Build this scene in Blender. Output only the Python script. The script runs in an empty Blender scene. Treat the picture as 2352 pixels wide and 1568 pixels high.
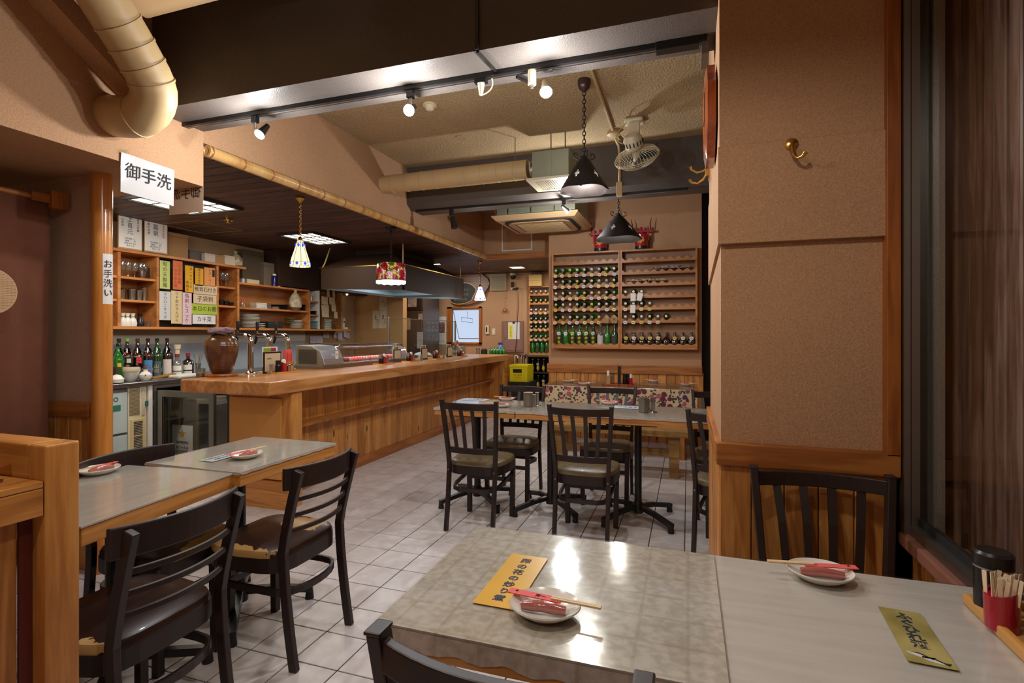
import bpy, bmesh, math, random
from mathutils import Vector, Matrix
random.seed(7)
SC = bpy.context.scene
COL = SC.collection
# ------------------------------------------------------------------ camera, world, exposure
FPX, CX, CY, EYE = 1210.0, 1176.0, 766.0, 1.235       # focal length in px of a 2352 px frame, horizon row, eye height
YAW = math.atan(404 / 1210.0)
cs, sn = math.cos(YAW), math.sin(YAW)
cam_d = bpy.data.cameras.new('camera')
cam = bpy.data.objects.new('camera', cam_d); COL.objects.link(cam)
cam_d.sensor_width = 36.0
cam_d.lens = 36.0 * FPX / 2352.0
cam_d.shift_y = -(784 - CY) / 2352.0
cam_d.clip_start = 0.02
cam.location = (0, 0, EYE)
cam.rotation_euler = (math.pi / 2, 0, YAW)
SC.camera = cam
SC.view_settings.view_transform = 'Standard'
SC.view_settings.look = 'None'
SC.view_settings.exposure = 0.2
SC.view_settings.gamma = 1.0
SC.view_settings.use_curve_mapping = False
SC.cycles.use_denoising = True
SC.cycles.max_bounces = 7
SC.cycles.diffuse_bounces = 4
SC.cycles.glossy_bounces = 4
SC.cycles.transmission_bounces = 7
SC.cycles.transparent_max_bounces = 12
SC.cycles.caustics_reflective = False
SC.cycles.caustics_refractive = False
SC.cycles.sample_clamp_indirect = 4.0
W = bpy.data.worlds.new('world'); SC.world = W; W.use_nodes = True
W.node_tree.nodes['Background'].inputs[0].default_value = (0.9, 0.75, 0.6, 1)
W.node_tree.nodes['Background'].inputs[1].default_value = 0.12

WARM = (1.0, 0.82, 0.62); NEUT = (1.0, 0.93, 0.84); COOL = (0.95, 0.97, 1.0)
def lamp(kind, name, loc, energy, col, size=0.1, aim=None, spot=None, size_y=None, blend=0.5):
    d = bpy.data.lights.new(name, kind); d.energy = energy; d.color = col
    if kind == 'AREA':
        d.size = size
        if size_y: d.shape = 'RECTANGLE'; d.size_y = size_y
    else:
        d.shadow_soft_size = size
    if kind == 'SPOT': d.spot_size = math.radians(spot); d.spot_blend = blend
    o = bpy.data.objects.new(name, d); COL.objects.link(o); o.location = loc
    if aim: o.rotation_euler = (Vector(aim) - Vector(loc)).to_track_quat('-Z', 'Y').to_euler()
    return o
# added area lights without fixtures, brightening the kitchen; fixture lamps sit in their builders
lamp('AREA', 'fill_kitchen', (-3.9, 2.75, 2.2), 10, NEUT, 0.5, aim=(-4.3, 3.9, 0.3))
lamp('AREA', 'fill_kitchen_far', (-3.9, 7.9, 2.25), 12, NEUT, 0.5, aim=(-3.6, 8.2, 0))
lamp('AREA', 'fill_far_corner', (-2.2, 8.0, 2.25), 14, NEUT, 0.2, aim=(-2.2, 8.1, 0))

# ------------------------------------------------------------------ rays through the measured view: points on known planes
def _ray(px, py):
    r = (px - CX) / FPX; u = -(py - CY) / FPX
    return (-sn + r * cs, cs + r * sn, u)
def onZ(px, py, z=0.0):
    d = _ray(px, py); t = (z - EYE) / d[2]; return Vector((d[0] * t, d[1] * t, z))
def onX(px, py, x):
    d = _ray(px, py); t = x / d[0]; return Vector((x, d[1] * t, EYE + d[2] * t))
def onY(px, py, y):
    d = _ray(px, py); t = y / d[1]; return Vector((d[0] * t, y, EYE + d[2] * t))

# ------------------------------------------------------------------ materials
def nt(name):
    m = bpy.data.materials.new(name); m.use_nodes = True
    n = m.node_tree; b = n.nodes['Principled BSDF']
    return m, n, b
def N(n, typ, **kw):
    x = n.nodes.new(typ)
    for k, v in kw.items():
        if k in x.inputs: x.inputs[k].default_value = v
        else: setattr(x, k, v)
    return x
def c4(c): return (c[0], c[1], c[2], 1)
def srgb(r, g, b):
    f = lambda v: ((v / 255 + 0.055) / 1.055) ** 2.4 if v > 10 else v / 255 / 12.92
    return (f(r), f(g), f(b))
def bumpify(n, b, src, strength=0.2, dist=0.01):
    bp = N(n, 'ShaderNodeBump'); bp.inputs['Strength'].default_value = strength; bp.inputs['Distance'].default_value = dist
    n.links.new(src, bp.inputs['Height']); n.links.new(bp.outputs[0], b.inputs['Normal'])
def ramp(n, src, stops):
    r = N(n, 'ShaderNodeValToRGB'); e = r.color_ramp.elements
    while len(e) < len(stops): e.new(0.5)
    for k, (p, c) in enumerate(stops): e[k].position = p; e[k].color = c4(c)
    n.links.new(src, r.inputs[0]); return r
def coord(n, scale=(1, 1, 1), rand=False, kind='Object'):
    tc = N(n, 'ShaderNodeTexCoord'); mp = N(n, 'ShaderNodeMapping'); mp.inputs['Scale'].default_value = scale
    n.links.new(tc.outputs[kind], mp.inputs['Vector'])
    if rand:
        oi = N(n, 'ShaderNodeObjectInfo'); mu = N(n, 'ShaderNodeVectorMath', operation='SCALE'); mu.inputs[0].default_value = (7.3, 13.1, 5.7)
        n.links.new(oi.outputs['Random'], mu.inputs['Scale']); n.links.new(mu.outputs[0], mp.inputs['Location'])
    return mp.outputs[0]
def plain(name, c, rough=0.5, metal=0.0, var=0.0, vs=8, bump=0.0, bs=60, spec=None, coat=0.0):
    m, n, b = nt(name)
    b.inputs['Base Color'].default_value = c4(c); b.inputs['Roughness'].default_value = rough; b.inputs['Metallic'].default_value = metal
    if spec is not None: b.inputs['Specular IOR Level'].default_value = spec
    if coat: b.inputs['Coat Weight'].default_value = coat
    v = coord(n)
    if var:
        t = N(n, 'ShaderNodeTexNoise'); t.inputs['Scale'].default_value = vs; t.inputs['Detail'].default_value = 3
        n.links.new(v, t.inputs['Vector'])
        lo = tuple(x * (1 - var) for x in c); hi = tuple(min(1, x * (1 + var)) for x in c)
        r = ramp(n, t.outputs['Fac'], [(0.3, lo), (0.7, hi)]); n.links.new(r.outputs[0], b.inputs['Base Color'])
    if bump:
        t2 = N(n, 'ShaderNodeTexNoise'); t2.inputs['Scale'].default_value = bs; t2.inputs['Detail'].default_value = 3
        n.links.new(v, t2.inputs['Vector']); bumpify(n, b, t2.outputs['Fac'], bump, 0.004)
    return m
def wood(name, lo, mid, hi, axis='Z', sc=1.0, rough=0.45, knots=0.0, kcol=(0.05, 0.02, 0.01), rand=True, coat=0.0, tone=0.25, ring=0.5):
    m, n, b = nt(name)
    S = {'X': (1.1, 11, 11), 'Y': (11, 1.1, 11), 'Z': (11, 11, 1.1)}[axis]
    v = coord(n, tuple(s * sc for s in S), rand)
    t = N(n, 'ShaderNodeTexNoise'); t.inputs['Scale'].default_value = 1.0; t.inputs['Detail'].default_value = 5; t.inputs['Distortion'].default_value = 0.6
    n.links.new(v, t.inputs['Vector'])
    f = N(n, 'ShaderNodeTexNoise'); f.inputs['Scale'].default_value = 6.0; f.inputs['Detail'].default_value = 3
    n.links.new(v, f.inputs['Vector'])
    # growth rings: sine of the distorted noise
    mm = N(n, 'ShaderNodeMath', operation='MULTIPLY'); mm.inputs[1].default_value = 38; n.links.new(t.outputs['Fac'], mm.inputs[0])
    si = N(n, 'ShaderNodeMath', operation='SINE'); n.links.new(mm.outputs[0], si.inputs[0])
    a1 = N(n, 'ShaderNodeMath', operation='MULTIPLY_ADD'); a1.inputs[1].default_value = 0.16 * ring; n.links.new(si.outputs[0], a1.inputs[0]); n.links.new(t.outputs['Fac'], a1.inputs[2])
    a2 = N(n, 'ShaderNodeMath', operation='MULTIPLY_ADD'); a2.inputs[1].default_value = 0.35; n.links.new(f.outputs['Fac'], a2.inputs[0]); n.links.new(a1.outputs[0], a2.inputs[2])
    r = ramp(n, a2.outputs[0], [(0.42, lo), (0.66, mid), (0.92, hi)])
    out = r.outputs[0]
    oi = N(n, 'ShaderNodeObjectInfo')
    mr = N(n, 'ShaderNodeMapRange'); mr.inputs['To Min'].default_value = 1 - tone; mr.inputs['To Max'].default_value = 1 + tone * 0.6
    n.links.new(oi.outputs['Random'], mr.inputs['Value'])
    mx = N(n, 'ShaderNodeVectorMath', operation='SCALE'); n.links.new(out, mx.inputs[0]); n.links.new(mr.outputs[0], mx.inputs['Scale'])
    out = mx.outputs[0]
    if knots:
        K = {'X': (0.7, 2.0, 2.0), 'Y': (2.0, 0.7, 2.0), 'Z': (2.0, 2.0, 0.7)}[axis]
        v2 = coord(n, tuple(s * 2.2 * sc for s in K), rand)
        vo = N(n, 'ShaderNodeTexVoronoi'); vo.inputs['Scale'].default_value = 1.6; n.links.new(v2, vo.inputs['Vector'])
        kr = ramp(n, vo.outputs['Distance'], [(knots * 0.55, (1, 1, 1)), (knots, (0, 0, 0))])
        mk_ = N(n, 'ShaderNodeMix', data_type='RGBA'); n.links.new(kr.outputs[0], mk_.inputs[0]); n.links.new(out, mk_.inputs[6]); mk_.inputs[7].default_value = c4(kcol)
        out = mk_.outputs[2]
    n.links.new(out, b.inputs['Base Color'])
    b.inputs['Roughness'].default_value = rough
    if coat: b.inputs['Coat Weight'].default_value = coat; b.inputs['Coat Roughness'].default_value = 0.15
    bumpify(n, b, a2.outputs[0], 0.12, 0.003)
    return m
def wallpaper(name, c, rough=0.85, bump=0.5, var=0.16):
    m, n, b = nt(name)
    v = coord(n)
    t = N(n, 'ShaderNodeTexNoise'); t.inputs['Scale'].default_value = 190 if bump < 1 else 75; t.inputs['Detail'].default_value = 2; n.links.new(v, t.inputs['Vector'])
    t2 = N(n, 'ShaderNodeTexNoise'); t2.inputs['Scale'].default_value = 1.3; t2.inputs['Detail'].default_value = 4; n.links.new(v, t2.inputs['Vector'])
    ad = N(n, 'ShaderNodeMath', operation='MULTIPLY_ADD'); ad.inputs[1].default_value = 0.5; n.links.new(t2.outputs['Fac'], ad.inputs[0]); n.links.new(t.outputs['Fac'], ad.inputs[2])
    r = ramp(n, ad.outputs[0], [(0.55, tuple(x * (1 - var) for x in c)), (0.95, tuple(x * (1 + var) for x in c))])
    n.links.new(r.outputs[0], b.inputs['Base Color']); b.inputs['Roughness'].default_value = rough
    b.inputs['Specular IOR Level'].default_value = 0.25
    bumpify(n, b, t.outputs['Fac'], bump, 0.003 if bump < 1 else 0.012)
    return m
def glass(name, c=(1, 1, 1), rough=0.02, alpha=0.25, ior=1.45, body=0.0, bc=None):
    """coloured see-through glass: transparent tint mixed with gloss, cheap and without caustics"""
    m = bpy.data.materials.new(name); m.use_nodes = True; n = m.node_tree; n.nodes.remove(n.nodes['Principled BSDF'])
    o = n.nodes['Material Output']
    tr = N(n, 'ShaderNodeBsdfTransparent'); tr.inputs[0].default_value = c4(c)
    gl = N(n, 'ShaderNodeBsdfGlossy'); gl.inputs['Roughness'].default_value = rough
    fr = N(n, 'ShaderNodeFresnel'); fr.inputs[0].default_value = ior
    a = N(n, 'ShaderNodeMath', operation='MAXIMUM'); a.inputs[1].default_value = alpha * 0.15; n.links.new(fr.outputs[0], a.inputs[0])
    ge = N(n, 'ShaderNodeNewGeometry'); inv = N(n, 'ShaderNodeMath', operation='SUBTRACT'); inv.inputs[0].default_value = 1; n.links.new(ge.outputs['Backfacing'], inv.inputs[1])
    a0 = a; a = N(n, 'ShaderNodeMath', operation='MULTIPLY'); n.links.new(a0.outputs[0], a.inputs[0]); n.links.new(inv.outputs[0], a.inputs[1])
    mx = N(n, 'ShaderNodeMixShader'); n.links.new(a.outputs[0], mx.inputs[0]); n.links.new(tr.outputs[0], mx.inputs[1]); n.links.new(gl.outputs[0], mx.inputs[2])
    if body:   # thick coloured glass: part of the light is scattered by the filled bottle
        df = N(n, 'ShaderNodeBsdfDiffuse'); df.inputs[0].default_value = c4(bc or c); m0 = N(n, 'ShaderNodeMixShader'); m0.inputs[0].default_value = body
        n.links.new(tr.outputs[0], m0.inputs[1]); n.links.new(df.outputs[0], m0.inputs[2]); n.links.new(m0.outputs[0], mx.inputs[1])
    n.links.new(mx.outputs[0], o.inputs[0])
    return m
def emit(name, c, s):
    m = bpy.data.materials.new(name); m.use_nodes = True; n = m.node_tree; n.nodes.remove(n.nodes['Principled BSDF'])
    e = N(n, 'ShaderNodeEmission'); e.inputs[0].default_value = c4(c); e.inputs[1].default_value = s
    n.links.new(e.outputs[0], n.nodes['Material Output'].inputs[0]); return m

M = {}
M['paper_wall'] = wallpaper('wallpaper_beige', srgb(184, 143, 107))
M['paper_wall_dim'] = wallpaper('wallpaper_kitchen', srgb(176, 142, 106), rough=0.7)
M['ceil'] = wallpaper('ceiling_rough_plaster', srgb(176, 150, 112), bump=1.0, var=0.2)
M['beam'] = wallpaper('beam_dark_grey', srgb(92, 84, 78), rough=0.4, bump=0.6, var=0.12)
M['grout'] = plain('grout_dark', srgb(36, 32, 34), 0.9)
def tile_mat():
    m, n, b = nt('floor_tile_offwhite'); v = coord(n, rand=True)
    t = N(n, 'ShaderNodeTexNoise'); t.inputs['Scale'].default_value = 9; t.inputs['Detail'].default_value = 5; t.inputs['Distortion'].default_value = 0.6; n.links.new(v, t.inputs['Vector'])
    r = ramp(n, t.outputs['Fac'], [(0.3, srgb(190, 182, 180)), (0.7, srgb(217, 212, 212))]); n.links.new(r.outputs[0], b.inputs['Base Color'])
    b.inputs['Roughness'].default_value = 0.34
    t2 = N(n, 'ShaderNodeTexNoise'); t2.inputs['Scale'].default_value = 40; n.links.new(v, t2.inputs['Vector']); bumpify(n, b, t2.outputs['Fac'], 0.06, 0.002)
    return m
M['tile'] = tile_mat()
PINE = (srgb(148, 90, 38), srgb(190, 126, 60), srgb(214, 154, 84))
M['plank'] = wood('pine_plank', *PINE, axis='Z', knots=0.10, kcol=srgb(86, 40, 16), rough=0.42, tone=0.18)
M['pine_y'] = wood('pine_along_counter', *PINE, axis='Y', rough=0.4, knots=0.05, kcol=srgb(86, 40, 16), tone=0.05)
M['pine_x'] = wood('pine_crosswise', *PINE, axis='X', rough=0.4, tone=0.08)
M['pine_z'] = wood('pine_upright', *PINE, axis='Z', rough=0.38, tone=0.06, coat=0.15)
M['slab'] = wood('counter_slab', srgb(150, 92, 44), srgb(196, 134, 74), srgb(216, 162, 104), axis='Y', sc=0.6, rough=0.32, tone=0.0, coat=0.25, knots=0.05, kcol=srgb(90, 44, 18))
M['post'] = wood('polished_log', srgb(165, 92, 32), srgb(200, 126, 54), srgb(220, 150, 76), axis='Z', sc=0.7, rough=0.2, tone=0.0, coat=0.6, ring=0.2)
M['ply'] = plain('plywood_pale', srgb(206, 150, 78), 0.4, var=0.05, vs=3)
M['darkceil'] = wood('dark_ceiling_board', srgb(44, 26, 20), srgb(78, 48, 36), srgb(104, 68, 52), axis='X', rough=0.5, tone=0.3)
M['trim'] = wood('amber_trim', srgb(130, 72, 28), srgb(168, 102, 44), srgb(190, 124, 60), axis='X', rough=0.4, tone=0.08)
M['trim_y'] = wood('amber_trim_lengthwise', srgb(130, 72, 28), srgb(168, 102, 44), srgb(190, 124, 60), axis='Y', rough=0.4, tone=0.08)
M['trim_z'] = wood('amber_trim_upright', srgb(120, 60, 22), srgb(156, 88, 34), srgb(176, 106, 46), axis='Z', rough=0.4, tone=0.08)
M['shelf'] = wood('shelf_wood', srgb(150, 88, 40), srgb(190, 120, 60), srgb(210, 142, 78), axis='Y', rough=0.4, tone=0.08, ring=0.3)
M['rack_back'] = plain('rack_back_panel', srgb(150, 112, 80), 0.6, var=0.12, vs=6)
M['rack'] = wood('rack_wood', srgb(140, 86, 40), srgb(178, 116, 58), srgb(198, 138, 78), axis='X', rough=0.42, tone=0.05, ring=0.3)
M['chair'] = plain('chair_dark_stain', srgb(38, 24, 21), 0.42, var=0.2, vs=14)
M['black'] = plain('black_enamel', srgb(24, 22, 22), 0.32)
M['blackmatte'] = plain('black_matte', srgb(30, 28, 28), 0.7)
M['steel'] = plain('stainless_steel', srgb(190, 190, 188), 0.24, metal=1.0)
M['steel_dull'] = plain('brushed_steel', srgb(150, 145, 138), 0.42, metal=1.0)
M['chrome'] = plain('chrome', srgb(225, 225, 225), 0.08, metal=1.0)
M['brass'] = plain('brass', srgb(200, 158, 84), 0.22, metal=1.0)
M['white'] = plain('white_ceramic', srgb(226, 222, 212), 0.22)
M['whitepaper'] = plain('white_paper', srgb(226, 222, 216), 0.75)
M['cream'] = plain('cream_plastic', srgb(214, 200, 168), 0.45)
M['ink'] = plain('ink_black', srgb(26, 24, 26), 0.7)
M['pink'] = plain('salmon_sleeve', srgb(228, 98, 92), 0.7)
M['chop'] = plain('chopstick_wood', srgb(226, 196, 150), 0.6)
M['wet'] = plain('wet_towel_wrap', srgb(172, 98, 90), 0.15, coat=0.8, bump=0.6, bs=40)
M['bamboo'] = wood('bamboo_skin', srgb(178, 128, 66), srgb(206, 158, 92), srgb(220, 180, 118), axis='Y', rough=0.3, tone=0.04, ring=0.1)
M['bamboo_node'] = plain('bamboo_node', srgb(150, 92, 48), 0.4)
M['duct'] = plain('duct_wrap_cream', srgb(192, 162, 116), 0.5, var=0.07, vs=5, bump=0.15, bs=20)
M['galv'] = plain('galvanised_green_grey', srgb(142, 142, 118), 0.5, metal=0.3, var=0.08, vs=4)
M['acplastic'] = plain('ac_cream_plastic', srgb(186, 152, 110), 0.45)
M['glass'] = glass('clear_glass', (0.93, 0.95, 0.94))
M['glass_green'] = glass('bottle_green', (0.10, 0.55, 0.14), alpha=1.2, body=0.45, bc=(0.01, 0.32, 0.03))
M['glass_dgreen'] = glass('bottle_dark_green', (0.16, 0.36, 0.16), alpha=1.2, body=0.45, bc=(0.015, 0.10, 0.02))
M['glass_brown'] = glass('bottle_brown', (0.30, 0.12, 0.04), alpha=1.6)
M['glass_clear'] = glass('bottle_clear', (0.78, 0.80, 0.76), alpha=1.2, body=0.15, bc=(0.4, 0.4, 0.36))
M['red'] = plain('red_lacquer', srgb(168, 22, 44), 0.25, coat=0.4)
M['soy'] = plain('soy_dark', srgb(30, 18, 14), 0.15)
M['yellow'] = plain('yellow_plastic', srgb(236, 222, 20), 0.4)

# ------------------------------------------------------------------ geometry helpers
def bx(bm, x0, x1, y0, y1, z0, z1, mi=0):
    if x0 > x1: x0, x1 = x1, x0
    if y0 > y1: y0, y1 = y1, y0
    if z0 > z1: z0, z1 = z1, z0
    v = [bm.verts.new(p) for p in ((x0, y0, z0), (x1, y0, z0), (x1, y1, z0), (x0, y1, z0), (x0, y0, z1), (x1, y0, z1), (x1, y1, z1), (x0, y1, z1))]
    for q in ((0, 3, 2, 1), (4, 5, 6, 7), (0, 1, 5, 4), (1, 2, 6, 5), (2, 3, 7, 6), (3, 0, 4, 7)):
        f = bm.faces.new([v[i] for i in q]); f.material_index = mi
    return v
def box(*a, bev=0.0, seg=2):
    bm = bmesh.new(); bx(bm, *a)
    if bev: bmesh.ops.bevel(bm, geom=bm.edges[:], offset=bev, segments=seg, affect='EDGES', profile=0.6)
    return bm
def boxes(lst, bev=0.0):
    bm = bmesh.new()
    for a in lst: bx(bm, *a)
    if bev: bmesh.ops.bevel(bm, geom=bm.edges[:], offset=bev, segments=1, affect='EDGES')
    return bm
def lathe(prof, seg=20, bm=None, c=(0, 0, 0), close=False):
    bm = bm or bmesh.new(); rings = []
    for r, z in prof:
        if r < 1e-5: rings.append([bm.verts.new((c[0], c[1], c[2] + z))])
        else: rings.append([bm.verts.new((c[0] + r * math.cos(2 * math.pi * k / seg), c[1] + r * math.sin(2 * math.pi * k / seg), c[2] + z)) for k in range(seg)])
    for a, b in zip(rings, rings[1:]):
        for k in range(seg):
            k2 = (k + 1) % seg
            if len(a) == 1 and len(b) == 1: continue
            if len(a) == 1: bm.faces.new((a[0], b[k2], b[k]))
            elif len(b) == 1: bm.faces.new((a[k], a[k2], b[0]))
            else: bm.faces.new((a[k], a[k2], b[k2], b[k]))
    return bm
def cyl(r, z0, z1, seg=16, bm=None, c=(0, 0, 0)):
    return lathe([(0, z0), (r, z0), (r, z1), (0, z1)], seg, bm, c)
def tube(pts, r, seg=8, bm=None, cap=True, flat=None):
    """sweep along points; r number or list; flat=(a,b) gives an elliptical/rect section"""
    bm = bm or bmesh.new(); pts = [Vector(p) for p in pts]; n = len(pts); rings = []
    up = None
    for i, p in enumerate(pts):
        t = (pts[min(i + 1, n - 1)] - pts[max(i - 1, 0)]).normalized()
        if up is None:
            up = Vector((0, 0, 1)) if abs(t.z) < 0.9 else Vector((0, 1, 0))
        s = t.cross(up).normalized(); u = s.cross(t).normalized(); up = u
        rr = r[i] if isinstance(r, (list, tuple)) else r
        ring = []
        for k in range(seg):
            a = 2 * math.pi * (k + 0.5) / seg
            if flat:
                q = math.sqrt(2) if seg == 4 else 1
                ring.append(bm.verts.new(p + s * (flat[0] * q * math.cos(a)) + u * (flat[1] * q * math.sin(a))))
            else: ring.append(bm.verts.new(p + s * (rr * math.cos(a)) + u * (rr * math.sin(a))))
        rings.append(ring)
    for a, b in zip(rings, rings[1:]):
        for k in range(seg): bm.faces.new((a[k], a[(k + 1) % seg], b[(k + 1) % seg], b[k]))
    if cap:
        bm.faces.new(rings[0][::-1]); bm.faces.new(rings[-1])
    return bm
def prism(poly, d0, d1, plane='XY', bm=None):
    """extrude polygon; plane XY -> along z, XZ -> along y, YZ -> along x"""
    bm = bm or bmesh.new()
    f = {'XY': lambda p, d: (p[0], p[1], d), 'XZ': lambda p, d: (p[0], d, p[1]), 'YZ': lambda p, d: (d, p[0], p[1])}[plane]
    a = [bm.verts.new(f(p, d0)) for p in poly]; b = [bm.verts.new(f(p, d1)) for p in poly]; n = len(poly)
    bm.faces.new(a[::-1]); bm.faces.new(b)
    for k in range(n): bm.faces.new((a[k], a[(k + 1) % n], b[(k + 1) % n], b[k]))
    return bm
def arcp(p0, p1, p2, n=10):
    """quadratic bezier points"""
    p0, p1, p2 = Vector(p0), Vector(p1), Vector(p2)
    return [(1 - t) ** 2 * p0 + 2 * t * (1 - t) * p1 + t * t * p2 for t in (k / n for k in range(n + 1))]
def mesh_of(name, bm, mats, smooth=False):
    bmesh.ops.recalc_face_normals(bm, faces=bm.faces[:])
    me = bpy.data.meshes.new(name); bm.to_mesh(me); bm.free()
    for m in (mats if isinstance(mats, (list, tuple)) else [mats]): me.materials.append(M[m] if isinstance(m, str) else m)
    if smooth:
        for p in me.polygons: p.use_smooth = True
        try: me.set_sharp_from_angle(angle=math.radians(38))
        except Exception: pass
    return me
def obj(name, data, mat=None, parent=None, smooth=False, loc=None, rot=None, label=None, bev=0):
    me = mesh_of(name, data, mat, smooth) if isinstance(data, bmesh.types.BMesh) else data
    o = bpy.data.objects.new(name, me); COL.objects.link(o)
    if parent is not None: o.parent = parent
    if loc is not None: o.location = loc
    if rot is not None: o.rotation_euler = rot
    if label: o['label'] = label
    if bev:
        mod = o.modifiers.new('bevel', 'BEVEL'); mod.width = bev; mod.segments = 2; mod.limit_method = 'ANGLE'; mod.angle_limit = math.radians(40)
    return o
def thing(name, label, cat, loc=(0, 0, 0), rotz=0.0, group=None):
    o = bpy.data.objects.new(name, None); COL.objects.link(o); o.location = loc; o.rotation_euler = (0, 0, rotz)
    o.empty_display_size = 0.05
    return tag(o, label, cat, group)
def tag(o, label, cat, group=None):
    o['label'] = label; o['category'] = cat
    if group: o['group'] = group
    return o
def struct(name, data, mat, parent=None, smooth=False, **kw):
    o = obj(name, data, mat, parent, smooth, **kw)
    if parent is None: o['kind'] = 'structure'
    return o
def dup(root, loc=None, rotz=None, label=None, group=None, parent=None):
    r = root.copy(); COL.objects.link(r)
    if parent is not None: r.parent = parent
    if loc is not None: r.location = loc
    if rotz is not None: r.rotation_euler = (0, 0, rotz)
    if label: r['label'] = label
    if group: r['group'] = group
    for ch in list(root.children):
        c = ch.copy(); COL.objects.link(c); c.parent = r
        for g in list(ch.children):
            d = g.copy(); COL.objects.link(d); d.parent = c
    return r
_tcache = {}
def text_mesh(s, size, mat, vertical=False, spacing=1.05, ext=0.0004, bold=0.0, italic=0.0):
    key = (s, size, str(mat), vertical, ext, bold)
    if key in _tcache: return _tcache[key]
    c = bpy.data.curves.new('txt', 'FONT'); c.body = '\n'.join(s) if vertical else s
    c.size = size; c.align_x = 'CENTER'; c.align_y = 'CENTER'; c.resolution_u = 2; c.extrude = ext; c.offset = bold; c.shear = italic
    if vertical: c.space_line = spacing
    o = bpy.data.objects.new('txt', c); COL.objects.link(o)
    bpy.context.view_layer.update()
    me = bpy.data.meshes.new_from_object(o.evaluated_get(bpy.context.evaluated_depsgraph_get()))
    bpy.data.objects.remove(o); bpy.data.curves.remove(c)
    me.materials.clear(); me.materials.append(M[mat] if isinstance(mat, str) else mat)
    _tcache[key] = me
    return me
# frames that turn local (x right, y up, z out) into a plane of the room
FACE_PX = Matrix(((0, 0, 1), (1, 0, 0), (0, 1, 0))).to_4x4()     # facing +X, text runs along +Y
FACE_NY = Matrix(((1, 0, 0), (0, 0, -1), (0, 1, 0))).to_4x4()    # facing -Y
FACE_NX = Matrix(((0, 0, -1), (-1, 0, 0), (0, 1, 0))).to_4x4()   # facing -X
def put(o, loc, face, spin=0.0):
    o.matrix_local = Matrix.Translation(Vector(loc)) @ face @ Matrix.Rotation(spin, 4, 'Z'); return o
def sheet(w, h, t=0.001, curl=0.0):
    bm = bmesh.new(); bx(bm, -w / 2, w / 2, -h / 2, h / 2, 0, t); return bm
def colmat(rgb, rough=0.7):
    k = 'c_%d_%d_%d_%d' % (*rgb, int(rough * 100))
    if k not in M: M[k] = plain('colour_%02x%02x%02x_%d' % (*rgb, int(rough * 100)), srgb(*rgb), rough)
    return k
# ================================================================== THE ROOM SHELL
BX = -2.645          # bar end post face / overhead bulkhead plane
BACKY = 6.2; FARY = 8.9; CEIL = 2.88; LOWC = 2.31; KX = -5.2; PY = 1.9
PXL = 0.106; WX = 0.66
# floor: grout slab + tiles
fl = struct('floor', box(-5.4, 1.2, -1.2, 9.1, -0.06, -0.004), 'grout')
P = 0.2006; g = 0.0048
X0 = -0.0195 * 0.895; Y0 = 2.045 * 0.895
tile_me = mesh_of('tile', box(-P / 2 + g / 2, P / 2 - g / 2, -P / 2 + g / 2, P / 2 - g / 2, -0.008, 0.0, bev=0.0015, seg=1), 'tile')
cells = []
for i in range(-26, 6):
    for j in range(-15, 36):
        x = X0 + (i + 0.5) * P; y = Y0 + (j + 0.5) * P + (0.035 if i >= 0 else 0)
        if x > 1.1 or x < -5.3 or y < -1.15 or y > 8.9: continue
        d = -x * sn + y * cs; r = x * cs + y * sn
        vis = d > 0.5 and abs(FPX * r / d) < 1230 and 1210 * EYE / d < 850 and x > -3.0 and not (x > 0.1 and y < 2.9) and y < 6.3
        cells.append((0 if vis else 1, d, x, y))
cells.sort()
rest = bmesh.new()
for k, (v, d, x, y) in enumerate(cells):
    if k < 300: obj('tile', tile_me, parent=fl, loc=(x, y, 0))
    else: bx(rest, x - P / 2 + g / 2, x + P / 2 - g / 2, y - P / 2 + g / 2, y + P / 2 - g / 2, -0.008, 0.0)
o = obj('tile_field', rest, 'tile', fl); o['kind'] = 'stuff'

# main ceiling, upper ceiling, walls behind the viewer
struct('ceiling', box(-2.75, 1.3, 2.0, 6.9, CEIL, CEIL + 0.1), 'ceil')
struct('ceiling_near', box(-5.4, 1.3, -1.3, 2.0, CEIL, CEIL + 0.1), 'paper_wall')
struct('wall_rear', box(-5.4, 1.3, -1.3, -1.2, 0, CEIL), 'paper_wall')
struct('wall_left', box(KX - 0.1, KX, -1.2, 9.1, 0, CEIL), 'paper_wall_dim')
struct('wall_right_far', box(1.2, 1.3, 2.0, 7, 0, CEIL), 'paper_wall')
# header fascia on the left with its soffit
HX = -2.9 * 0.895
struct('wall_header_left', boxes([(HX - 0.10, HX, -1.2, 2.27, 2.065, CEIL)]), 'paper_wall')
struct('ceiling_soffit_left', box(-5.2, HX - 0.1, -1.2, 2.27, 2.065, 2.12), 'paper_wall')
# overhead bulkhead above the counter
struct('wall_bulkhead', box(BX - 0.06, BX, 2.27, 6.72, 2.285, CEIL), 'paper_wall')
struct('wall_bulkhead_end', box(BX, -1.42, 6.72, 6.80, 2.31, CEIL), 'paper_wall')
struct('trim_1', box(BX, -1.42, 6.70, 6.82, 2.25, 2.31, bev=0.004), 'trim')
# dark board ceiling over the kitchen
dc = struct('ceiling_kitchen', boxes([(-5.2, BX - 0.06, 2.12, 6.8, LOWC + 0.03, LOWC + 0.08), (-5.2, -1.3, 6.8, 9.0, LOWC + 0.03, LOWC + 0.08)]), 'blackmatte')
pw = 0.118
y = 2.28; k = 0
pm = mesh_of('ceiling_plank', box(0, 2.555, 0.003, pw - 0.003, 0, 0.022), 'darkceil')
pm2 = mesh_of('ceiling_plank', box(0, 3.9, 0.003, pw - 0.003, 0, 0.022), 'darkceil')
while y < 8.85:
    obj('ceiling_plank', pm if y < 6.65 else pm2, parent=dc, loc=(-5.2, y, LOWC - 0.012 + 0.012)); y += pw
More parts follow.
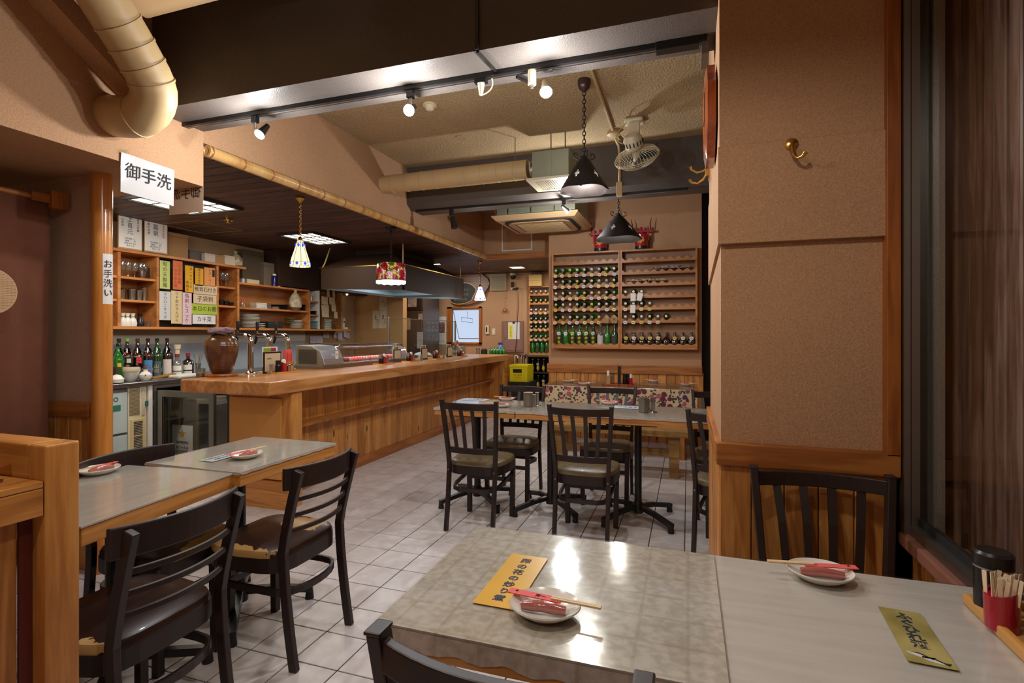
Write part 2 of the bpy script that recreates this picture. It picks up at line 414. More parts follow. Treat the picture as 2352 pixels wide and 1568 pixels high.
# big dark beam near, beam far
struct('beam_near', box(HX, 0.20, 1.97, 2.27, 2.375, CEIL), 'beam')
struct('beam_far', prism([(4.63, CEIL), (4.63, 2.515), (4.70, 2.475), (4.95, 2.475), (4.95, CEIL)], BX, 0.35, 'YZ'), 'beam')
# back wall with the bottle rack, wainscot of boards
wb = struct('wall_back', box(-1.6, 0.145, BACKY, BACKY + 0.12, 0, CEIL), 'paper_wall')
struct('wall_back_recess', box(0.145, 0.5, BACKY + 0.3, BACKY + 0.4, 0, CEIL), 'blackmatte')
x = -1.6
plk = mesh_of('wainscot_plank', box(0.0015, 0.0965, -0.014, 0, 0.0, 0.80, bev=0.003, seg=1), 'plank')
while x < 0.10: obj('wainscot_plank', plk, parent=wb, loc=(x, BACKY, 0)); x += 0.098
obj('wainscot_rail', box(-1.615, 0.15, BACKY - 0.035, BACKY, 0.775, 0.872, bev=0.004), 'trim', wb)
struct('wall_back_side', box(-1.6, -1.55, BACKY + 0.12, 7.3, 0, CEIL), 'paper_wall')
# far kitchen wall
struct('wall_far', box(-5.2, -1.2, FARY, FARY + 0.1, 0, 2.5), 'paper_wall')
# pillar
pl = struct('wall_pillar', box(PXL, 0.60, PY + 0.012, 2.78, 0, CEIL), 'paper_wall')
zj = onY(1655, 561, PY).z; zt = onY(1656, 340, PY).z
obj('wall_panel', prism([(PXL - 0.010, zj), (PXL + 0.006, zj + 0.0), (0.572, zj), (0.572, zt), (PXL - 0.010, zt)], PY - 0.012, PY + 0.02, 'XZ'), 'paper_wall', pl)
obj('wall_panel', box(PXL - 0.006, 0.572, PY - 0.004, PY + 0.02, zt + 0.003, CEIL), 'paper_wall', pl)
obj('wall_panel', prism([(PY + 0.0205, zj), (PY + 0.0205, zt), (2.78, zt), (2.78, zj - 0.06)], PXL - 0.010, PXL + 0.005, 'YZ'), 'paper_wall', pl)
obj('wall_panel', box(PXL - 0.006, PXL + 0.005, PY + 0.02, 2.78, zt + 0.003, CEIL), 'paper_wall', pl)
obj('rail', box(PXL - 0.016, 0.61, PY - 0.025, PY + 0.013, 0.80, 0.872, bev=0.004), 'trim', pl)
obj('rail', box(PXL - 0.018, PXL + 0.004, PY + 0.0135, 2.81, 0.80, 0.872, bev=0.004), 'trim_y', pl)
x = PXL - 0.006; k = 0
while x < 0.60:
    w = 0.098
    obj('wainscot_plank', box(x + 0.0015, min(x + w - 0.0015, 0.60), PY - 0.006, PY + 0.013, 0, 0.80, bev=0.003, seg=1), 'plank', pl); x += w
y = PY + 0.014
while y < 2.78:
    obj('wainscot_plank', box(PXL - 0.008, PXL + 0.002, y + 0.0015, min(y + 0.0965, 2.78), 0, 0.80, bev=0.003, seg=1), 'plank', pl); y += 0.098
# window wall on the right
wr = struct('wall_right', box(0.655, 0.78, -1.2, 1.9, 0, 0.60), 'paper_wall')
y = 1.885
while y > 0.35:
    obj('wainscot_plank', box(0.640, 0.656, y - 0.0965, y - 0.0015, 0, 0.6, bev=0.003, seg=1), 'plank', wr); y -= 0.098
obj('sill', box(0.605, 0.665, -1.2, 1.889, 0.6, 0.638, bev=0.006), plain('sill_rose_tile', srgb(150, 100, 84), 0.3, var=0.08), wr)
struct('trim_2', box(0.572, 0.61, PY - 0.025, PY + 0.03, 0.862, 2.33, bev=0.003), 'trim_z')
struct('trim_3', box(0.545, 0.61, -0.6, PY + 0.02, 2.33, 2.375, bev=0.004), colmat((196, 168, 118), 0.5))
struct('wall_window_end', box(0.61, 1.2, PY + 0.7, PY + 0.8, 0, CEIL), 'blackmatte')
w1 = struct('window_1', boxes([(0.612, 0.628, PY - 0.04, PY, 0.638, CEIL), (0.633, 0.655, PY - 0.03, PY, 0.66, CEIL), (0.625, 0.695, -0.8, PY - 0.03, 0.638, 0.665)]), 'steel_dull')
obj('glass_pane', box(0.655, 0.659, -0.9, PY, 0.665, CEIL), 'glass', w1)
obj('gasket', box(0.650, 0.664, -0.9, PY - .03, 0.665, 0.685), 'blackmatte', w1)
struct('wall_right_near', box(0.655, 0.78, -1.2, -0.8, 0.6, CEIL), 'paper_wall')
struct('ground_outside', box(0.785, 2.2, -2, 3.2, -0.1, 0.55), 'blackmatte')
struct('wall_outside', box(1.15, 1.25, -2, 3.2, 0.5, CEIL + 0.3), colmat((70, 50, 40), 0.8))
obj_edge = struct('trim_4', box(0.70, 0.728, PY, PY + 0.05, 0.60, CEIL), wallpaper('rough_render_edge', srgb(150, 138, 128)))
# slatted bamboo-like strips outside the window
sl = thing('slatted_screen', 'dark brown vertical slatted screen behind the window glass', 'screen', (0.80, 0, 0.55))
sm = mesh_of('slat', box(-0.014, 0.014, -0.030, 0.030, 0, 2.4, bev=0.008, seg=2), wood('screen_slat', srgb(70, 42, 32), srgb(112, 74, 58), srgb(150, 118, 104), axis='Z', rough=0.4, tone=0.35))
y = 2.4
lamp('POINT', 'fill_slats', (0.745, 1.45, 2.95), 5, NEUT, 0.05)  # added unseen light brightening the slats, not a street lamp
while y > 0.2: obj('slat', sm, parent=sl, loc=(random.uniform(-.01, .01), y, 0)); y -= 0.068
# partition wall on the left (behind curtain), with wainscot and round post
lp = struct('wall_partition', box(-4.6, -2.965, 1.915, 2.03, 0, 2.065), wallpaper('wallpaper_partition', srgb(190, 160, 138)))
x = -3.5
while x < -2.94:
    obj('wainscot_plank', box(x + 0.0015, min(x + 0.0965, -2.935), 1.90, 1.916, 0, 0.80, bev=0.003, seg=1), 'plank', lp); x += 0.098
obj('rail', box(-3.6, -2.94, 1.885, 1.917, 0.80, 0.875, bev=0.004), 'trim', lp)
tag(obj('round_post', cyl(0.046, 0, 2.065, 28), 'post', loc=(-2.893, 1.925, 0), smooth=True), 'tall polished round wooden post at the end of the partition wall', 'post')
# bamboo pole under the bulkhead
bb = thing('bamboo_pole', 'long yellow bamboo pole running under the bulkhead edge over the counter', 'pole', (BX + 0.02, 0, 2.285))
obj('culm', lathe([(0.0, 0.0), (0.018, 0.0), (0.020, -0.004), (0.034, -0.004), (0.034, 4.40), (0.0, 4.40)], 18), 'bamboo', bb, True, loc=(0, 2.32, 0), rot=(-math.pi / 2, 0, 0))
nm = mesh_of('node', lathe([(0.034, -0.006), (0.037, -0.001), (0.0345, 0.001), (0.037, 0.003), (0.034, 0.008)], 18), 'bamboo_node', True)
yy = 2.335
for k in range(17):
    obj('node', nm, parent=bb, loc=(0, yy, 0), rot=(-math.pi / 2, 0, 0)); yy += 0.26 + random.uniform(-.03, .03)
# narrow white frame moulding on the bulkhead end
p1 = onY(1153, 500, 6.72); p2 = onY(1223, 571, 6.72)
struct('trim_5', boxes([(p1.x, p1.x + 0.018, 6.705, 6.722, p2.z, 2.75), (p2.x - 0.018, p2.x, 6.705, 6.722, p2.z, 2.75), (p1.x, p2.x, 6.705, 6.722, p2.z - 0.018, p2.z)]), 'white')
# kitchen wall facing: steel splash back above the worktop, lower white panel
obj_s = struct('wall_splashback', box(KX, KX + 0.012, 2.6, 6.2, 0.80, 1.29), plain('splashback_steel', srgb(176, 184, 194), 0.35, metal=0.25, var=0.06, vs=3))
struct('trim_6', box(KX + 0.012, KX + 0.016, 2.6, 6.2, 1.13, 1.29), colmat((214, 206, 184), 0.5))
# wall piece between kitchen and cold store (carries the price sheets)
struct('wall_kitchen_wing', box(-5.19, -4.30, 7.40, 7.52, 0, LOWC), colmat((196, 146, 92), 0.7))
# ================================================================== BAR COUNTER
CT = 0.915
bar = thing('bar_counter', 'long pine bar counter with thick slab top and boarded front', 'counter', (0, 0, 0))
def wavy_slab():
    bm = bmesh.new(); n = 60; y0, y1 = 2.772, 7.63
    f, b, f2, b2 = [], [], [], []
    for k in range(n + 1):
        y = y0 + (y1 - y0) * k / n
        w = 0.006 * math.sin(y * 5.1) + 0.004 * math.sin(y * 11.7)
        f.append(bm.verts.new((-2.612 + w, y, CT))); f2.append(bm.verts.new((-2.618 + w * 0.6, y, CT - 0.092)))
        b.append(bm.verts.new((-3.385, y, CT))); b2.append(bm.verts.new((-3.385, y, CT - 0.092)))
    for k in range(n):
        bm.faces.new((b[k], f[k], f[k + 1], b[k + 1])); bm.faces.new((b2[k], b2[k + 1], f2[k + 1], f2[k]))
        bm.faces.new((f[k], f2[k], f2[k + 1], f[k + 1])); bm.faces.new((b[k], b[k + 1], b2[k + 1], b2[k]))
    bm.faces.new((b[0], b2[0], f2[0], f[0])); bm.faces.new((b[n], f[n], f2[n], b2[n]))
    return bm
obj('counter_top', wavy_slab(), 'slab', bar, bev=0.010)
obj('end_panel', box(-3.20, BX, 3.02, 3.135, 0, CT - 0.092, bev=0.006), 'pine_z', bar)
obj('end_panel', box(-3.20, BX, 7.47, 7.57, 0, CT - 0.092, bev=0.006), 'pine_z', bar)
obj('plywood_sheet', box(-3.185, -2.722, 3.003, 3.02, 0.202, 0.775, bev=0.002), 'ply', bar)
obj('base_block', box(-3.02, BX + 0.006, 2.985, 3.03, 0, 0.19, bev=0.003), 'pine_x', bar)
cp = mesh_of('front_plank', box(0, 0.016, 0.0015, 0.0935, 0.09, CT - 0.092, bev=0.003, seg=1), 'plank')
y = 3.135
while y < 7.46: obj('front_plank', cp, parent=bar, loc=(-2.912, y, 0)); y += 0.095
obj('backing_board', box(-2.94, -2.913, 3.1, 7.5, 0, CT - 0.092), 'pine_y', bar)
obj('skirting', box(-2.9, -2.884, 3.13, 7.47, 0, 0.092, bev=0.003), 'trim_y', bar)
def bark_shelf():
    bm = bmesh.new(); n = 120; y0, y1 = 3.135, 7.47; T, Bq, Rt, Rb = [], [], [], []
    for k in range(n + 1):
        y = y0 + (y1 - y0) * k / n; j = random.uniform(-.006, .006); j2 = random.uniform(-.008, .008)
        T.append(bm.verts.new((-2.762 + j + .010 * math.sin(y * 9), y, 0.552))); Bq.append(bm.verts.new((-2.775 + j2, y, 0.526 + random.uniform(-.003, .003))))
        Rt.append(bm.verts.new((-2.9, y, 0.552))); Rb.append(bm.verts.new((-2.9, y, 0.526)))
    for k in range(n):
        bm.faces.new((Rt[k], T[k], T[k + 1], Rt[k + 1])); bm.faces.new((T[k], Bq[k], Bq[k + 1], T[k + 1])); bm.faces.new((Rb[k], Rb[k + 1], Bq[k + 1], Bq[k]))
    return bm
obj('knee_shelf', bark_shelf(), 'trim_y', bar)
# inner work ledge behind the slab (kitchen side), steel sink worktop
tag(obj('work_ledge', boxes([(-3.95, -3.39, 4.35, 7.5, 0.74, 0.80), (-3.93, -3.41, 4.37, 7.45, 0.0, 0.74)], bev=0.004), 'steel_dull'), 'stainless steel work ledge behind the bar counter', 'worktop')

# ================================================================== TABLES
TT = 0.705
def lace_mat():
    m, n, b = nt('lace_cloth_under_vinyl'); v = coord(n, (1, 1, 1))
    t = N(n, 'ShaderNodeTexNoise'); t.inputs['Scale'].default_value = 55; t.inputs['Detail'].default_value = 4; n.links.new(v, t.inputs['Vector'])
    t2 = N(n, 'ShaderNodeTexNoise'); t2.inputs['Scale'].default_value = 4; n.links.new(v, t2.inputs['Vector'])
    # square grid of the print
    sx = N(n, 'ShaderNodeSeparateXYZ'); n.links.new(v, sx.inputs[0])
    def line(sock, p, w):
        a = N(n, 'ShaderNodeMath', operation='MULTIPLY'); a.inputs[1].default_value = 1 / p; n.links.new(sock, a.inputs[0])
        f = N(n, 'ShaderNodeMath', operation='FRACT'); n.links.new(a.outputs[0], f.inputs[0])
        s = N(n, 'ShaderNodeMath', operation='SUBTRACT'); s.inputs[1].default_value = 0.5; n.links.new(f.outputs[0], s.inputs[0])
        q = N(n, 'ShaderNodeMath', operation='ABSOLUTE'); n.links.new(s.outputs[0], q.inputs[0])
        g_ = N(n, 'ShaderNodeMath', operation='GREATER_THAN'); g_.inputs[1].default_value = 0.5 - w; n.links.new(q.outputs[0], g_.inputs[0]); return g_.outputs[0]
    l1 = line(sx.outputs[0], 0.085, 0.04); l2 = line(sx.outputs[1], 0.085, 0.04)
    mxx = N(n, 'ShaderNodeMath', operation='MAXIMUM'); n.links.new(l1, mxx.inputs[0]); n.links.new(l2, mxx.inputs[1])
    r = ramp(n, t.outputs['Fac'], [(0.38, srgb(172, 158, 146)), (0.62, srgb(210, 198, 188))])
    r2 = ramp(n, t2.outputs['Fac'], [(0.35, srgb(176, 164, 150)), (0.7, srgb(200, 194, 190))])
    m1 = N(n, 'ShaderNodeMix', data_type='RGBA'); m1.inputs[0].default_value = 0.5; n.links.new(r.outputs[0], m1.inputs[6]); n.links.new(r2.outputs[0], m1.inputs[7])
    m2 = N(n, 'ShaderNodeMix', data_type='RGBA'); fm = N(n, 'ShaderNodeMath', operation='MULTIPLY'); fm.inputs[1].default_value = 0.22; n.links.new(mxx.outputs[0], fm.inputs[0])
    n.links.new(fm.outputs[0], m2.inputs[0]); n.links.new(m1.outputs[2], m2.inputs[6]); m2.inputs[7].default_value = c4(srgb(150, 122, 92))
    n.links.new(m2.outputs[2], b.inputs['Base Color']); b.inputs['Roughness'].default_value = 0.14; b.inputs['Coat Weight'].default_value = 0.15; b.inputs['Coat Roughness'].default_value = 0.12
    w = N(n, 'ShaderNodeTexNoise'); w.inputs['Scale'].default_value = 7; n.links.new(v, w.inputs['Vector']); bumpify(n, b, w.outputs['Fac'], 0.25, 0.01)
    return m
M['lace'] = lace_mat()
def plaincloth(name, c, sc=(40, 4, 1)):
    m, n, b = nt(name); v = coord(n, sc)
    t = N(n, 'ShaderNodeTexNoise'); t.inputs['Scale'].default_value = 1.5; t.inputs['Detail'].default_value = 4; n.links.new(v, t.inputs['Vector'])
    r = ramp(n, t.outputs['Fac'], [(0.3, tuple(x * .86 for x in c)), (0.7, c)]); n.links.new(r.outputs[0], b.inputs['Base Color'])
    b.inputs['Roughness'].default_value = 0.16; b.inputs['Coat Weight'].default_value = 0.3; b.inputs['Coat Roughness'].default_value = 0.1
    t2 = N(n, 'ShaderNodeTexNoise'); t2.inputs['Scale'].default_value = 6; v2 = coord(n); n.links.new(v2, t2.inputs['Vector']); bumpify(n, b, t2.outputs['Fac'], 0.2, 0.01)
    return m
M['cloth_w'] = plaincloth('white_cloth_under_vinyl', srgb(214, 204, 198), (3, 26, 1))
M['cloth_g'] = plaincloth('grey_silver_cloth', srgb(198, 188, 178), (20, 6, 1))
M['vinyl'] = glass('clear_vinyl_film', (0.97, 0.98, 0.97), rough=0.10, alpha=0.1, ior=1.3)
def table_top(t, x0, x1, y0, y1, cover, under='pine_x', lip=0.0, thick=0.055, z=None):
    z = z or TT
    obj('tabletop', box(x0, x1, y0, y1, z - thick, z - 0.006, bev=0.004), under, t)
    bm = bmesh.new(); bx(bm, x0 - 0.003, x1 + 0.003, y0 - 0.003, y1 + 0.003, z - 0.006, z - 0.0005)
    # hanging scalloped hem of the cloth on the two visible sides
    if lip:
        n = 46
        def hem(a, b):
            top = [bm.verts.new((*(a + (b - a) * (k / n)), z - 0.004)) for k in range(n + 1)]
            bot = [bm.verts.new((*(a + (b - a) * (k / n)), z - lip * (0.85 + 0.10 * math.sin(k * 0.9) + random.uniform(-.06, .06)))) for k in range(n + 1)]
            for k in range(n): bm.faces.new((top[k], top[k + 1], bot[k + 1], bot[k]))
        hem(Vector((x0 - 0.005, y0 - 0.006)), Vector((x1 + 0.005, y0 - 0.006)))
        hem(Vector((x1 + 0.006, y0)), Vector((x1 + 0.006, y1)))
        hem(Vector((x0 - 0.006, y0)), Vector((x0 - 0.006, y1)))
    obj('cloth_cover', bm, cover, t)
    obj('vinyl_sheet', box(x0 - 0.006, x1 + 0.006, y0 - 0.006, y1 + 0.006, z + 0.0006, z + 0.0022), 'vinyl', t)
def pedestal(t, x, y, z=None, ang=45, r=0.29):
    z = z or TT
    obj('pole', tube([(x, y, 0.05), (x, y, z - 0.06)], 0.024, 14), 'black', t, True)
    obj('mount_plate', box(x - 0.13, x + 0.13, y - 0.13, y + 0.13, z - 0.066, z - 0.055), 'black', t)
    obj('hub', lathe([(0, 0.045), (0.034, 0.045), (0.034, 0.10), (0.026, 0.12), (0, 0.12)], 14, c=(x, y, 0)), 'black', t, True)
    for k in range(4):
        a = math.radians(ang + 90 * k); c_, s_ = math.cos(a), math.sin(a)
        f = lambda q, zz: (x + q * c_, y + q * s_, zz)
        o = obj('leg', tube([f(0.02, 0.085), f(0.14, 0.075), f(r - 0.01, 0.048), f(r + 0.012, 0.044)], 0, 4, flat=(0.017, 0.014)), 'black', t, bev=0.003)
        obj('foot_pad', lathe([(0, 0), (0.02, 0), (0.018, 0.018), (0.015, 0.05), (0, 0.052)], 12, c=f(r, 0)), 'blackmatte', o, True)
# --- table with the yellow menu strip (front)
t1 = thing('dining_table', 'front table with pale lace cloth and a yellow menu strip under clear vinyl', 'table', (0, 0, 0))
table_top(t1, -0.545, 0.056, 0.845, 1.348, 'lace', lip=0.045); pedestal(t1, -0.25, 1.09)
t2 = thing('dining_table', 'front table with plain white cloth beside the window and gold menu strip', 'table', (0, 0, 0))
table_top(t2, 0.064, 0.605, 0.86, 1.36, 'cloth_w', z=0.700); pedestal(t2, 0.33, 1.11)
# --- left tables
t3 = thing('dining_table', 'left row table nearest the bar counter, grey cloth with torn white hem', 'table', (0, 0, 0))
table_top(t3, -2.116, -1.625, 1.582, 2.155, 'cloth_g', under='pine_y', lip=0.012, thick=0.058); pedestal(t3, -1.90, 1.85, ang=40)
t4 = thing('dining_table', 'left row table behind the wooden post, grey cloth under vinyl', 'table', (-1.9, 1.28, 0), math.radians(6))
table_top(t4, -0.235, 0.27, -0.30, 0.285, 'cloth_g', under='pine_y', thick=0.06, z=0.70); pedestal(t4, -0.02, 0.04, ang=38, z=0.70)
# --- middle tables
t5 = thing('dining_table', 'small square table at the left end of the middle row', 'table', (0, 0, 0))
table_top(t5, -1.736, -1.128, 3.43, 3.97, 'cloth_g', lip=0.02); pedestal(t5, -1.47, 3.60, ang=50)
t6 = thing('dining_table', 'wide table in the centre of the middle row with two pedestals', 'table', (0, 0, 0))
table_top(t6, -1.122, -0.006, 3.43, 3.97, 'cloth_g', lip=0.02); pedestal(t6, -0.915, 3.60, ang=48); pedestal(t6, -0.315, 3.60, ang=48)
t7 = thing('dining_table', 'table at the right end of the middle row, mostly behind the pillar', 'table', (0, 0, 0))
table_top(t7, 0.0, 0.6, 3.42, 3.96, 'cloth_g', lip=0.02); pedestal(t7, 0.35, 3.60, ang=48)
# --- back table (long, wooden trestle)
t8 = thing('dining_table', 'long low-edged plank table against the back wall under the bottle rack', 'table', (0, 0, 0))
obj('tabletop', box(-1.42, 0.08, 5.30, 5.95, 0.66, 0.70, bev=0.005), wood('table_boards_glossy', srgb(120, 88, 58), srgb(160, 126, 90), srgb(184, 152, 116), axis='X', rough=0.15, coat=0.5), t8)
obj('vinyl_sheet', box(-1.43, 0.09, 5.29, 5.96, 0.701, 0.703), 'vinyl', t8)
for lx in (-1.25, -0.08): obj('leg', box(lx - 0.05, lx + 0.05, 5.4, 5.8, 0, 0.66, bev=0.004), 'pine_z', t8)
def floral():
    m, n, b = nt('floral_print'); v = coord(n, (1, 1, 1))
    vo = N(n, 'ShaderNodeTexVoronoi'); vo.inputs['Scale'].default_value = 17; n.links.new(v, vo.inputs['Vector'])
    vo2 = N(n, 'ShaderNodeTexVoronoi'); vo2.inputs['Scale'].default_value = 34
    no = N(n, 'ShaderNodeTexNoise'); no.inputs['Scale'].default_value = 30; n.links.new(v, no.inputs['Vector'])
    ad = N(n, 'ShaderNodeVectorMath', operation='SCALE'); ad.inputs['Scale'].default_value = 0.02; n.links.new(no.outputs['Color'], ad.inputs[0])
    a2 = N(n, 'ShaderNodeVectorMath', operation='ADD'); n.links.new(v, a2.inputs[0]); n.links.new(ad.outputs[0], a2.inputs[1]); n.links.new(a2.outputs[0], vo2.inputs['Vector'])
    sep = N(n, 'ShaderNodeSeparateColor'); n.links.new(vo.outputs['Color'], sep.inputs[0])
    pet = ramp(n, sep.outputs[0], [(0.0, srgb(100, 34, 56)), (0.3, srgb(170, 84, 96)), (0.5, srgb(66, 46, 84)), (0.78, srgb(110, 66, 96))]); pet.color_ramp.interpolation = 'CONSTANT'
    mk1 = ramp(n, vo.outputs['Distance'], [(0.42, (1, 1, 1)), (0.47, (0, 0, 0))])
    gate = N(n, 'ShaderNodeMath', operation='GREATER_THAN'); gate.inputs[1].default_value = 0.1; n.links.new(sep.outputs[1], gate.inputs[0])
    mm = N(n, 'ShaderNodeMath', operation='MULTIPLY'); n.links.new(mk1.outputs[0], mm.inputs[0]); n.links.new(gate.outputs[0], mm.inputs[1])
    lf = ramp(n, vo2.outputs['Distance'], [(0.36, srgb(44, 48, 46)), (0.42, srgb(200, 176, 138))])
    mx = N(n, 'ShaderNodeMix', data_type='RGBA'); n.links.new(mm.outputs[0], mx.inputs[0]); n.links.new(lf.outputs[0], mx.inputs[6]); n.links.new(pet.outputs[0], mx.inputs[7])
    n.links.new(mx.outputs[2], b.inputs['Base Color']); b.inputs['Roughness'].default_value = 0.5; return m
M['floral'] = floral()
def drape():
    bm = bmesh.new(); n = 50; a, b = [], []
    for k in range(n + 1):
        x = -1.425 + 1.51 * k / n
        a.append(bm.verts.new((x, 5.288, 0.696))); b.append(bm.verts.new((x, 5.284 + 0.006 * math.sin(k * 0.8), 0.49 + 0.002 * math.sin(k))))
    for k in range(n): bm.faces.new((a[k], a[k + 1], b[k + 1], b[k]))
    return bm
o = obj('flower_cloth', drape(), 'floral'); tag(o, 'flower printed cloth hanging from the front edge of the back table', 'tablecloth')
md = o.modifiers.new('thick', 'SOLIDIFY'); md.thickness = 0.002
# --- low wooden bench in front of the back table
bn = thing('bench', 'low heavy wooden bench in front of the flower cloth table', 'bench', (0, 0, 0))
bw = wood('bench_wood', srgb(120, 84, 40), srgb(160, 120, 66), srgb(184, 146, 92), axis='X', rough=0.45, tone=0.05)
obj('seat', box(-1.20, 0.02, 4.66, 4.98, 0.355, 0.41, bev=0.006), bw, bn)
for lx in (-1.17, -0.15):
    for ly in (4.70, 4.90): obj('leg', prism([(lx, 0), (lx + 0.075, 0), (lx + 0.085, 0.355), (lx - 0.01, 0.355)], ly, ly + 0.07, 'XZ'), bw, bn)
obj('stretcher', box(-1.12, -0.13, 4.80, 4.85, 0.16, 0.22, bev=0.004), bw, bn)

# ================================================================== CHAIRS
def seat_mat(name, base, worn=None, amount=0.0, shade=(0.5, 0.5), patch=None):
    m, n, b = nt(name); v = coord(n)
    t = N(n, 'ShaderNodeTexNoise'); t.inputs['Scale'].default_value = 6; t.inputs['Detail'].default_value = 6; n.links.new(v, t.inputs['Vector'])
    r = ramp(n, t.outputs['Fac'], [(0.3, tuple(x * .75 for x in base)), (0.7, tuple(x * 1.15 for x in base))]); out = r.outputs[0]
    if worn:
        sx = N(n, 'ShaderNodeSeparateXYZ'); n.links.new(v, sx.inputs[0])
        # worn patch near the chosen border of the seat: distance along a direction plus ragged noise
        dv = N(n, 'ShaderNodeVectorMath', operation='DOT_PRODUCT'); dv.inputs[1].default_value = (shade[0], shade[1], 0); n.links.new(v, dv.inputs[0])
        t3 = N(n, 'ShaderNodeTexNoise'); t3.inputs['Scale'].default_value = 22; t3.inputs['Detail'].default_value = 5; n.links.new(v, t3.inputs['Vector'])
        ma = N(n, 'ShaderNodeMath', operation='MULTIPLY_ADD'); ma.inputs[1].default_value = 0.10; n.links.new(t3.outputs['Fac'], ma.inputs[0]); n.links.new(dv.outputs['Value'], ma.inputs[2])
        gt = N(n, 'ShaderNodeMath', operation='GREATER_THAN'); gt.inputs[1].default_value = amount; n.links.new(ma.outputs[0], gt.inputs[0])
        if patch:
            sb = N(n, 'ShaderNodeVectorMath', operation='DISTANCE'); sb.inputs[1].default_value = (patch[0], patch[1], 0.43); n.links.new(v, sb.inputs[0])
            pa = N(n, 'ShaderNodeMath', operation='MULTIPLY_ADD'); pa.inputs[1].default_value = 0.12; n.links.new(t3.outputs['Fac'], pa.inputs[0]); n.links.new(sb.outputs['Value'], pa.inputs[2])
            pl_ = N(n, 'ShaderNodeMath', operation='LESS_THAN'); pl_.inputs[1].default_value = patch[2] + 0.06; n.links.new(pa.outputs[0], pl_.inputs[0])
            g0 = gt; gt = N(n, 'ShaderNodeMath', operation='MAXIMUM'); n.links.new(g0.outputs[0], gt.inputs[0]); n.links.new(pl_.outputs[0], gt.inputs[1])
        mx = N(n, 'ShaderNodeMix', data_type='RGBA'); n.links.new(gt.outputs[0], mx.inputs[0]); n.links.new(out, mx.inputs[6]); mx.inputs[7].default_value = c4(worn); out = mx.outputs[2]
    n.links.new(out, b.inputs['Base Color']); b.inputs['Roughness'].default_value = 0.34; b.inputs['Coat Weight'].default_value = 0.1
    bumpify(n, b, t.outputs['Fac'], 0.1, 0.004); return m
def seat_outline(w, d, wb):
    pts = []
    for k in range(28):
        a = 2 * math.pi * k / 28; c_, s_ = math.cos(a), math.sin(a)
        e = 0.45
        x = math.copysign(abs(c_) ** e, c_); y = math.copysign(abs(s_) ** e, s_)
        ww = w if y > 0 else wb + (w - wb) * (1 + y) if False else w + (wb - w) * max(0, -y)
        pts.append((x * ww / 2, y * d / 2))
    return pts
def seat_bm(w, d, wb, z0, z1, z2=None):
    bm = bmesh.new(); o = seat_outline(w, d, wb)
    prof = [(1.0, z0), (1.0, z0 + (z1 - z0) * .5), (0.97, z1 - 0.006), (0.90, z1), (0.55, z1 + 0.007), (0.0, z1 + 0.010)]
    rings = []
    for s, z in prof:
        rings.append([bm.verts.new((x * s, y * s, z)) for x, y in o] if s > 0 else [bm.verts.new((0, 0, z))])
    n = len(o)
    for a, b in zip(rings, rings[1:]):
        for k in range(n):
            if len(b) == 1: bm.faces.new((a[k], a[(k + 1) % n], b[0]))
            else: bm.faces.new((a[k], a[(k + 1) % n], b[(k + 1) % n], b[k]))
    bm.faces.new(rings[0][::-1]); return bm
def frame_bm(w, d, wb, z0, z1):
    bm = bmesh.new(); o = seat_outline(w, d, wb); n = len(o)
    R = [[bm.verts.new((x * s, y * s, z)) for x, y in o] for s, z in ((1.03, z1), (1.03, z0), (0.90, z0), (0.90, z1))]
    for a, b in zip(R, R[1:] + R[:1]):
        for k in range(n): bm.faces.new((a[k], a[(k + 1) % n], b[(k + 1) % n], b[k]))
    return bm
def rear_post(side, wbase, top, ztop, lean, foot, zs=0.43, ws=None):
    """one piece: rear leg and back post, bowed forward at the seat"""
    pts = []
    for k in range(13):
        z = ztop * k / 12
        if z < zs: y = -0.185 - foot * ((zs - z) / zs) ** 1.5
        else: y = -0.185 - lean * ((z - zs) / (ztop - zs)) ** 1.2
        x = wbase if z < zs else wbase + (top - wbase) * (z - zs) / (ztop - zs)
        pts.append((side * x, y, z))
    return tube(pts, 0, 4, flat=(0.011, 0.017))
def curved_rail(w, y0, bow, z0, z1, th=0.016, n=12, over=0.0):
    bm = bmesh.new(); R = []
    for k in range(n + 1):
        u = -1 + 2 * k / n; x = u * (w / 2 + over); y = y0 - bow * (1 - u * u)
        R.append([bm.verts.new(p) for p in ((x, y - th / 2, z0), (x, y + th / 2, z0), (x, y + th / 2, z1), (x, y - th / 2, z1))])
    for a, b in zip(R, R[1:]):
        for k in range(4): bm.faces.new((a[k], a[(k + 1) % 4], b[(k + 1) % 4], b[k]))
    bm.faces.new(R[0][::-1]); bm.faces.new(R[-1]); return bm
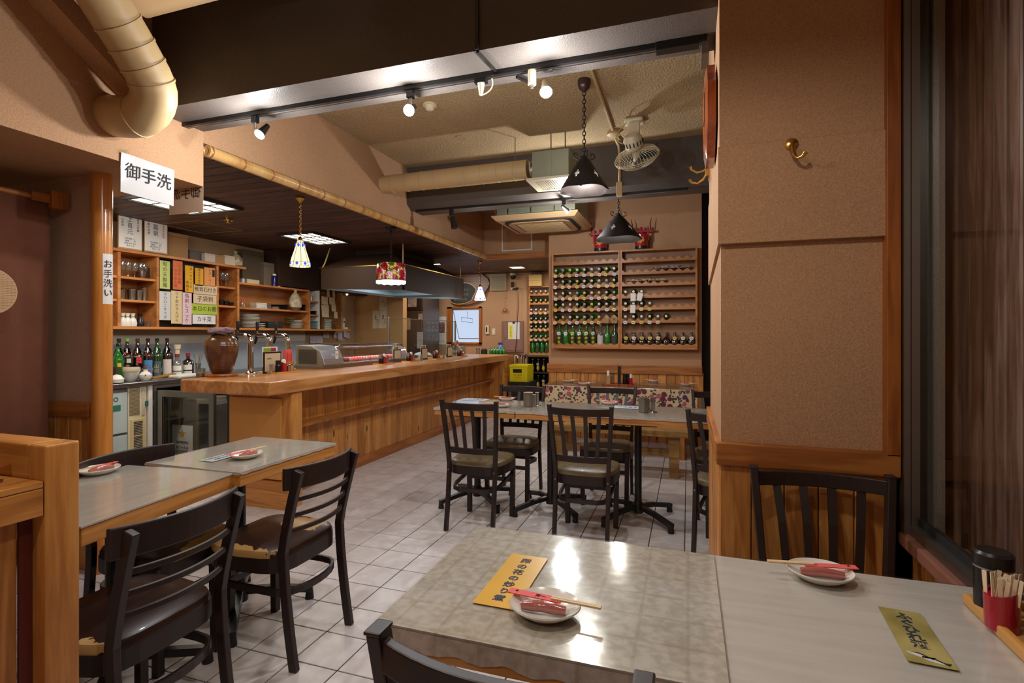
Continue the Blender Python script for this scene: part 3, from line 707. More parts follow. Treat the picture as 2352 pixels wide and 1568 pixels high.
def chair(kind, label, loc, rot, smat, group=None):
    t = thing('dining_chair', label, 'chair', (*loc, 0), math.radians(rot), group)
    if kind == 'slat':       # tall back, upright slats
        zt, wb_, tw, lean = 0.82, 0.155, 0.182, 0.055; w, d, wb = 0.39, 0.37, 0.34
    else:                    # low back, broad curved top rail and three thin ladder rails
        zt, wb_, tw, lean = 0.735, 0.165, 0.168, 0.075; w, d, wb = 0.40, 0.38, 0.35
    zs = 0.43
    obj('seat', seat_bm(w - 0.01, d - 0.01, wb, zs - 0.035, zs), smat, t, True)
    obj('seat_frame', frame_bm(w - 0.02, d - 0.02, wb, zs - 0.085, zs - 0.03), 'chair', t)
    for s in (-1, 1):
        o = obj('leg', rear_post(s, wb_, tw, zt, lean, 0.05), 'chair', t, bev=0.003); o['label'] = 'rear leg running up into the back post'
        obj('leg', tube([(s * 0.155, 0.145, 0), (s * 0.158, 0.15, 0.2), (s * 0.16, 0.15, zs - 0.04)], 0, 4, flat=(0.015, 0.015)), 'chair', t, bev=0.003)
        if kind == 'slat': obj('screw_head', lathe([(0, 0), (0.006, 0), (0.004, 0.003), (0, 0.003)], 10), 'steel_dull', t, loc=(s * wb_, -0.204, zs - 0.055), rot=(math.pi / 2, 0, 0))
    # bentwood ring stretcher
    ring = [(-0.155, 0.12, 0.27)] + [(-0.155, y_, 0.268) for y_ in (0.0, -0.10)] + [(0.155 * math.sin(a), -0.13 - 0.085 * math.cos(a), 0.266) for a in (math.radians(q) for q in range(-80, 81, 16))] + [(0.155, -0.10, 0.268), (0.155, 0.0, 0.268), (0.155, 0.12, 0.27)]
    if kind == 'slat': ring = [(-0.155, 0.14, 0.29), (-0.15, -0.10, 0.262), (-0.13, -0.165, 0.255), (-0.09, -0.185, 0.252), (0.09, -0.185, 0.252), (0.13, -0.165, 0.255), (0.15, -0.10, 0.262), (0.155, 0.14, 0.29)]
    obj('stretcher', tube(ring, 0, 4, flat=(0.007, 0.013)), 'chair', t, bev=0.002)
    obj('stretcher', tube([(-0.15, 0.13, 0.25), (0.15, 0.13, 0.25)], 0, 4, flat=(0.009, 0.012)), 'chair', t)
    yt = -0.185 - lean
    if kind == 'slat':
        obj('top_rail', curved_rail(2 * tw - 0.01, yt + 0.002, 0.040, zt - 0.056, zt - 0.012, 0.018), 'chair', t, bev=0.003)
        obj('lower_rail', curved_rail(2 * wb_ + 0.005, -0.193, 0.022, 0.485, 0.522, 0.014), 'chair', t, bev=0.002)
        for k in range(4):
            u = -0.6 + 0.4 * k
            p0 = (u * wb_ * 1.0, -0.193 - 0.022 * (1 - u * u), 0.515); p1 = (u * tw * 1.05, yt + 0.002 - 0.040 * (1 - u * u), zt - 0.05)
            obj('slat', tube([p0, ((p0[0] + p1[0]) / 2, (p0[1] + p1[1]) / 2 + 0.006, 0.66), p1], 0, 4, flat=(0.011, 0.005)), 'chair', t)
        for s in (-1, 1): obj('post_cap', box(-0.013, 0.013, -0.019, 0.019, 0, 0.006, bev=0.003), 'chair', t, loc=(s * tw, yt, zt - 0.003))
    else:
        obj('top_rail', curved_rail(2 * tw, yt + 0.044, 0.058, zt - 0.070, zt + 0.012, 0.015, 16, over=0.030), 'chair', t, bev=0.004)
        for k, z in enumerate((0.505, 0.565, 0.625)):
            yy = -0.185 - lean * ((z - zs) / (zt - zs)) ** 1.2
            obj('ladder_rail', curved_rail(2 * wb_, yy, 0.040, z - 0.008, z + 0.008, 0.012), 'chair', t, bev=0.002)
    return t
olive = seat_mat('seat_olive_vinyl', srgb(112, 98, 72)); M['olive'] = olive
brown1 = seat_mat('seat_brown_worn_side', srgb(44, 25, 20), srgb(196, 158, 104), 0.207, (-1.0, 0.05))
brown2 = seat_mat('seat_brown_scuffed', srgb(48, 28, 21), srgb(176, 138, 84), 0.207, (-1.0, 0.1), (0.09, -0.07, 0.085))
brown3 = seat_mat('seat_brown_peeled', srgb(50, 40, 30), srgb(132, 104, 48), 0.185, (-0.35, 1.0))
chair('ladder', 'ladder back chair beside the wooden post, seat edge slightly peeled', (-1.59, 1.125), 90, brown1)
chair('ladder', 'ladder back chair nearer the bar counter with worn tan patches on its seat', (-1.60, 1.74), 90, brown2)
chair('ladder', 'ladder back chair on the far side of the left tables, seat peeled to yellow', (-1.96, 1.555), -90, brown3)
chair('slat', 'slatted chair at the near left of the middle tables', (-1.285, 3.24), 0, olive)
chair('slat', 'slatted chair at the near centre of the middle tables', (-0.59, 3.24), 0, olive)
chair('slat', 'slatted chair behind the middle tables facing the viewer, by the counter end', (-1.265, 3.82), 180, olive)
chair('slat', 'slatted chair behind the middle tables facing the viewer, before the flower cloth', (-0.565, 3.92), 180, olive)
chair('slat', 'slatted chair half hidden by the pillar, near side of the middle tables', (0.235, 3.22), -14, olive)
chair('slat', 'slatted chair half hidden by the pillar, far side of the middle tables', (0.215, 3.86), 180, olive)
chair('slat', 'dark slatted chair tucked in beside the pillar below the window', (0.377, 1.56), 180, olive)
chair('slat', 'dark chair in the very front whose curved top rail crosses the table edge', (-0.232, 0.885), 0, olive)
# ================================================================== DUCTS, FANS, LAMPS OVERHEAD
def quad_pts(pts): return pts
# --- cream spiral duct elbow, top left
dt = thing('exhaust_duct', 'thick cream wrapped duct bending into the left header wall', 'duct', (0, 0, 0))
R_ = 0.098
pts = [onX(258, 266, -2.60), onX(290, 270, -2.50), onX(325, 266, -2.42), onX(348, 246, -2.36), onX(356, 215, -2.32), onX(345, 178, -2.30), onX(322, 138, -2.29), onX(296, 92, -2.28), onX(262, 38, -2.27), onX(215, -40, -2.25)]
sm = [pts[0]]
for k in range(1, len(pts) - 1): sm += [(pts[k - 1] + 3 * pts[k]) / 4 if k > 1 else (pts[0] + pts[1]) / 2, (3 * pts[k] + pts[k + 1]) / 4]
sm.append(pts[-1]); obj('pipe', tube(sm, R_ * 0.95, 28), 'duct', dt, True)
for k in (3, 9, 11, 13, 15):
    q = sm[k]; tdir = (sm[k + 1] - sm[k - 1]).normalized()
    obj('joint_ring', tube([q - tdir * 0.005, q + tdir * 0.005], R_ * 0.95 + 0.004, 28), 'duct', dt, True)
cq = [onX(285, 236, -2.595), onX(322, 227, -2.595), onX(60, -60, -2.595), onX(5, -60, -2.595)]
bm = bmesh.new(); A = [bm.verts.new(p) for p in cq]; B = [bm.verts.new(p + Vector((0.12, 0, 0))) for p in cq]
bm.faces.new(A); bm.faces.new(B[::-1])
for k in range(4): bm.faces.new((A[k], A[(k + 1) % 4], B[(k + 1) % 4], B[k]))
tag(obj('boxed_chase', bm, 'paper_wall'), 'wallpapered slanting chase on the left header wall beside the cream duct', 'chase')
# --- ceiling air conditioner above the viewer, top left
ac = thing('ceiling_air_conditioner', 'cream ceiling air conditioner panel with rounded vent at the top left', 'air conditioner', (-1.76, 1.30, 2.66))
obj('panel', prism([(-0.45, -0.45), (0.45, -0.45), (0.45, 0.45), (-0.45, 0.45)], -0.012, 0.012), 'acplastic', ac, loc=(-0.10, -0.02, 0), bev=0.01)
def rrect(w, h, r, n=6):
    p = []
    for cx_, cy_, a0 in ((w - r, h - r, 0), (-w + r, h - r, 90), (-w + r, -h + r, 180), (w - r, -h + r, 270)):
        for k in range(n + 1):
            a_ = math.radians(a0 + 90 * k / n); p.append((cx_ + r * math.cos(a_), cy_ + r * math.sin(a_)))
    return p
def rring(w, h, r, t_, z0, z1):
    bm = bmesh.new(); o = rrect(w, h, r); i = rrect(w - t_, h - t_, max(r - t_, .02)); n = len(o)
    L = [[bm.verts.new((x, y, z)) for x, y in q] for q, z in ((o, z1), (o, z0), (i, z0), (i, z1))]
    for a_, b_ in zip(L, L[1:] + L[:1]):
        for k in range(n): bm.faces.new((a_[k], a_[(k + 1) % n], b_[(k + 1) % n], b_[k]))
    return bm
def cassette(t, off=(0, 0), grille=True):
    obj('air_slot', rring(0.37, 0.34, 0.12, 0.035, -0.022, -0.008), 'blackmatte', t, loc=(*off, 0))
    obj('inner_frame', rring(0.335, 0.305, 0.10, 0.06, -0.030, -0.008), 'acplastic', t, loc=(*off, 0))
    obj('grille', box(-0.26, 0.26, -0.235, 0.235, -0.024, -0.010), 'galv' if False else 'acplastic', t, loc=(*off, 0))
    for k in range(14): obj('grille_slat', box(-0.25, 0.25, -0.228 + k * 0.034, -0.218 + k * 0.034, -0.028, -0.022), 'duct', t, loc=(*off, 0))
cassette(ac, (-0.10, -0.02))
# --- far cassette air conditioner hung below the ceiling
ac2 = thing('ceiling_air_conditioner', 'hanging cassette air conditioner with grey casing beyond the second beam', 'air conditioner', (-1.50, 5.60, 2.43))
bm = bmesh.new()
o1 = [(-0.46, -0.42), (0.46, -0.42), (0.46, 0.42), (-0.46, 0.42)]; o2 = [(-0.42, -0.38), (0.42, -0.38), (0.42, 0.38), (-0.42, 0.38)]
a_ = [bm.verts.new((*p, 0.04)) for p in o1]; b_ = [bm.verts.new((*p, 0.028)) for p in o1]; c_ = [bm.verts.new((*p, -0.01)) for p in o2]
for r1, r2 in ((a_, b_), (b_, c_)):
    for k in range(4): bm.faces.new((r1[k], r1[(k + 1) % 4], r2[(k + 1) % 4], r2[k]))
bm.faces.new(a_); bm.faces.new(c_[::-1])
obj('panel', bm, 'acplastic', ac2); cassette(ac2)
obj('casing', box(-0.42, 0.42, -0.36, 0.36, 0.04, 0.30, bev=0.004), 'galv', ac2)
for x in (-0.30, -0.05, 0.2): obj('seam', box(x, x + 0.012, -0.364, -0.358, 0.05, 0.29), 'steel_dull', ac2)
obj('drain_pipe', tube([(-0.72, -0.2, 0.24), (-0.60, -0.2, 0.235), (-0.50, -0.2, 0.20), (-0.46, -0.2, 0.10), (-0.46, -0.2, 0.03)], 0.03, 10), 'duct', ac2, True)
for x, y in ((-0.38, -0.3), (0.38, -0.3), (-0.38, 0.3), (0.38, 0.3)): obj('hanger_rod', cyl(0.005, 0.3, 0.455, 6), 'steel_dull', ac2, loc=(x, y, 0))
# --- wrapped round duct and exhaust box
du = thing('round_duct', 'straight cream wrapped duct running from the bulkhead to the exhaust box', 'duct', (BX - 0.01, 4.2, 2.595))
obj('pipe', lathe([(0.0, 0), (0.078, 0), (0.082, 0.7), (0.080, 1.40), (0.0, 1.40)], 24), 'duct', du, True, rot=(0, math.pi / 2, math.radians(-0.5)))
for k in range(9): obj('seam_ring', cyl(0.0835, 0.12 + k * 0.145, 0.124 + k * 0.145, 24), 'duct', du, True, rot=(0, math.pi / 2, math.radians(-0.5)))
obj('strap', tube([(1.28, 0, 0.075), (1.28, 0, 0.285)], 0.004, 6), 'steel_dull', du)
eb = thing('exhaust_fan_box', 'galvanised exhaust fan box with square grille hanging from the ceiling', 'fan', (-1.05, 4.22, 2.46))
obj('casing', box(-0.14, 0.16, -0.15, 0.15, 0.02, 0.235, bev=0.003), 'galv', eb)
obj('casing_band', box(-0.03, 0.02, -0.153, -0.148, 0.02, 0.235), 'galv', eb)
obj('collar', cyl(0.072, -0.02, 0.03, 20), 'steel_dull', eb, True, loc=(-0.155, -0.02, 0.13), rot=(0, math.pi / 2, 0))
obj('grille_frame', boxes([(-0.18, 0.19, -0.18, -0.13, 0, 0.018), (-0.18, 0.19, 0.13, 0.18, 0, 0.018), (-0.18, -0.13, -0.13, 0.13, 0, 0.018), (0.14, 0.19, -0.13, 0.13, 0, 0.018)]), 'cream', eb)
gb = bmesh.new()
for k in range(14): bx(gb, -0.13, 0.14, -0.128 + k * 0.0195, -0.121 + k * 0.0195, 0.003, 0.012)
for k in range(15): bx(gb, -0.128 + k * 0.0192, -0.121 + k * 0.0192, -0.13, 0.13, 0.002, 0.011)
obj('grille', gb, 'cream', eb); obj('grille_back', box(-0.13, 0.14, -0.13, 0.13, 0.014, 0.018), 'blackmatte', eb)
for x in (-0.02, 0.10): obj('hanger_rod', cyl(0.005, 0.235, 0.42, 8), 'steel_dull', eb, loc=(x, 0, 0))
# --- oscillating ceiling fan, cream
fn = thing('ceiling_fan', 'cream oscillating fan with wire cage mounted under the ceiling', 'fan', (-0.392, 4.10, CEIL))
obj('mount', prism([(-0.07, -0.02), (0.07, -0.02), (0.075, 0.10), (-0.075, 0.10)], -0.03, 0.0), 'cream', fn, bev=0.012)
obj('arm', tube([(0, 0.03, -0.02), (0.0, 0.01, -0.10), (0.0, -0.02, -0.17)], 0, 4, flat=(0.045, 0.012)), 'cream', fn, bev=0.006)
hd = obj('motor', lathe([(0, 0.07), (0.055, 0.065), (0.072, 0.03), (0.072, -0.02), (0.05, -0.05), (0, -0.055)], 24), 'cream', fn, True, loc=(0, -0.02, -0.20), rot=(math.radians(38), math.radians(-12), 0))
vb = bmesh.new()
for k in range(16):
    a = 2 * math.pi * k / 16; bx(vb, 0.0725 * math.cos(a) - .004, 0.0725 * math.cos(a) + .004, 0.0725 * math.sin(a) - .004, 0.0725 * math.sin(a) + .004, -0.012, 0.02)
obj('vent_slot', vb, 'blackmatte', hd)
cg = bmesh.new(); cage_c = (0, 0, -0.10)
for k in range(40):
    a = 2 * math.pi * k / 40; c_, s_ = math.cos(a), math.sin(a)
    P_ = [(0.045, -0.055), (0.10, -0.06), (0.15, -0.075), (0.172, -0.11), (0.165, -0.13), (0.12, -0.165), (0.05, -0.18)]
    tube([(r * c_, r * s_, z) for r, z in P_], 0.0016, 4, bm=cg)
for r, z in ((0.172, -0.11), (0.168, -0.125), (0.12, -0.165), (0.05, -0.18), (0.085, -0.173)):
    tube([(r * math.cos(2 * math.pi * k / 32), r * math.sin(2 * math.pi * k / 32), z) for k in range(33)], 0.0030 if r > .16 else 0.0018, 5, bm=cg)
obj('cage', cg, 'cream', hd)
bl = bmesh.new()
for k in range(4):
    a = math.pi / 2 * k; ring = []
    for u, wd in ((0.03, 0.03), (0.08, 0.06), (0.13, 0.075), (0.15, 0.05)):
        for sgn in (-1, 1):
            aa = a + sgn * wd / max(u, .03) * 0.5; ring.append(bl.verts.new((u * math.cos(aa), u * math.sin(aa), -0.12 + sgn * 0.012)))
    for q in range(3): bl.faces.new((ring[2 * q], ring[2 * q + 1], ring[2 * q + 3], ring[2 * q + 2]))
obj('fan_blade', bl, colmat((40, 48, 60), 0.3), hd)
obj('blade_hub', cyl(0.03, -0.14, -0.06, 16), 'cream', hd, True)
obj('power_cord', tube(arcp((-0.05, 0.02, -0.02), (-0.2, -0.02, -0.16), (-0.06, 0.0, -0.2), 12), 0.004, 6), 'duct', fn, True)
# --- conduit on the ceiling
cd = thing('wiring_conduit', 'cream wiring conduit crossing the ceiling to a round junction box', 'conduit', (0, 0, 0))
obj('pipe', tube([(-0.56, 2.3, CEIL - 0.014), (-0.57, 4.25, CEIL - 0.014)], 0.012, 8), 'duct', cd, True)
obj('junction_box', lathe([(0, 0), (0.05, 0), (0.055, -0.03), (0.03, -0.045), (0, -0.045)], 14, c=(-0.575, 4.33, CEIL)), 'duct', cd, True)
obj('pipe', tube([(-0.575, 4.38, CEIL - 0.02), (-0.56, 4.55, CEIL - 0.04), (-0.56, 4.605, CEIL - 0.10), (-0.56, 4.61, 2.54)], 0.012, 8), 'duct', cd, True)
obj('connector', box(-0.585, -0.535, 4.585, 4.63, 2.42, 2.54, bev=0.006), 'duct', cd)
# --- smoke detector and blank plate
sd = onZ(987, 240, CEIL)
t = thing('smoke_detector', 'round white smoke detector on the ceiling beside the middle spotlight', 'smoke detector', sd)
obj('base', cyl(0.05, -0.012, 0, 20), 'cream', t, True); obj('sensor', lathe([(0.035, -0.012), (0.03, -0.035), (0.02, -0.042), (0, -0.042)], 16), 'cream', t, True)
pz = onZ(1059, 315, CEIL); tag(obj('ceiling_plate', cyl(0.045, -0.005, 0, 20), 'ceil', loc=pz), 'round painted blank plate on the plaster ceiling', 'plate')
kd = onZ(524, 503, LOWC)
t = thing('smoke_detector', 'small round detector on the dark board ceiling over the kitchen', 'smoke detector', kd)
obj('base', cyl(0.045, -0.014, 0, 18), 'brass', t, True); obj('sensor', cyl(0.022, -0.035, -0.014, 14), 'brass', t, True)

# --- iron pendants
def chain_bm(x, y, z0, z1, link=0.034, r=0.003):
    bm = bmesh.new(); n = max(2, int((z1 - z0) / (link * 0.72))); st = (z1 - z0) / n
    for k in range(n):
        zc = z0 + st * (k + 0.5); pts = []
        for q in range(9):
            a = 2 * math.pi * q / 8; u = 0.010 * math.cos(a); w = link * 0.5 * math.sin(a)
            pts.append((x + (u if k % 2 else 0), y + (0 if k % 2 else u), zc + w))
        tube(pts, r, 5, bm=bm)
    return bm
M['iron'] = plain('wrought_iron', srgb(44, 40, 40), 0.42, metal=0.6, var=0.3, vs=10)
def shade_bm(rt, rb, h, holes=5, wob=0.006):
    bm = bmesh.new(); seg = 60; rows = 12; V = []
    for j in range(rows + 1):
        u = j / rows; r = rt + (rb - rt) * (u ** 0.92)
        V.append([bm.verts.new(((r + (wob * math.sin(7 * 2 * math.pi * k / seg) if j == rows else 0)) * math.cos(2 * math.pi * k / seg), (r) * math.sin(2 * math.pi * k / seg), h * (1 - u) + (0.004 * math.sin(5 * 2 * math.pi * k / seg) if j == rows else 0))) for k in range(seg)])
    for j in range(rows):
        for k in range(seg):
            kk = k % (seg // holes)
            # cross-shaped cut-outs
            if (j in (5, 6, 7) and kk == 6) or (j == 6 and kk in (5, 7)): continue
            bm.faces.new((V[j][k], V[j][(k + 1) % seg], V[j + 1][(k + 1) % seg], V[j + 1][k]))
    return bm
def scroll(bm, base, ang, s=1.0):
    c_, s_ = math.cos(ang), math.sin(ang); pts = []
    for k in range(15):
        a = k / 14 * 1.6 * math.pi; r = 0.022 * s * (1 - k / 20)
        u = 0.055 * s + r * math.sin(a); w = 0.03 * s - r * math.cos(a) + 0.01
        pts.append((base[0] + u * c_, base[1] + u * s_, base[2] + w))
    tube([(base[0], base[1], base[2])] + pts, 0.0032, 5, bm=bm)
def iron_pendant(label, loc, ztop, zshade, rb, lit):
    t = thing('pendant_lamp', label, 'lamp', (loc[0], loc[1], zshade))
    L_ = ztop - zshade
    sh = obj('lamp_shade', shade_bm(0.035, rb, 0.20), 'iron', t)
    md = sh.modifiers.new('thick', 'SOLIDIFY'); md.thickness = 0.002
    sc_ = bmesh.new()
    for k in range(4): scroll(sc_, (0, 0, 0.19), k * math.pi / 2 + 0.5)
    obj('scroll_ornament', sc_, 'iron', t)
    obj('chain', chain_bm(0, 0, 0.23, L_ - 0.05), 'iron', t)
    obj('top_cap', lathe([(0, 0.235), (0.012, 0.23), (0.03, 0.205), (0.036, 0.20), (0.036, 0.195), (0, 0.195)], 16), 'iron', t, True)
    if ztop > 2.8: obj('canopy', lathe([(0, L_), (0.042, L_), (0.042, L_ - 0.03), (0.034, L_ - 0.055), (0.012, L_ - 0.075), (0, L_ - 0.075)], 20), plain('canopy_brown', srgb(58, 34, 30), 0.3), t, True)
    obj('socket', cyl(0.018, 0.12, 0.20, 12), 'iron', t, True)
    obj('bulb', lathe([(0, 0.045), (0.02, 0.052), (0.029, 0.08), (0.022, 0.105), (0.014, 0.125), (0, 0.125)], 16), emit('bulb_' + ('lit' if lit else 'dim'), (1, 0.86, 0.7), 30), t, True)
    if lit: lamp('POINT', 'lamp_in_pendant', (loc[0], loc[1], zshade + 0.035), lit, NEUT, 0.03)
iron_pendant('black iron cone pendant on a long chain in front, glowing through its cut-outs', (-0.6385, 3.39), CEIL, 2.16, 0.158, 22)
iron_pendant('black iron cone pendant further back, hung before the bottle rack', (-0.574, 4.66), 2.46, 2.055, 0.20, 9)
iron_pendant('black iron cone pendant above the front tables', (-0.10, 0.72), CEIL, 2.25, 0.158, 17)
iron_pendant('unseen black iron cone pendant added behind the viewer as room light', (-0.75, -0.55), CEIL, 2.2, 0.158, 16)  # added out of view, stands in for room lamps behind the viewer
iron_pendant('unseen black iron cone pendant added to light the left tables', (-1.15, 0.85), CEIL, 2.25, 0.158, 18)  # added out of view to light the left side of the room

# --- tiffany lamps
def stained(name, c, glow, lines):
    return None
M['tif_w'] = emit('stained_glass_white_lit', (1.0, 0.80, 0.50), 1.25)
M['tif_w2'] = emit('stained_glass_white_bright', (0.95, 0.95, 1.0), 1.8)
M['tif_b'] = emit('stained_glass_blue_lit', (0.03, 0.10, 0.85), 1.2)
def bell(t, h, rt, rb, panel_mat, nb=8):
    prof = [(rt, h), (rt * 1.35, h * 0.9), (rt + (rb - rt) * 0.45, h * 0.6), (rt + (rb - rt) * 0.8, h * 0.3), (rb, h * 0.06), (rb * 1.01, 0)]
    def ring(r, z, n): return [(r * math.cos(2 * math.pi * k / n), r * math.sin(2 * math.pi * k / n), z) for k in range(n)]
    for k in range(nb):
        bm = bmesh.new(); a0, a1 = 2 * math.pi * k / nb + .02, 2 * math.pi * (k + 1) / nb - .02
        prev = None
        for r, z in prof:
            row = [bm.verts.new((r * math.cos(a), r * math.sin(a), z)) for a in (a0, (a0 + a1) / 2, a1)]
            if prev:
                for q in range(2): bm.faces.new((prev[q], prev[q + 1], row[q + 1], row[q]))
            prev = row
        obj('glass_panel', bm, panel_mat, t)
    bm = bmesh.new()
    for k in range(nb):
        a = 2 * math.pi * k / nb; tube([(r * 1.01 * math.cos(a), r * 1.01 * math.sin(a), z) for r, z in prof], 0.0016, 4, bm=bm)
    for r, z in ((rt, h), (rt * 1.37, h * 0.9), (rb * 1.0, h * .16), (rb * 1.02, 0.002)):
        tube([(r * math.cos(2 * math.pi * k / 24), r * math.sin(2 * math.pi * k / 24), z) for k in range(25)], 0.0018, 4, bm=bm)
    obj('lead_came', bm, 'iron', t)
    for row, (zz, rr, dz, dw) in enumerate(((h * 0.09, rb * 1.03, h * .07, .014), (h * 0.80, rt * 1.95, h * .09, .010))):
        for k in range(nb):
            a = 2 * math.pi * (k + .5) / nb; tx, ty = -math.sin(a), math.cos(a); cx_, cy_ = rr * math.cos(a), rr * math.sin(a)
            bm = bmesh.new(); v = [bm.verts.new(p) for p in ((cx_ - tx * dw, cy_ - ty * dw, zz), (cx_, cy_, zz - dz), (cx_ + tx * dw, cy_ + ty * dw, zz), (cx_, cy_, zz + dz))]
            bm.faces.new(v); obj('blue_glass_diamond', bm, 'tif_b', t)
def tiffany(label, loc, zt, zb, h, rt, rb, mat, e, col):
    t = thing('pendant_lamp', label, 'lamp', (loc[0], loc[1], zb))
    bell(t, h, rt, rb, mat)
    obj('chain', chain_bm(0, 0, h + 0.03, zt - zb - 0.03, link=0.026, r=0.0022), 'brass', t)
    obj('finial', lathe([(0, h + 0.035), (0.008, h + 0.03), (rt, h + 0.008), (rt, h), (0, h)], 12), 'brass', t, True)
    obj('canopy', lathe([(0, zt - zb), (0.035, zt - zb), (0.035, zt - zb - 0.015), (0.022, zt - zb - 0.03), (0.01, zt - zb - 0.045), (0, zt - zb - 0.045)], 16), 'brass', t, True)
    lamp('POINT', 'lamp_in_shade', (loc[0], loc[1], zb - 0.03), e, col, 0.04)
tiffany('white stained glass bell lamp with blue diamonds above the tall brown jar', (-2.89, 3.40), LOWC, 1.762, 0.205, 0.020, 0.076, 'tif_w', 3.5, WARM)
tiffany('small bright stained glass bell lamp over the far end of the counter', (-2.93, 7.28), LOWC, 1.73, 0.20, 0.026, 0.084, 'tif_w2', 4, COOL)
def rose_glass():
    m = bpy.data.materials.new('stained_glass_roses'); m.use_nodes = True; n = m.node_tree; b = n.nodes['Principled BSDF']
    v = coord(n); vo = N(n, 'ShaderNodeTexVoronoi'); vo.inputs['Scale'].default_value = 44; n.links.new(v, vo.inputs['Vector'])
    ve = N(n, 'ShaderNodeTexVoronoi', feature='DISTANCE_TO_EDGE'); ve.inputs['Scale'].default_value = 44; n.links.new(v, ve.inputs['Vector'])
    big = N(n, 'ShaderNodeTexVoronoi'); big.inputs['Scale'].default_value = 15; n.links.new(v, big.inputs['Vector'])
    sep = N(n, 'ShaderNodeSeparateColor'); n.links.new(big.outputs['Color'], sep.inputs[0]); s2 = N(n, 'ShaderNodeSeparateColor'); n.links.new(vo.outputs['Color'], s2.inputs[0])
    rose = ramp(n, sep.outputs[0], [(0, srgb(150, 16, 40)), (0.4, srgb(110, 20, 60)), (0.62, srgb(216, 130, 170)), (0.8, srgb(170, 24, 44))]); rose.color_ramp.interpolation = 'CONSTANT'
    leaf = ramp(n, s2.outputs[1], [(0, srgb(60, 90, 24)), (0.3, srgb(206, 170, 90)), (0.8, srgb(100, 120, 40))]); leaf.color_ramp.interpolation = 'CONSTANT'
    k = ramp(n, big.outputs['Distance'], [(0.54, (1, 1, 1)), (0.57, (0, 0, 0))])
    mx = N(n, 'ShaderNodeMix', data_type='RGBA'); n.links.new(k.outputs[0], mx.inputs[0]); n.links.new(leaf.outputs[0], mx.inputs[6]); n.links.new(rose.outputs[0], mx.inputs[7])
    e = ramp(n, ve.outputs['Distance'], [(0.03, (0, 0, 0)), (0.06, (1, 1, 1))]); m2 = N(n, 'ShaderNodeMix', data_type='RGBA', blend_type='MULTIPLY'); m2.inputs[0].default_value = 1
    n.links.new(mx.outputs[2], m2.inputs[6]); n.links.new(e.outputs[0], m2.inputs[7])
    n.links.new(m2.outputs[2], b.inputs['Base Color']); n.links.new(m2.outputs[2], b.inputs['Emission Color']); b.inputs['Emission Strength'].default_value = 0.35; b.inputs['Roughness'].default_value = 0.2
    return m
rl = thing('pendant_lamp', 'drum shaped stained glass lamp with red and pink roses over the counter', 'lamp', (-2.85, 4.67, 1.737))
obj('lamp_shade', lathe([(0.13, 0.205), (0.142, 0.19), (0.147, 0.12), (0.147, 0.03)], 36), rose_glass(), rl, True)
sk = bmesh.new(); n_ = 72; T_, B_ = [], []
for k in range(n_):
    a = 2 * math.pi * k / n_; T_.append(sk.verts.new((0.147 * math.cos(a), 0.147 * math.sin(a), 0.03))); B_.append(sk.verts.new((0.146 * math.cos(a), 0.146 * math.sin(a), 0.008 * abs(math.sin(k * math.pi / 6)))))
for k in range(n_): sk.faces.new((T_[k], T_[(k + 1) % n_], B_[(k + 1) % n_], B_[k]))
obj('scalloped_rim', sk, emit('stained_glass_rim_lit', (0.85, 0.85, 1.0), 3.0), rl)
obj('top_plate', lathe([(0, 0.215), (0.02, 0.213), (0.13, 0.205), (0.13, 0.20), (0, 0.20)], 24), 'iron', rl, True)
obj('chain', chain_bm(0, 0, 0.22, LOWC - 1.737 - 0.02, link=0.03, r=0.0026), 'iron', rl)
obj('canopy', lathe([(0, 0.573), (0.06, 0.573), (0.055, 0.555), (0.02, 0.54), (0, 0.54)], 20), 'iron', rl, True)
obj('bulb', lathe([(0, 0.05), (0.03, 0.06), (0.034, 0.09), (0.015, 0.13), (0, 0.13)], 12), emit('bulb_cool', (0.9, 0.95, 1), 25), rl, True)
lamp('POINT', 'lamp_in_rose', (-2.85, 4.67, 1.74), 5, COOL, 0.04)

# --- lighting tracks and spots
tr = thing('lighting_track', 'long black lighting track under the near dark beam', 'track', (0, 0, 2.375))
obj('rail', box(-2.585, 0.07, 2.135, 2.17, -0.022, 0, bev=0.002), 'black', tr); obj('rail_slot', box(-2.57, 0.05, 2.148, 2.157, -0.024, -0.0205), 'steel_dull', tr)
obj('end_feed', box(-0.12, 0.04, 2.13, 2.175, -0.034, 0, bev=0.003), 'black', tr); obj('end_drop', box(0.05, 0.075, 2.14, 2.27, -0.07, 0), 'beam', tr)
M['led'] = emit('led_face', (0.95, 0.97, 1.0), 60)
def spot(label, px, py, X, bx_, aim, white=False, lit=True, zt=2.353, y=2.152, e=30):
    t = thing('spotlight', label, 'spotlight', (X, y, zt)); m = 'cream' if white else 'black'
    obj('adapter', box(-0.016, 0.016, -0.013, 0.013, -0.035, 0, bev=0.003) if not white else cyl(0.018, -0.06, 0, 14), m, t)
    obj('stem', cyl(0.007, -0.075, -0.03, 8), 'steel_dull', t)
    d = (Vector(aim) - Vector((X, y, zt))).normalized(); q = d.to_track_quat('-Z', 'Y')
    h = obj('lamp_head', lathe([(0, 0.06), (0.013, 0.058), (0.016, 0.03), (0.019, 0), (0.026, -0.03), (0.0, -0.028)], 16), m, t, True, loc=(bx_, 0, -0.085)); h.rotation_euler = q.to_euler()
    obj('lens', lathe([(0, -0.036), (0.018, -0.033), (0.026, -0.0285), (0, -0.0285)], 16), 'led' if lit else 'blackmatte', h, True)
    if lit:
        p = Vector((X + bx_, y - 0.03, zt - 0.15))
        lamp('POINT', 'lamp_spot', p, e, COOL, 0.022)
p = onY(586, 268, 2.152); spot('black track spotlight nearest the left header, lit', 0, 0, p.x, 0.045, (-2.1, 1.0, 1.0), e=15)
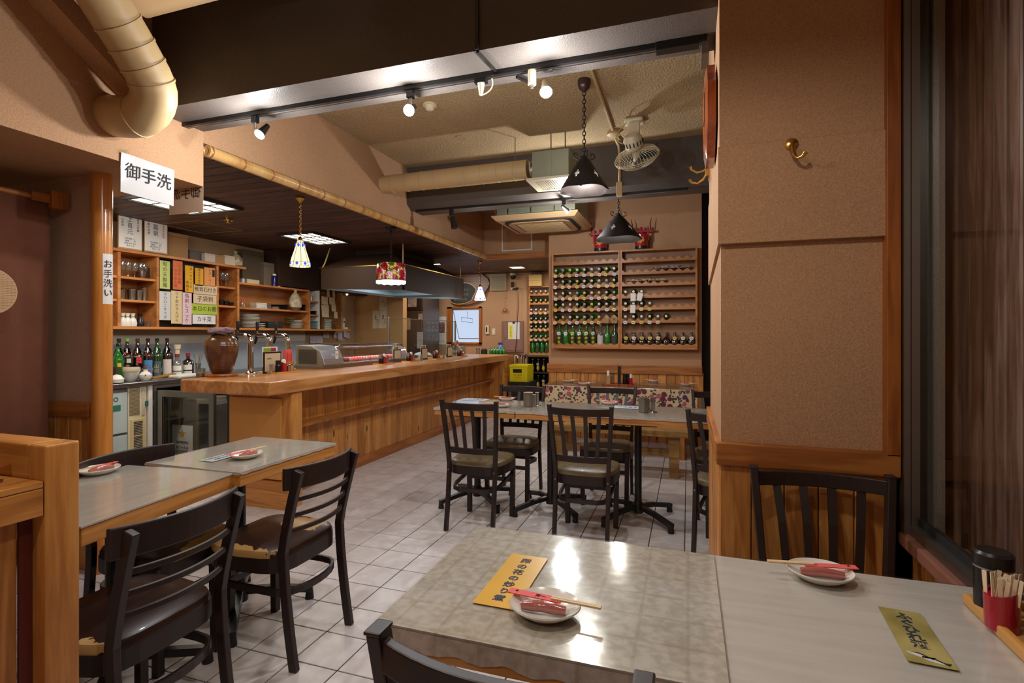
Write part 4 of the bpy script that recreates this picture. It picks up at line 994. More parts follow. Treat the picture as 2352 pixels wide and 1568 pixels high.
p = onY(943, 205, 2.152); spot('track spotlight in the middle of the near beam, blazing toward the viewer', 0, 0, p.x, 0.0, (-0.9, 0.4, 1.2), e=21)
p = onY(1222, 155, 2.152); spot('white bodied track spotlight to the right on the near beam', 0, 0, p.x, 0.06, (-0.2, 0.9, 0.6), white=True, e=15)
p = onY(1105, 172, 2.152)
t = thing('track_plug', 'white plug adapter on the near track with a looped cord', 'plug', (p.x, 2.152, 2.353))
obj('adapter', box(-0.028, 0.028, -0.014, 0.014, -0.02, 0, bev=0.003), 'black', t); obj('plug_body', lathe([(0, -0.075), (0.008, -0.07), (0.016, -0.02), (0, -0.02)], 12), 'cream', t, True)
obj('cord', tube(arcp((0, 0, -0.072), (0.06, 0.02, -0.05), (0.05, 0.0, -0.005), 10), 0.003, 6), 'cream', t, True)
q1 = onY(1097, 118, 1.967); 
rw = thing('cable_raceway', 'black cable raceway running down the beam face and under it', 'raceway', (q1.x, 1.967, 2.375))
obj('cover', box(-0.007, 0.007, -0.012, 0, 0, CEIL - 2.375), 'black', rw)
obj('cover', tube([(0, 0, -0.006), (0.015, 0.17, -0.006)], 0, 4, flat=(0.006, 0.004)), 'black', rw); obj('cover', tube([(0.10, 0.20, -0.03), (0.16, 0.29, -0.035)], 0, 4, flat=(0.006, 0.005)), 'black', rw)
tr2 = thing('lighting_track', 'black lighting track under the second beam', 'track', (0, 4.72, 2.475))
obj('rail', box(-2.59, 0.0, -0.017, 0.017, -0.022, 0, bev=0.002), 'black', tr2); obj('rail_slot', box(-2.57, -0.02, -0.004, 0.004, -0.024, -0.021), 'steel_dull', tr2)
p = onY(1037, 478, 4.72)
t = thing('spotlight', 'unlit black spotlight hanging from the second beam track near the bulkhead', 'spotlight', (p.x, 4.72, 2.453))
obj('adapter', box(-0.018, 0.018, -0.014, 0.014, -0.06, 0, bev=0.003), 'black', t)
obj('lamp_head', lathe([(0, 0.02), (0.022, 0.015), (0.026, -0.03), (0.036, -0.10), (0.028, -0.105), (0, -0.09)], 18), 'black', t, True, loc=(0.01, 0, -0.085), rot=(0, math.radians(-14), 0))
p = onY(1295, 458, 4.72); spot('small lit spotlight on the second beam track in front of the air conditioner', 0, 0, p.x, 0.02, (-0.2, 6.1, 1.6), zt=2.453, y=4.72, e=24)
# --- flat ceiling lights in the dark board ceiling
M['diff'] = emit('lamp_diffuser_warm', (1.0, 0.90, 0.66), 5.5)
def ceil_light(label, cx_, cy_, w, h, ang=0, nx=4, ny=3, e=18):
    t = thing('ceiling_light', label, 'light', (cx_, cy_, LOWC), ang)
    obj('frame', boxes([(-w / 2 - .03, w / 2 + .03, -h / 2 - .03, -h / 2, -0.022, 0), (-w / 2 - .03, w / 2 + .03, h / 2, h / 2 + .03, -0.022, 0), (-w / 2 - .03, -w / 2, -h / 2, h / 2, -0.022, 0), (w / 2, w / 2 + .03, -h / 2, h / 2, -0.022, 0)]), 'blackmatte', t)
    obj('diffuser', box(-w / 2, w / 2, -h / 2, h / 2, -0.010, -0.004), 'diff', t)
    for k in range(1, nx): obj('lattice_bar', box(-w / 2 + w * k / nx - .004, -w / 2 + w * k / nx + .004, -h / 2, h / 2, -0.018, -0.010), 'blackmatte', t)
    for k in range(1, ny): obj('lattice_bar', box(-w / 2, w / 2, -h / 2 + h * k / ny - .004, -h / 2 + h * k / ny + .004, -0.018, -0.010), 'blackmatte', t)
    lamp('AREA', 'lamp_ceiling_panel', (cx_, cy_, LOWC - 0.04), e, NEUT, min(w, h) * .9)
a, b, c, d = onZ(652, 540, LOWC), onZ(735, 535, LOWC), onZ(793, 551, LOWC), onZ(717, 556, LOWC)
ctr = (a + b + c + d) / 4
ceil_light('glowing square lattice ceiling light above the range hood', ctr.x, ctr.y, (c - d).length * .9, (b - a).length * .0 + 0.62, e=9)
a, c = onZ(322, 452, LOWC), onZ(520, 477, LOWC); m_ = (a + c) / 2
ceil_light('lattice ceiling light partly hidden behind the hanging restroom signs', m_.x, m_.y, 0.55, 0.55, e=8)
p = onZ(1188, 613, LOWC); t = thing('ceiling_light', 'small square downlight near the far kitchen wall', 'light', p)
obj('frame', boxes([(-.12, .12, -.12, -.10, -.012, 0), (-.12, .12, .10, .12, -.012, 0), (-.12, -.10, -.1, .1, -.012, 0), (.10, .12, -.1, .1, -.012, 0)]), 'cream', t); obj('diffuser', box(-.1, .1, -.1, .1, -.008, -.002), 'diff', t)
p = onZ(986, 606, LOWC); t = thing('ceiling_light', 'narrow ceiling light glimpsed behind the hood rod', 'light', p)
obj('frame', boxes([(-.2, .2, -.05, -.04, -.012, 0), (-.2, .2, .04, .05, -.012, 0), (-.2, -.19, -.04, .04, -.012, 0), (.19, .2, -.04, .04, -.012, 0)]), 'blackmatte', t); obj('diffuser', box(-.19, .19, -.04, .04, -.008, -.002), 'diff', t)
# access hatch outline in the dark ceiling
for nm, pp in (('access hatch outlined in brass in the dark ceiling behind the white lamp', [(382, 520), (455, 507), (545, 526), (470, 533)]), ('access hatch outlined in the dark ceiling near the far wall', [(1068, 620), (1100, 612), (1140, 620), (1110, 626)])):
    q = [onZ(x_, y_, LOWC - 0.001) for x_, y_ in pp]; cxy = sum(q, Vector()) / 4; w_, h_ = 0.52, 0.52
    t = thing('access_hatch', nm, 'hatch', (cxy.x, cxy.y, LOWC)); g_ = colmat((150, 116, 64), 0.4)
    for s in ((-w_/2, w_/2, -h_/2, -h_/2+.008), (-w_/2, w_/2, h_/2-.008, h_/2), (-w_/2, -w_/2+.008, -h_/2+.008, h_/2-.008), (w_/2-.008, w_/2, -h_/2+.008, h_/2-.008)): obj('hatch_edge', box(*s, -0.004, 0), g_, t)

# --- range hood
hd_ = thing('range_hood', 'large dark brown range hood hanging over the grill with pale inner lining', 'range hood', (0, 0, 0))
hx0, hx1, hy0, hy1 = -4.40, -3.20, 5.53, 7.28; zt_, zbr, zbl = 2.062, 1.753, 1.800
M['hood'] = plain('hood_brown_metal', srgb(54, 38, 28), 0.55, metal=0.0, var=0.1, vs=2)
M['hood'].node_tree.nodes['Principled BSDF'].inputs['Specular IOR Level'].default_value = 0.2
M['liner'] = plain('hood_liner_steel', srgb(196, 212, 220), 0.45, metal=0.2)
def wallpoly(p, th, ax):
    bm = bmesh.new(); A = [bm.verts.new(v) for v in p]; off = Vector((th, 0, 0)) if ax == 'X' else Vector((0, th, 0))
    B = [bm.verts.new(Vector(v) + off) for v in p]; bm.faces.new(A); bm.faces.new(B[::-1])
    for k in range(4): bm.faces.new((A[k], A[(k + 1) % 4], B[(k + 1) % 4], B[k]))
    return bm
for nm, mt, s in (('skirt_panel', 'hood', 0.0), ('liner_panel', 'liner', 0.012)):
    th = 0.010
    obj(nm, wallpoly([(hx0 + s, hy0 + s, zbl), (hx1 - s, hy0 + s, zbr), (hx1 - s, hy0 + s, zt_), (hx0 + s, hy0 + s, zt_)], th, 'Y'), mt, hd_)
    obj(nm, wallpoly([(hx0 + s, hy1 - s, zbl), (hx1 - s, hy1 - s, zbr), (hx1 - s, hy1 - s, zt_), (hx0 + s, hy1 - s, zt_)], -th, 'Y'), mt, hd_)
    obj(nm, wallpoly([(hx1 - s, hy0, zbr), (hx1 - s, hy1, zbr), (hx1 - s, hy1, zt_), (hx1 - s, hy0, zt_)], -th, 'X'), mt, hd_)
    obj(nm, wallpoly([(hx0 + s, hy0, zbl), (hx0 + s, hy1, zbl), (hx0 + s, hy1, zt_), (hx0 + s, hy0, zt_)], th, 'X'), mt, hd_)
bm = bmesh.new(); lo = [(hx0, hy0), (hx1, hy0), (hx1, hy1), (hx0, hy1)]; hi = [(hx0 + .32, hy0 + .30), (hx1 - .34, hy0 + .30), (hx1 - .34, hy1 - .3), (hx0 + .32, hy1 - .3)]
A = [bm.verts.new((*p, zt_)) for p in lo]; B = [bm.verts.new((*p, LOWC - 0.06)) for p in hi]; C_ = [bm.verts.new((*p, LOWC)) for p in hi]
for R1, R2 in ((A, B), (B, C_)):
    for k in range(4): bm.faces.new((R1[k], R1[(k + 1) % 4], R2[(k + 1) % 4], R2[k]))
obj('canopy_top', bm, 'hood', hd_)
obj('rim_lip', boxes([(hx0 - .004, hx1 + .004, hy0 - .006, hy0, zt_ - .006, zt_ + .004), (hx1, hx1 + .006, hy0, hy1, zt_ - .006, zt_ + .004)]), 'brass', hd_)
obj('filter_rail', boxes([(hx0 + .05, hx1 - .05, hy1 - .12, hy1 - .09, 1.82, 1.86), (hx0 + .03, hx0 + .09, hy0 + .02, hy1 - .03, 1.82, 1.86)]), 'liner', hd_)
for px_, (x, y) in enumerate(((hx0 + .02, hy0 + .02), (hx1 - .03, hy0 + .03), (hx1 - .03, hy1 - .05))):
    obj('hanger_rod', tube([(x, y, zt_), (x + (.04 if px_ == 0 else 0), y, 2.12), (x + (.12 if px_ == 0 else 0), y, LOWC)], 0.008 if px_ < 2 else .005, 6), 'duct' if px_ < 2 else 'steel_dull', hd_)
for z in (2.0, 1.87): obj('rivet', cyl(0.006, 0, 0.004, 8), 'steel', hd_, loc=(hx0 + .025, hy0 - .001, z), rot=(math.pi / 2, 0, 0))
lamp('AREA', 'lamp_hood', (-3.8, 6.4, 2.03), 6, (0.75, 0.9, 1.0), 0.5)
tag(obj('duct_cabinet', box(KX + 0.005, -4.95, 5.43, 7.39, 1.85, LOWC, bev=0.004), plain('dark_brown_panel', srgb(56, 38, 28), 0.5)), 'dark brown panelled duct housing on the kitchen wall left of the hood', 'duct housing')
# --- wall clock on the pillar side, coat hooks
ck = thing('wall_clock', 'octagonal wooden wall clock seen edge on at the pillar', 'clock', (0.094, 2.13, 2.05))
M['cherry'] = wood('cherry_wood', srgb(110, 48, 24), srgb(150, 74, 38), srgb(170, 92, 50), axis='Z', rough=0.15, coat=0.6, tone=0)
oct_ = [(0.17 * math.cos(math.radians(22.5 + 45 * k)), 0.185 * math.sin(math.radians(22.5 + 45 * k))) for k in range(8)]
bm = bmesh.new(); L1 = [bm.verts.new((0, *p)) for p in oct_]; L2 = [bm.verts.new((-0.028, *p)) for p in oct_]; L3 = [bm.verts.new((-0.036, p[0] * .8, p[1] * .8)) for p in oct_]; L4 = [bm.verts.new((-0.03, p[0] * .72, p[1] * .72)) for p in oct_]
for a_, b_ in ((L1, L2), (L2, L3), (L3, L4)):
    for k in range(8): bm.faces.new((a_[k], a_[(k + 1) % 8], b_[(k + 1) % 8], b_[k]))
bm.faces.new(L1[::-1]); obj('clock_frame', bm, 'cherry', ck)
obj('dial', cyl(0.12, -0.002, 0.0, 24), 'cherry', ck, loc=(-0.031, 0, 0), rot=(0, math.pi / 2, 0)); obj('hand', box(-0.036, -0.034, -0.004, 0.004, 0, 0.10), 'black', ck); obj('hand', box(-0.036, -0.034, 0, 0.07, -0.004, 0.004), 'black', ck)
def hook(label, loc, face, scale=1.0, double=False):
    t = thing('coat_hook', label, 'hook', (0, 0, 0)); t.matrix_world = Matrix.Translation(Vector(loc)) @ face
    obj('base_plate', lathe([(0, 0), (0.020, 0), (0.020, 0.003), (0.010, 0.008), (0, 0.008)], 16) if not double else box(-0.010, 0.010, -0.045, 0.045, 0, 0.004, bev=0.002), 'brass', t, True)
    if not double:
        obj('hook_arm', tube([(0, -0.005, 0.005), (0.0, -0.022, 0.014), (0.004, -0.042, 0.024), (0.012, -0.056, 0.038), (0.022, -0.056, 0.052), (0.030, -0.046, 0.060)], [0.009, 0.008, 0.006, 0.005, 0.005, 0.008], 10), 'brass', t, True)
    else:
        obj('hook_arm', tube([(0, 0.02, 0.004), (0, 0.005, 0.03), (0, 0.0, 0.055), (0, 0.015, 0.08), (0, 0.03, 0.085)], [.006, .005, .005, .005, .008], 8), 'brass', t, True)
        obj('hook_arm', tube([(0, 0.0, 0.004), (0, -0.035, 0.03), (0, -0.05, 0.055), (0, -0.045, 0.078), (0, -0.03, 0.09)], [.006, .005, .005, .005, .008], 8), 'brass', t, True)
        obj('bracket', box(-0.008, 0.008, -0.02, 0.022, 0.0, 0.02, bev=0.003), 'brass', t)
p = onY(1818, 332, PY - 0.012); hook('single brass coat hook high on the front of the pillar', (p.x, PY - 0.012, p.z), FACE_NY)
p = onX(1632, 424, 0.096); hook('double brass coat hook on the side of the pillar below the clock', (0.096, 2.62, onX(1632, 424, 0.096).z if False else 1.99), FACE_NX, double=True)

# --- hanging restroom signs and post sign
sg = thing('hanging_sign', 'white laminated sign with brush lettering hanging from the left header', 'sign', (0, 0, 0))
qa, qb = onX(274, 350, -2.592), onX(400, 460, -2.592)
cz = (onX(276, 350, -2.59).z + onX(280, 443, -2.59).z) / 2; cy_ = (onX(276, 400, -2.59).y + onX(398, 400, -2.59).y) / 2
w_ = onX(398, 400, -2.59).y - onX(276, 400, -2.59).y; h_ = onX(276, 350, -2.59).z - onX(280, 443, -2.59).z
put(sg, (-2.59, cy_, cz), FACE_PX, math.radians(-1.5))
bm = bmesh.new(); V = []
for k in range(9):
    x = -w_ / 2 + w_ * k / 8; V.append([bm.verts.new((x, yy, 0.004 + 0.004 * max(0, (-yy) / h_) * (1 if k < 8 else .4) + 0.001 * math.sin(k))) for yy in (h_ / 2, h_ / 6, -h_ / 6, -h_ / 2)])
for k in range(8):
    for q in range(3): bm.faces.new((V[k][q], V[k][q + 1], V[k + 1][q + 1], V[k + 1][q]))
o = obj('paper', bm, plain('laminated_paper', srgb(200, 197, 194), 0.12, coat=0.5), sg); md = o.modifiers.new('thick', 'SOLIDIFY'); md.thickness = 0.0012
obj('lettering', text_mesh('御手洗', w_ * 0.295, 'ink'), None, sg, loc=(0, 0.012, 0.0078))
obj('tape', sheet(0.05, 0.02), 'glass', sg, loc=(-w_ / 2 + 0.01, h_ / 2 + 0.004, 0.005), rot=(0, 0, 0.3))
s2 = thing('hanging_sign', 'second restroom sign seen from behind, its lettering reversed', 'sign', (0, 0, 0))
xa, xb = onY(389, 460, 2.275), onY(467, 460, 2.275); zz = (onY(430, 424, 2.275).z + onY(430, 490, 2.275).z) / 2; ww = xb.x - xa.x; hh = onY(430, 424, 2.275).z - onY(430, 490, 2.275).z
put(s2, ((xa.x + xb.x) / 2, 2.275, zz), FACE_NY)
obj('paper', sheet(ww, hh), plain('paper_back_lit', srgb(206, 176, 146), 0.6), s2)
o = obj('lettering', text_mesh('御手洗', ww * 0.29, colmat((70, 50, 40))), None, s2, loc=(0, hh * 0.18, 0.0015)); o.scale = (-1, 1, 1)
ps = thing('post_sign', 'narrow white paper with brush writing taped on the round post', 'sign', (-2.893, 1.925, 0))
za, zb_ = 1.235 + 3.0 * .895 * (766 - 580) / 1210, 1.235 + 3.0 * .895 * (766 - 697) / 1210
bm = bmesh.new(); V = []
for k in range(7):
    a = math.radians(-30 + 70 * k / 6); V.append([bm.verts.new((0.0472 * math.cos(a), 0.0472 * math.sin(a), z)) for z in (za, zb_)])
for k in range(6): bm.faces.new((V[k][0], V[k][1], V[k + 1][1], V[k + 1][0]))
o = obj('paper', bm, 'whitepaper', ps); md = o.modifiers.new('thick', 'SOLIDIFY'); md.thickness = 0.0008
a = math.radians(-2); lt = obj('lettering', text_mesh('お手洗い', 0.045, 'ink', vertical=True, spacing=1.1), None, ps)
lt.matrix_local = Matrix.Translation((0.0485 * math.cos(a), 0.0485 * math.sin(a), (za + zb_) / 2)) @ Matrix.Rotation(a + math.pi / 2, 4, 'Z') @ Matrix.Rotation(math.pi / 2, 4, 'X')

# --- noren curtain on its rod, straw disc, left service counter
cu = thing('door_curtain', 'rust brown cloth curtain hanging from a wooden rod at the left', 'curtain', (-3.13, 0, 0))
za = onX(60, 447, -3.13).z
bm = bmesh.new(); V = []; n = 44; y0, y1 = 0.6, onX(116, 460, -3.13).y
for k in range(n + 1):
    y = y0 + (y1 - y0) * k / n; dx = 0.018 * math.sin(k * 0.55) + 0.006 * math.sin(k * 1.7)
    V.append([bm.verts.new((dx * s, y, z)) for s, z in ((0.15, za), (0.6, za - 0.3), (1.0, za - 0.9), (1.3, 0.25))])
for k in range(n):
    for q in range(3): bm.faces.new((V[k][q], V[k][q + 1], V[k + 1][q + 1], V[k + 1][q]))
o = obj('cloth', bm, plain('curtain_rust', srgb(110, 64, 42), 0.9, var=0.15, vs=6, bump=0.3, bs=200), cu, True); md = o.modifiers.new('thick', 'SOLIDIFY'); md.thickness = 0.003
obj('rod', tube([(0, 0.5, za), (0, 1.86, za)], 0.014, 10), 'trim_y', cu, True)
obj('bracket', box(-0.03, 0.03, 1.82, 1.90, za - 0.045, za + 0.045, bev=0.004), 'trim_z', cu)
obj('bracket_arm', box(-0.018, 0.018, 1.74, 1.82, za - 0.022, za + 0.022, bev=0.003), 'trim_y', cu)
M['straw'] = plain('straw_weave', srgb(196, 160, 122), 0.8)
sw = thing('straw_fan', 'round woven straw disc hanging at the left edge before the curtain', 'straw disc', (0, 0, 0)); pc = onX(-26, 668, -2.9)
put(sw, (-2.9, pc.y, pc.z), FACE_PX)
bm = bmesh.new()
for k in range(26):
    u = -1 + 2 * (k + .5) / 26; L_ = math.sqrt(1 - u * u) * 0.10
    tube([(-L_, u * 0.10, 0.002 * (k % 2)), (0, u * 0.10, 0.002 * ((k + 1) % 2)), (L_, u * 0.10, 0.002 * (k % 2))], 0.0036, 5, bm=bm)
    if k % 2 == 0: tube([(u * 0.10, -L_, 0.001), (u * 0.10, L_, 0.001)], 0.002, 4, bm=bm)
obj('weave', bm, 'straw', sw); obj('rim', tube([(0.10 * math.cos(2 * math.pi * k / 30), 0.10 * math.sin(2 * math.pi * k / 30), 0) for k in range(31)], 0.004, 6), 'straw', sw, True)
lc = thing('service_counter', 'honey coloured wooden service counter with raised end post at the left front', 'counter', (0, 0, 0))
X2 = -1.371
obj('post', box(X2 - 0.062, X2, 0.792, 0.863, 0, 0.982, bev=0.006, seg=3), 'pine_z', lc)
obj('back_ledge', box(-2.05, X2 - 0.062, 0.792, 0.863, 0.87, 0.982, bev=0.006, seg=3), 'pine_x', lc)
obj('worktop', box(-2.05, X2 - 0.003, -0.2, 0.79, 0.889, 0.904, bev=0.003), 'pine_y', lc)
obj('front_rail', box(X2 - 0.04, X2 - 0.003, -0.2, 0.79, 0.826, 0.888, bev=0.003), 'pine_y', lc)
fp = mesh_of('front_board', box(-0.02, 0, 0.0015, 0.0985, 0, 0.826, bev=0.003, seg=1), 'plank')
for k in range(6): obj('front_board', fp, parent=lc, loc=(X2 - 0.045, 0.665 - k * 0.10, 0))
obj('inner_stile', box(X2 - 0.05, X2 - 0.043, 0.766, 0.79, 0, 0.826), plain('red_brown_stile', srgb(90, 30, 18), 0.5), lc)
pr_ = thing('card_terminal', 'black device with grey edge standing on the service counter', 'device', (-1.478, 0.695, 0.9045), math.radians(20))
obj('body', box(-0.035, 0.035, -0.064, 0.035, 0.006, 0.075, bev=0.008), 'black', pr_); obj('tray', box(-0.042, 0.046, -0.07, 0.05, 0, 0.006, bev=0.002), 'steel_dull', pr_); obj('lid', box(-0.032, 0.032, -0.035, 0.032, 0.075, 0.084, bev=0.003), 'blackmatte', pr_)
ph = thing('desk_phone', 'black telephone handset at the left edge on the counter ledge', 'telephone', (-1.705, 0.826, 0.982))
obj('cradle', box(-0.03, 0.03, -0.025, 0.025, 0, 0.028, bev=0.006), 'cream', ph); obj('handset', tube([(-0.014, 0, 0.028), (-0.007, 0, 0.064), (0, 0, 0.10), (0.0, 0, 0.128)], [.014, .011, .011, .014], 10), 'black', ph, True)
# ================================================================== KITCHEN SHELVES AND WORKTOP
SX = -4.92; ZB = 1.298
def yS(px, X=SX): return onX(px, 700, X).y
y0, y1, y2, y3, y4 = yS(263), yS(550), yS(712), yS(733), yS(787)
yE = yS(806); ya, yb, yc = yS(274), yS(363), yS(500)
sh = thing('kitchen_shelf', 'tall open wooden shelf unit with menu strips above the sake bottles', 'shelf', (0, 0, 0))
T = 0.022
obj('bottom_board', box(KX, SX, 3.1, y1 - .001, ZB - T, ZB + 0.004, bev=0.003), 'shelf', sh)
obj('top_board', box(KX, SX + 0.02, 3.1, y1 + 0.08, 1.985, 2.012, bev=0.004), 'shelf', sh)
obj('back_board', box(KX + 0.002, KX + 0.014, 3.1, y1, ZB, 1.985), 'shelf', sh)
for y in (ya, yb, yc): obj('upright', box(KX + .01, SX, y - 0.014, y + 0.014, ZB, 1.985, bev=0.002), 'shelf', sh)
obj('upright', box(KX + .01, SX, y1 - 0.03, y1, ZB, 2.0, bev=0.002), 'shelf', sh)
for (p, q) in ((3.1, ya), (ya, yb), (yc, y1 - .03)):
    for z in (1.765, 1.552): obj('shelf_board', box(KX + .01, SX - 0.01, p + .014, q - .014, z - T, z, bev=0.002), 'shelf', sh)
gp = obj('sliding_glass', box(SX - 0.012, SX - 0.006, yb + 0.01, yc - 0.01, ZB + .004, 1.98), 'glass', sh)
obj('dark_interior', box(KX + 0.02, SX - 0.10, yb + 0.02, yc - 0.02, ZB + 0.004, 1.98), colmat((70, 56, 44)), sh)
s2 = thing('kitchen_shelf', 'lower open wooden shelf unit full of plates and bowls beside the hood', 'shelf', (0, 0, 0))
obj('bottom_board', box(KX, SX, y1 + .001, yE, ZB - T, ZB + 0.004, bev=0.003), 'shelf', s2)
obj('top_board', box(KX, SX, y1, y2, 1.81, 1.832, bev=0.002), 'shelf', s2)
obj('shelf_board', box(KX + .01, SX - .01, y1, y2 - .02, 1.545 - T, 1.545, bev=0.002), 'shelf', s2)
obj('back_board', box(KX + 0.002, KX + 0.014, y1, y3, ZB, 1.81), 'shelf', s2)
obj('upright', box(KX + .01, SX, y2 - 0.02, y2 + 0.008, ZB, 1.83, bev=0.002), 'shelf', s2)
for z in (1.69, 1.50): obj('shelf_board', box(KX + .01, SX - .01, y2 + .008, y3, z - T, z, bev=0.002), 'shelf', s2)
obj('upright', box(KX + .01, SX, y3, y3 + 0.012, ZB, 1.84), 'white', s2, label='thin white upright')
obj('upright', box(KX + .01, SX, y4 - 0.025, y4, ZB, 1.84, bev=0.002), 'shelf', s2)
obj('clear_panel', box(SX - 0.006, SX - 0.002, y3 + .02, y4 - .03, ZB + .01, 1.84), 'glass', s2)
# --- menu strips: (px0,px1,ytop,ybottom,text,colour,ink,vertical,label)
def on_shelf_sheet(nm, label, x0, x1, ya_, yb_, txt, col, ink='ink', vert=True, size=None, X=SX + 0.004, cat='menu strip', group=None, extra=None, dy=0, tilt=0):
    t = thing(nm, label, cat, (0, 0, 0), 0, group)
    yl, yr = onX(x0, 700, X).y, onX(x1, 700, X).y; pm = (x0 + x1) / 2
    zt, zb = onX(pm, ya_, X).z, onX(pm, yb_, X).z; w, h = yr - yl, zt - zb
    put(t, (X, (yl + yr) / 2, (zt + zb) / 2), FACE_PX, math.radians(tilt))
    obj('paper', sheet(w, h, 0.0012), colmat(col) if isinstance(col, tuple) else col, t)
    if txt:
        n = len(txt); s = size or (min(w * 0.72, h / (n * 1.12)) if vert else min(h * 0.62, w / (n * 1.05)))
        obj('lettering', text_mesh(txt, s, ink, vertical=vert, spacing=1.0 * (h * .94 / (n * s)) if vert else 1.0), None, t, loc=(0, dy, 0.0016))
    return t, w, h
ms = on_shelf_sheet
ms('menu_strip', 'green and white menu strip, tempura, top left of the strips on the shelf', 367, 390, 599, 663, '旬の天麩羅', (196, 204, 120))
t, w, h = ms('menu_strip', 'orange menu strip second in the upper row on the shelf', 397, 419, 599, 665, None, (214, 112, 62))
obj('lettering', text_mesh('うなぎ山椒', w * .36, colmat((150, 60, 50)), True), None, t, loc=(w * .18, .01, .0016)); obj('lettering', text_mesh('ちりめん煮', w * .34, colmat((150, 60, 50)), True), None, t, loc=(-w * .22, -h * .12, .0016))
t, w, h = ms('menu_strip', 'deep yellow menu strip with two columns, third in the upper row', 425, 444, 610, 671, None, (226, 166, 20))
obj('lettering', text_mesh('バターライスの', w * .36, 'ink', True), None, t, loc=(w * .18, .03, .0016)); obj('lettering', text_mesh('串焼き', w * .38, 'ink', True), None, t, loc=(-w * .22, -h * .28, .0016))
ms('menu_strip', 'short deep yellow menu strip, fourth in the upper row', 448, 467, 616, 656, '卵の花の炒り', (222, 160, 24))
t, w, h = ms('menu_strip', 'orange edged menu strip with a black box, right end of the upper row', 469, 494, 615, 657, 'レバーペー', (226, 150, 84), dy=-0.002)
obj('stamp', box(w * .22, w * .46, h * .02, h * .42, 0.0012, 0.0018), 'ink', t)
ms('menu_strip', 'pale grey menu strip reading macaroni salad, lower row left', 366, 392, 669, 735, 'マカロニサラダ', (206, 206, 206))
ms('menu_strip', 'cream brown menu strip in the lower row beside the pink one', 393, 419, 668, 743, 'ウド皮のきんぴら', (220, 196, 150), tilt=0)
ms('menu_strip', 'pink menu strip in the lower row', 418, 440, 672, 745, '馬刺しユッケ', (226, 190, 200))
ms('menu_strip', 'wide beige handwritten menu card, topmost of the four wide cards', 445, 498, 655, 677, '椎茸石付き', (214, 188, 156), vert=False)
ms('menu_strip', 'wide beige menu card second from top of the wide cards', 444, 497, 676, 699, '子袋刺', (216, 192, 158), vert=False)
ms('menu_strip', 'wide green menu card among the wide cards', 440, 498, 698, 722, '本日のお薦', (170, 190, 62), vert=False)
ms('menu_strip', 'wide white menu card, lowest of the wide cards', 442, 495, 723, 744, 'カキ菜', (224, 220, 220), vert=False)
# posters on the shelf top
def poster(label, x0, x1, a, b, big, side, red=False):
    t = thing('sake_poster', label, 'poster', (0, 0, 0), 0); X = SX + 0.012
    yl, yr = onX(x0, 700, X).y, onX(x1, 700, X).y; zt, zb = onX((x0 + x1) / 2, a, X).z, onX((x0 + x1) / 2, b, X).z; w, h = yr - yl, zt - zb
    put(t, (X, (yl + yr) / 2, (zt + zb) / 2), FACE_PX)
    obj('backing', sheet(w * 1.08, h * 1.08, 0.004), colmat((180, 140, 96)), t, loc=(0, 0, -0.004))
    obj('paper', sheet(w, h, 0.0012), 'whitepaper', t)
    obj('lettering', text_mesh(big, w * .26, 'ink', True), None, t, loc=(-w * .02, h * .12, .0016))
    obj('lettering', text_mesh(side[0], w * .11, colmat((190, 50, 60)) if red else 'ink', True), None, t, loc=(w * .34, h * .16, .0016))
    obj('lettering', text_mesh(side[1], w * .12, 'ink', True), None, t, loc=(-w * .34, h * .18, .0016))
    for k in range(4): obj('lettering', text_mesh(('日本酒度 ＋二', '酸度 一．四', '精米歩合 五十', '杜氏 三升')[k], w * .085, 'ink'), None, t, loc=(0, -h * .24 - k * h * .065, .0016))
poster('white sake price poster on the shelf top nearest the round post', 273, 325, 487, 570, '上喜元', ('純米大吟醸', '山形県'))
poster('white sake price poster with red side writing on the shelf top', 333, 383, 500, 578, '嘉泉', ('無濾過生原酒', '多摩の地酒'), True)
# boxes on shelf tops
def sbox(label, x0, x1, a, b, col, X=SX - 0.03, depth=0.14, nm='cardboard_box', cat='box', lid=False):
    yl, yr = onX(x0, 700, X).y, onX(x1, 700, X).y; zt, zb = onX((x0 + x1) / 2, a, X).z, onX((x0 + x1) / 2, b, X).z
    t = thing(nm, label, cat, (X, (yl + yr) / 2, zb)); w = yr - yl; h = zt - zb
    obj('body', box(-depth, 0, -w / 2, w / 2, 0, h, bev=0.002), colmat(col), t)
    obj('lid_edge', box(-depth - .001, 0.001, -w / 2 - .001, w / 2 + .001, h * .84, h * .86), colmat(tuple(int(c * .7) for c in col)), t)
    return t
ZT = 2.012
def sit(t, z): t.location.z = z; return t
sit(sbox('tall brown cardboard box on the shelf top behind the posters', 386, 432, 536, 594, (170, 128, 82), X=SX - 0.10, depth=.15), ZT)
sit(sbox('dark grey long box on the shelf top', 437, 470, 581, 606, (96, 86, 78), X=SX - 0.08), ZT)
sit(sbox('white carton on the shelf top next to the dark box', 471, 495, 581, 601, (206, 194, 176)), ZT)
sit(sbox('plain brown carton between two white cartons on the shelf top', 496, 515, 582, 602, (170, 128, 84)), ZT)
sit(sbox('white carton on the shelf top at the end of the row', 516, 540, 583, 605, (210, 196, 172)), ZT)
sit(sbox('low white box on the lower shelf unit top', 568, 596, 640, 650, (204, 184, 150)), 1.832)
sit(sbox('small pale carton on the lower shelf unit top by the upright', 557, 562, 637, 647, (190, 196, 204)), 1.832)
sit(sbox('tall grey panel box on the lower shelf unit top, dark burlap front', 557, 606, 572, 638, (92, 76, 58), X=SX - 0.16, depth=.1), 1.90)
sit(sbox('grey standing carton with white label behind the blue bottle', 606, 630, 600, 654, (120, 106, 90), X=SX - 0.10, depth=.1), 1.832)
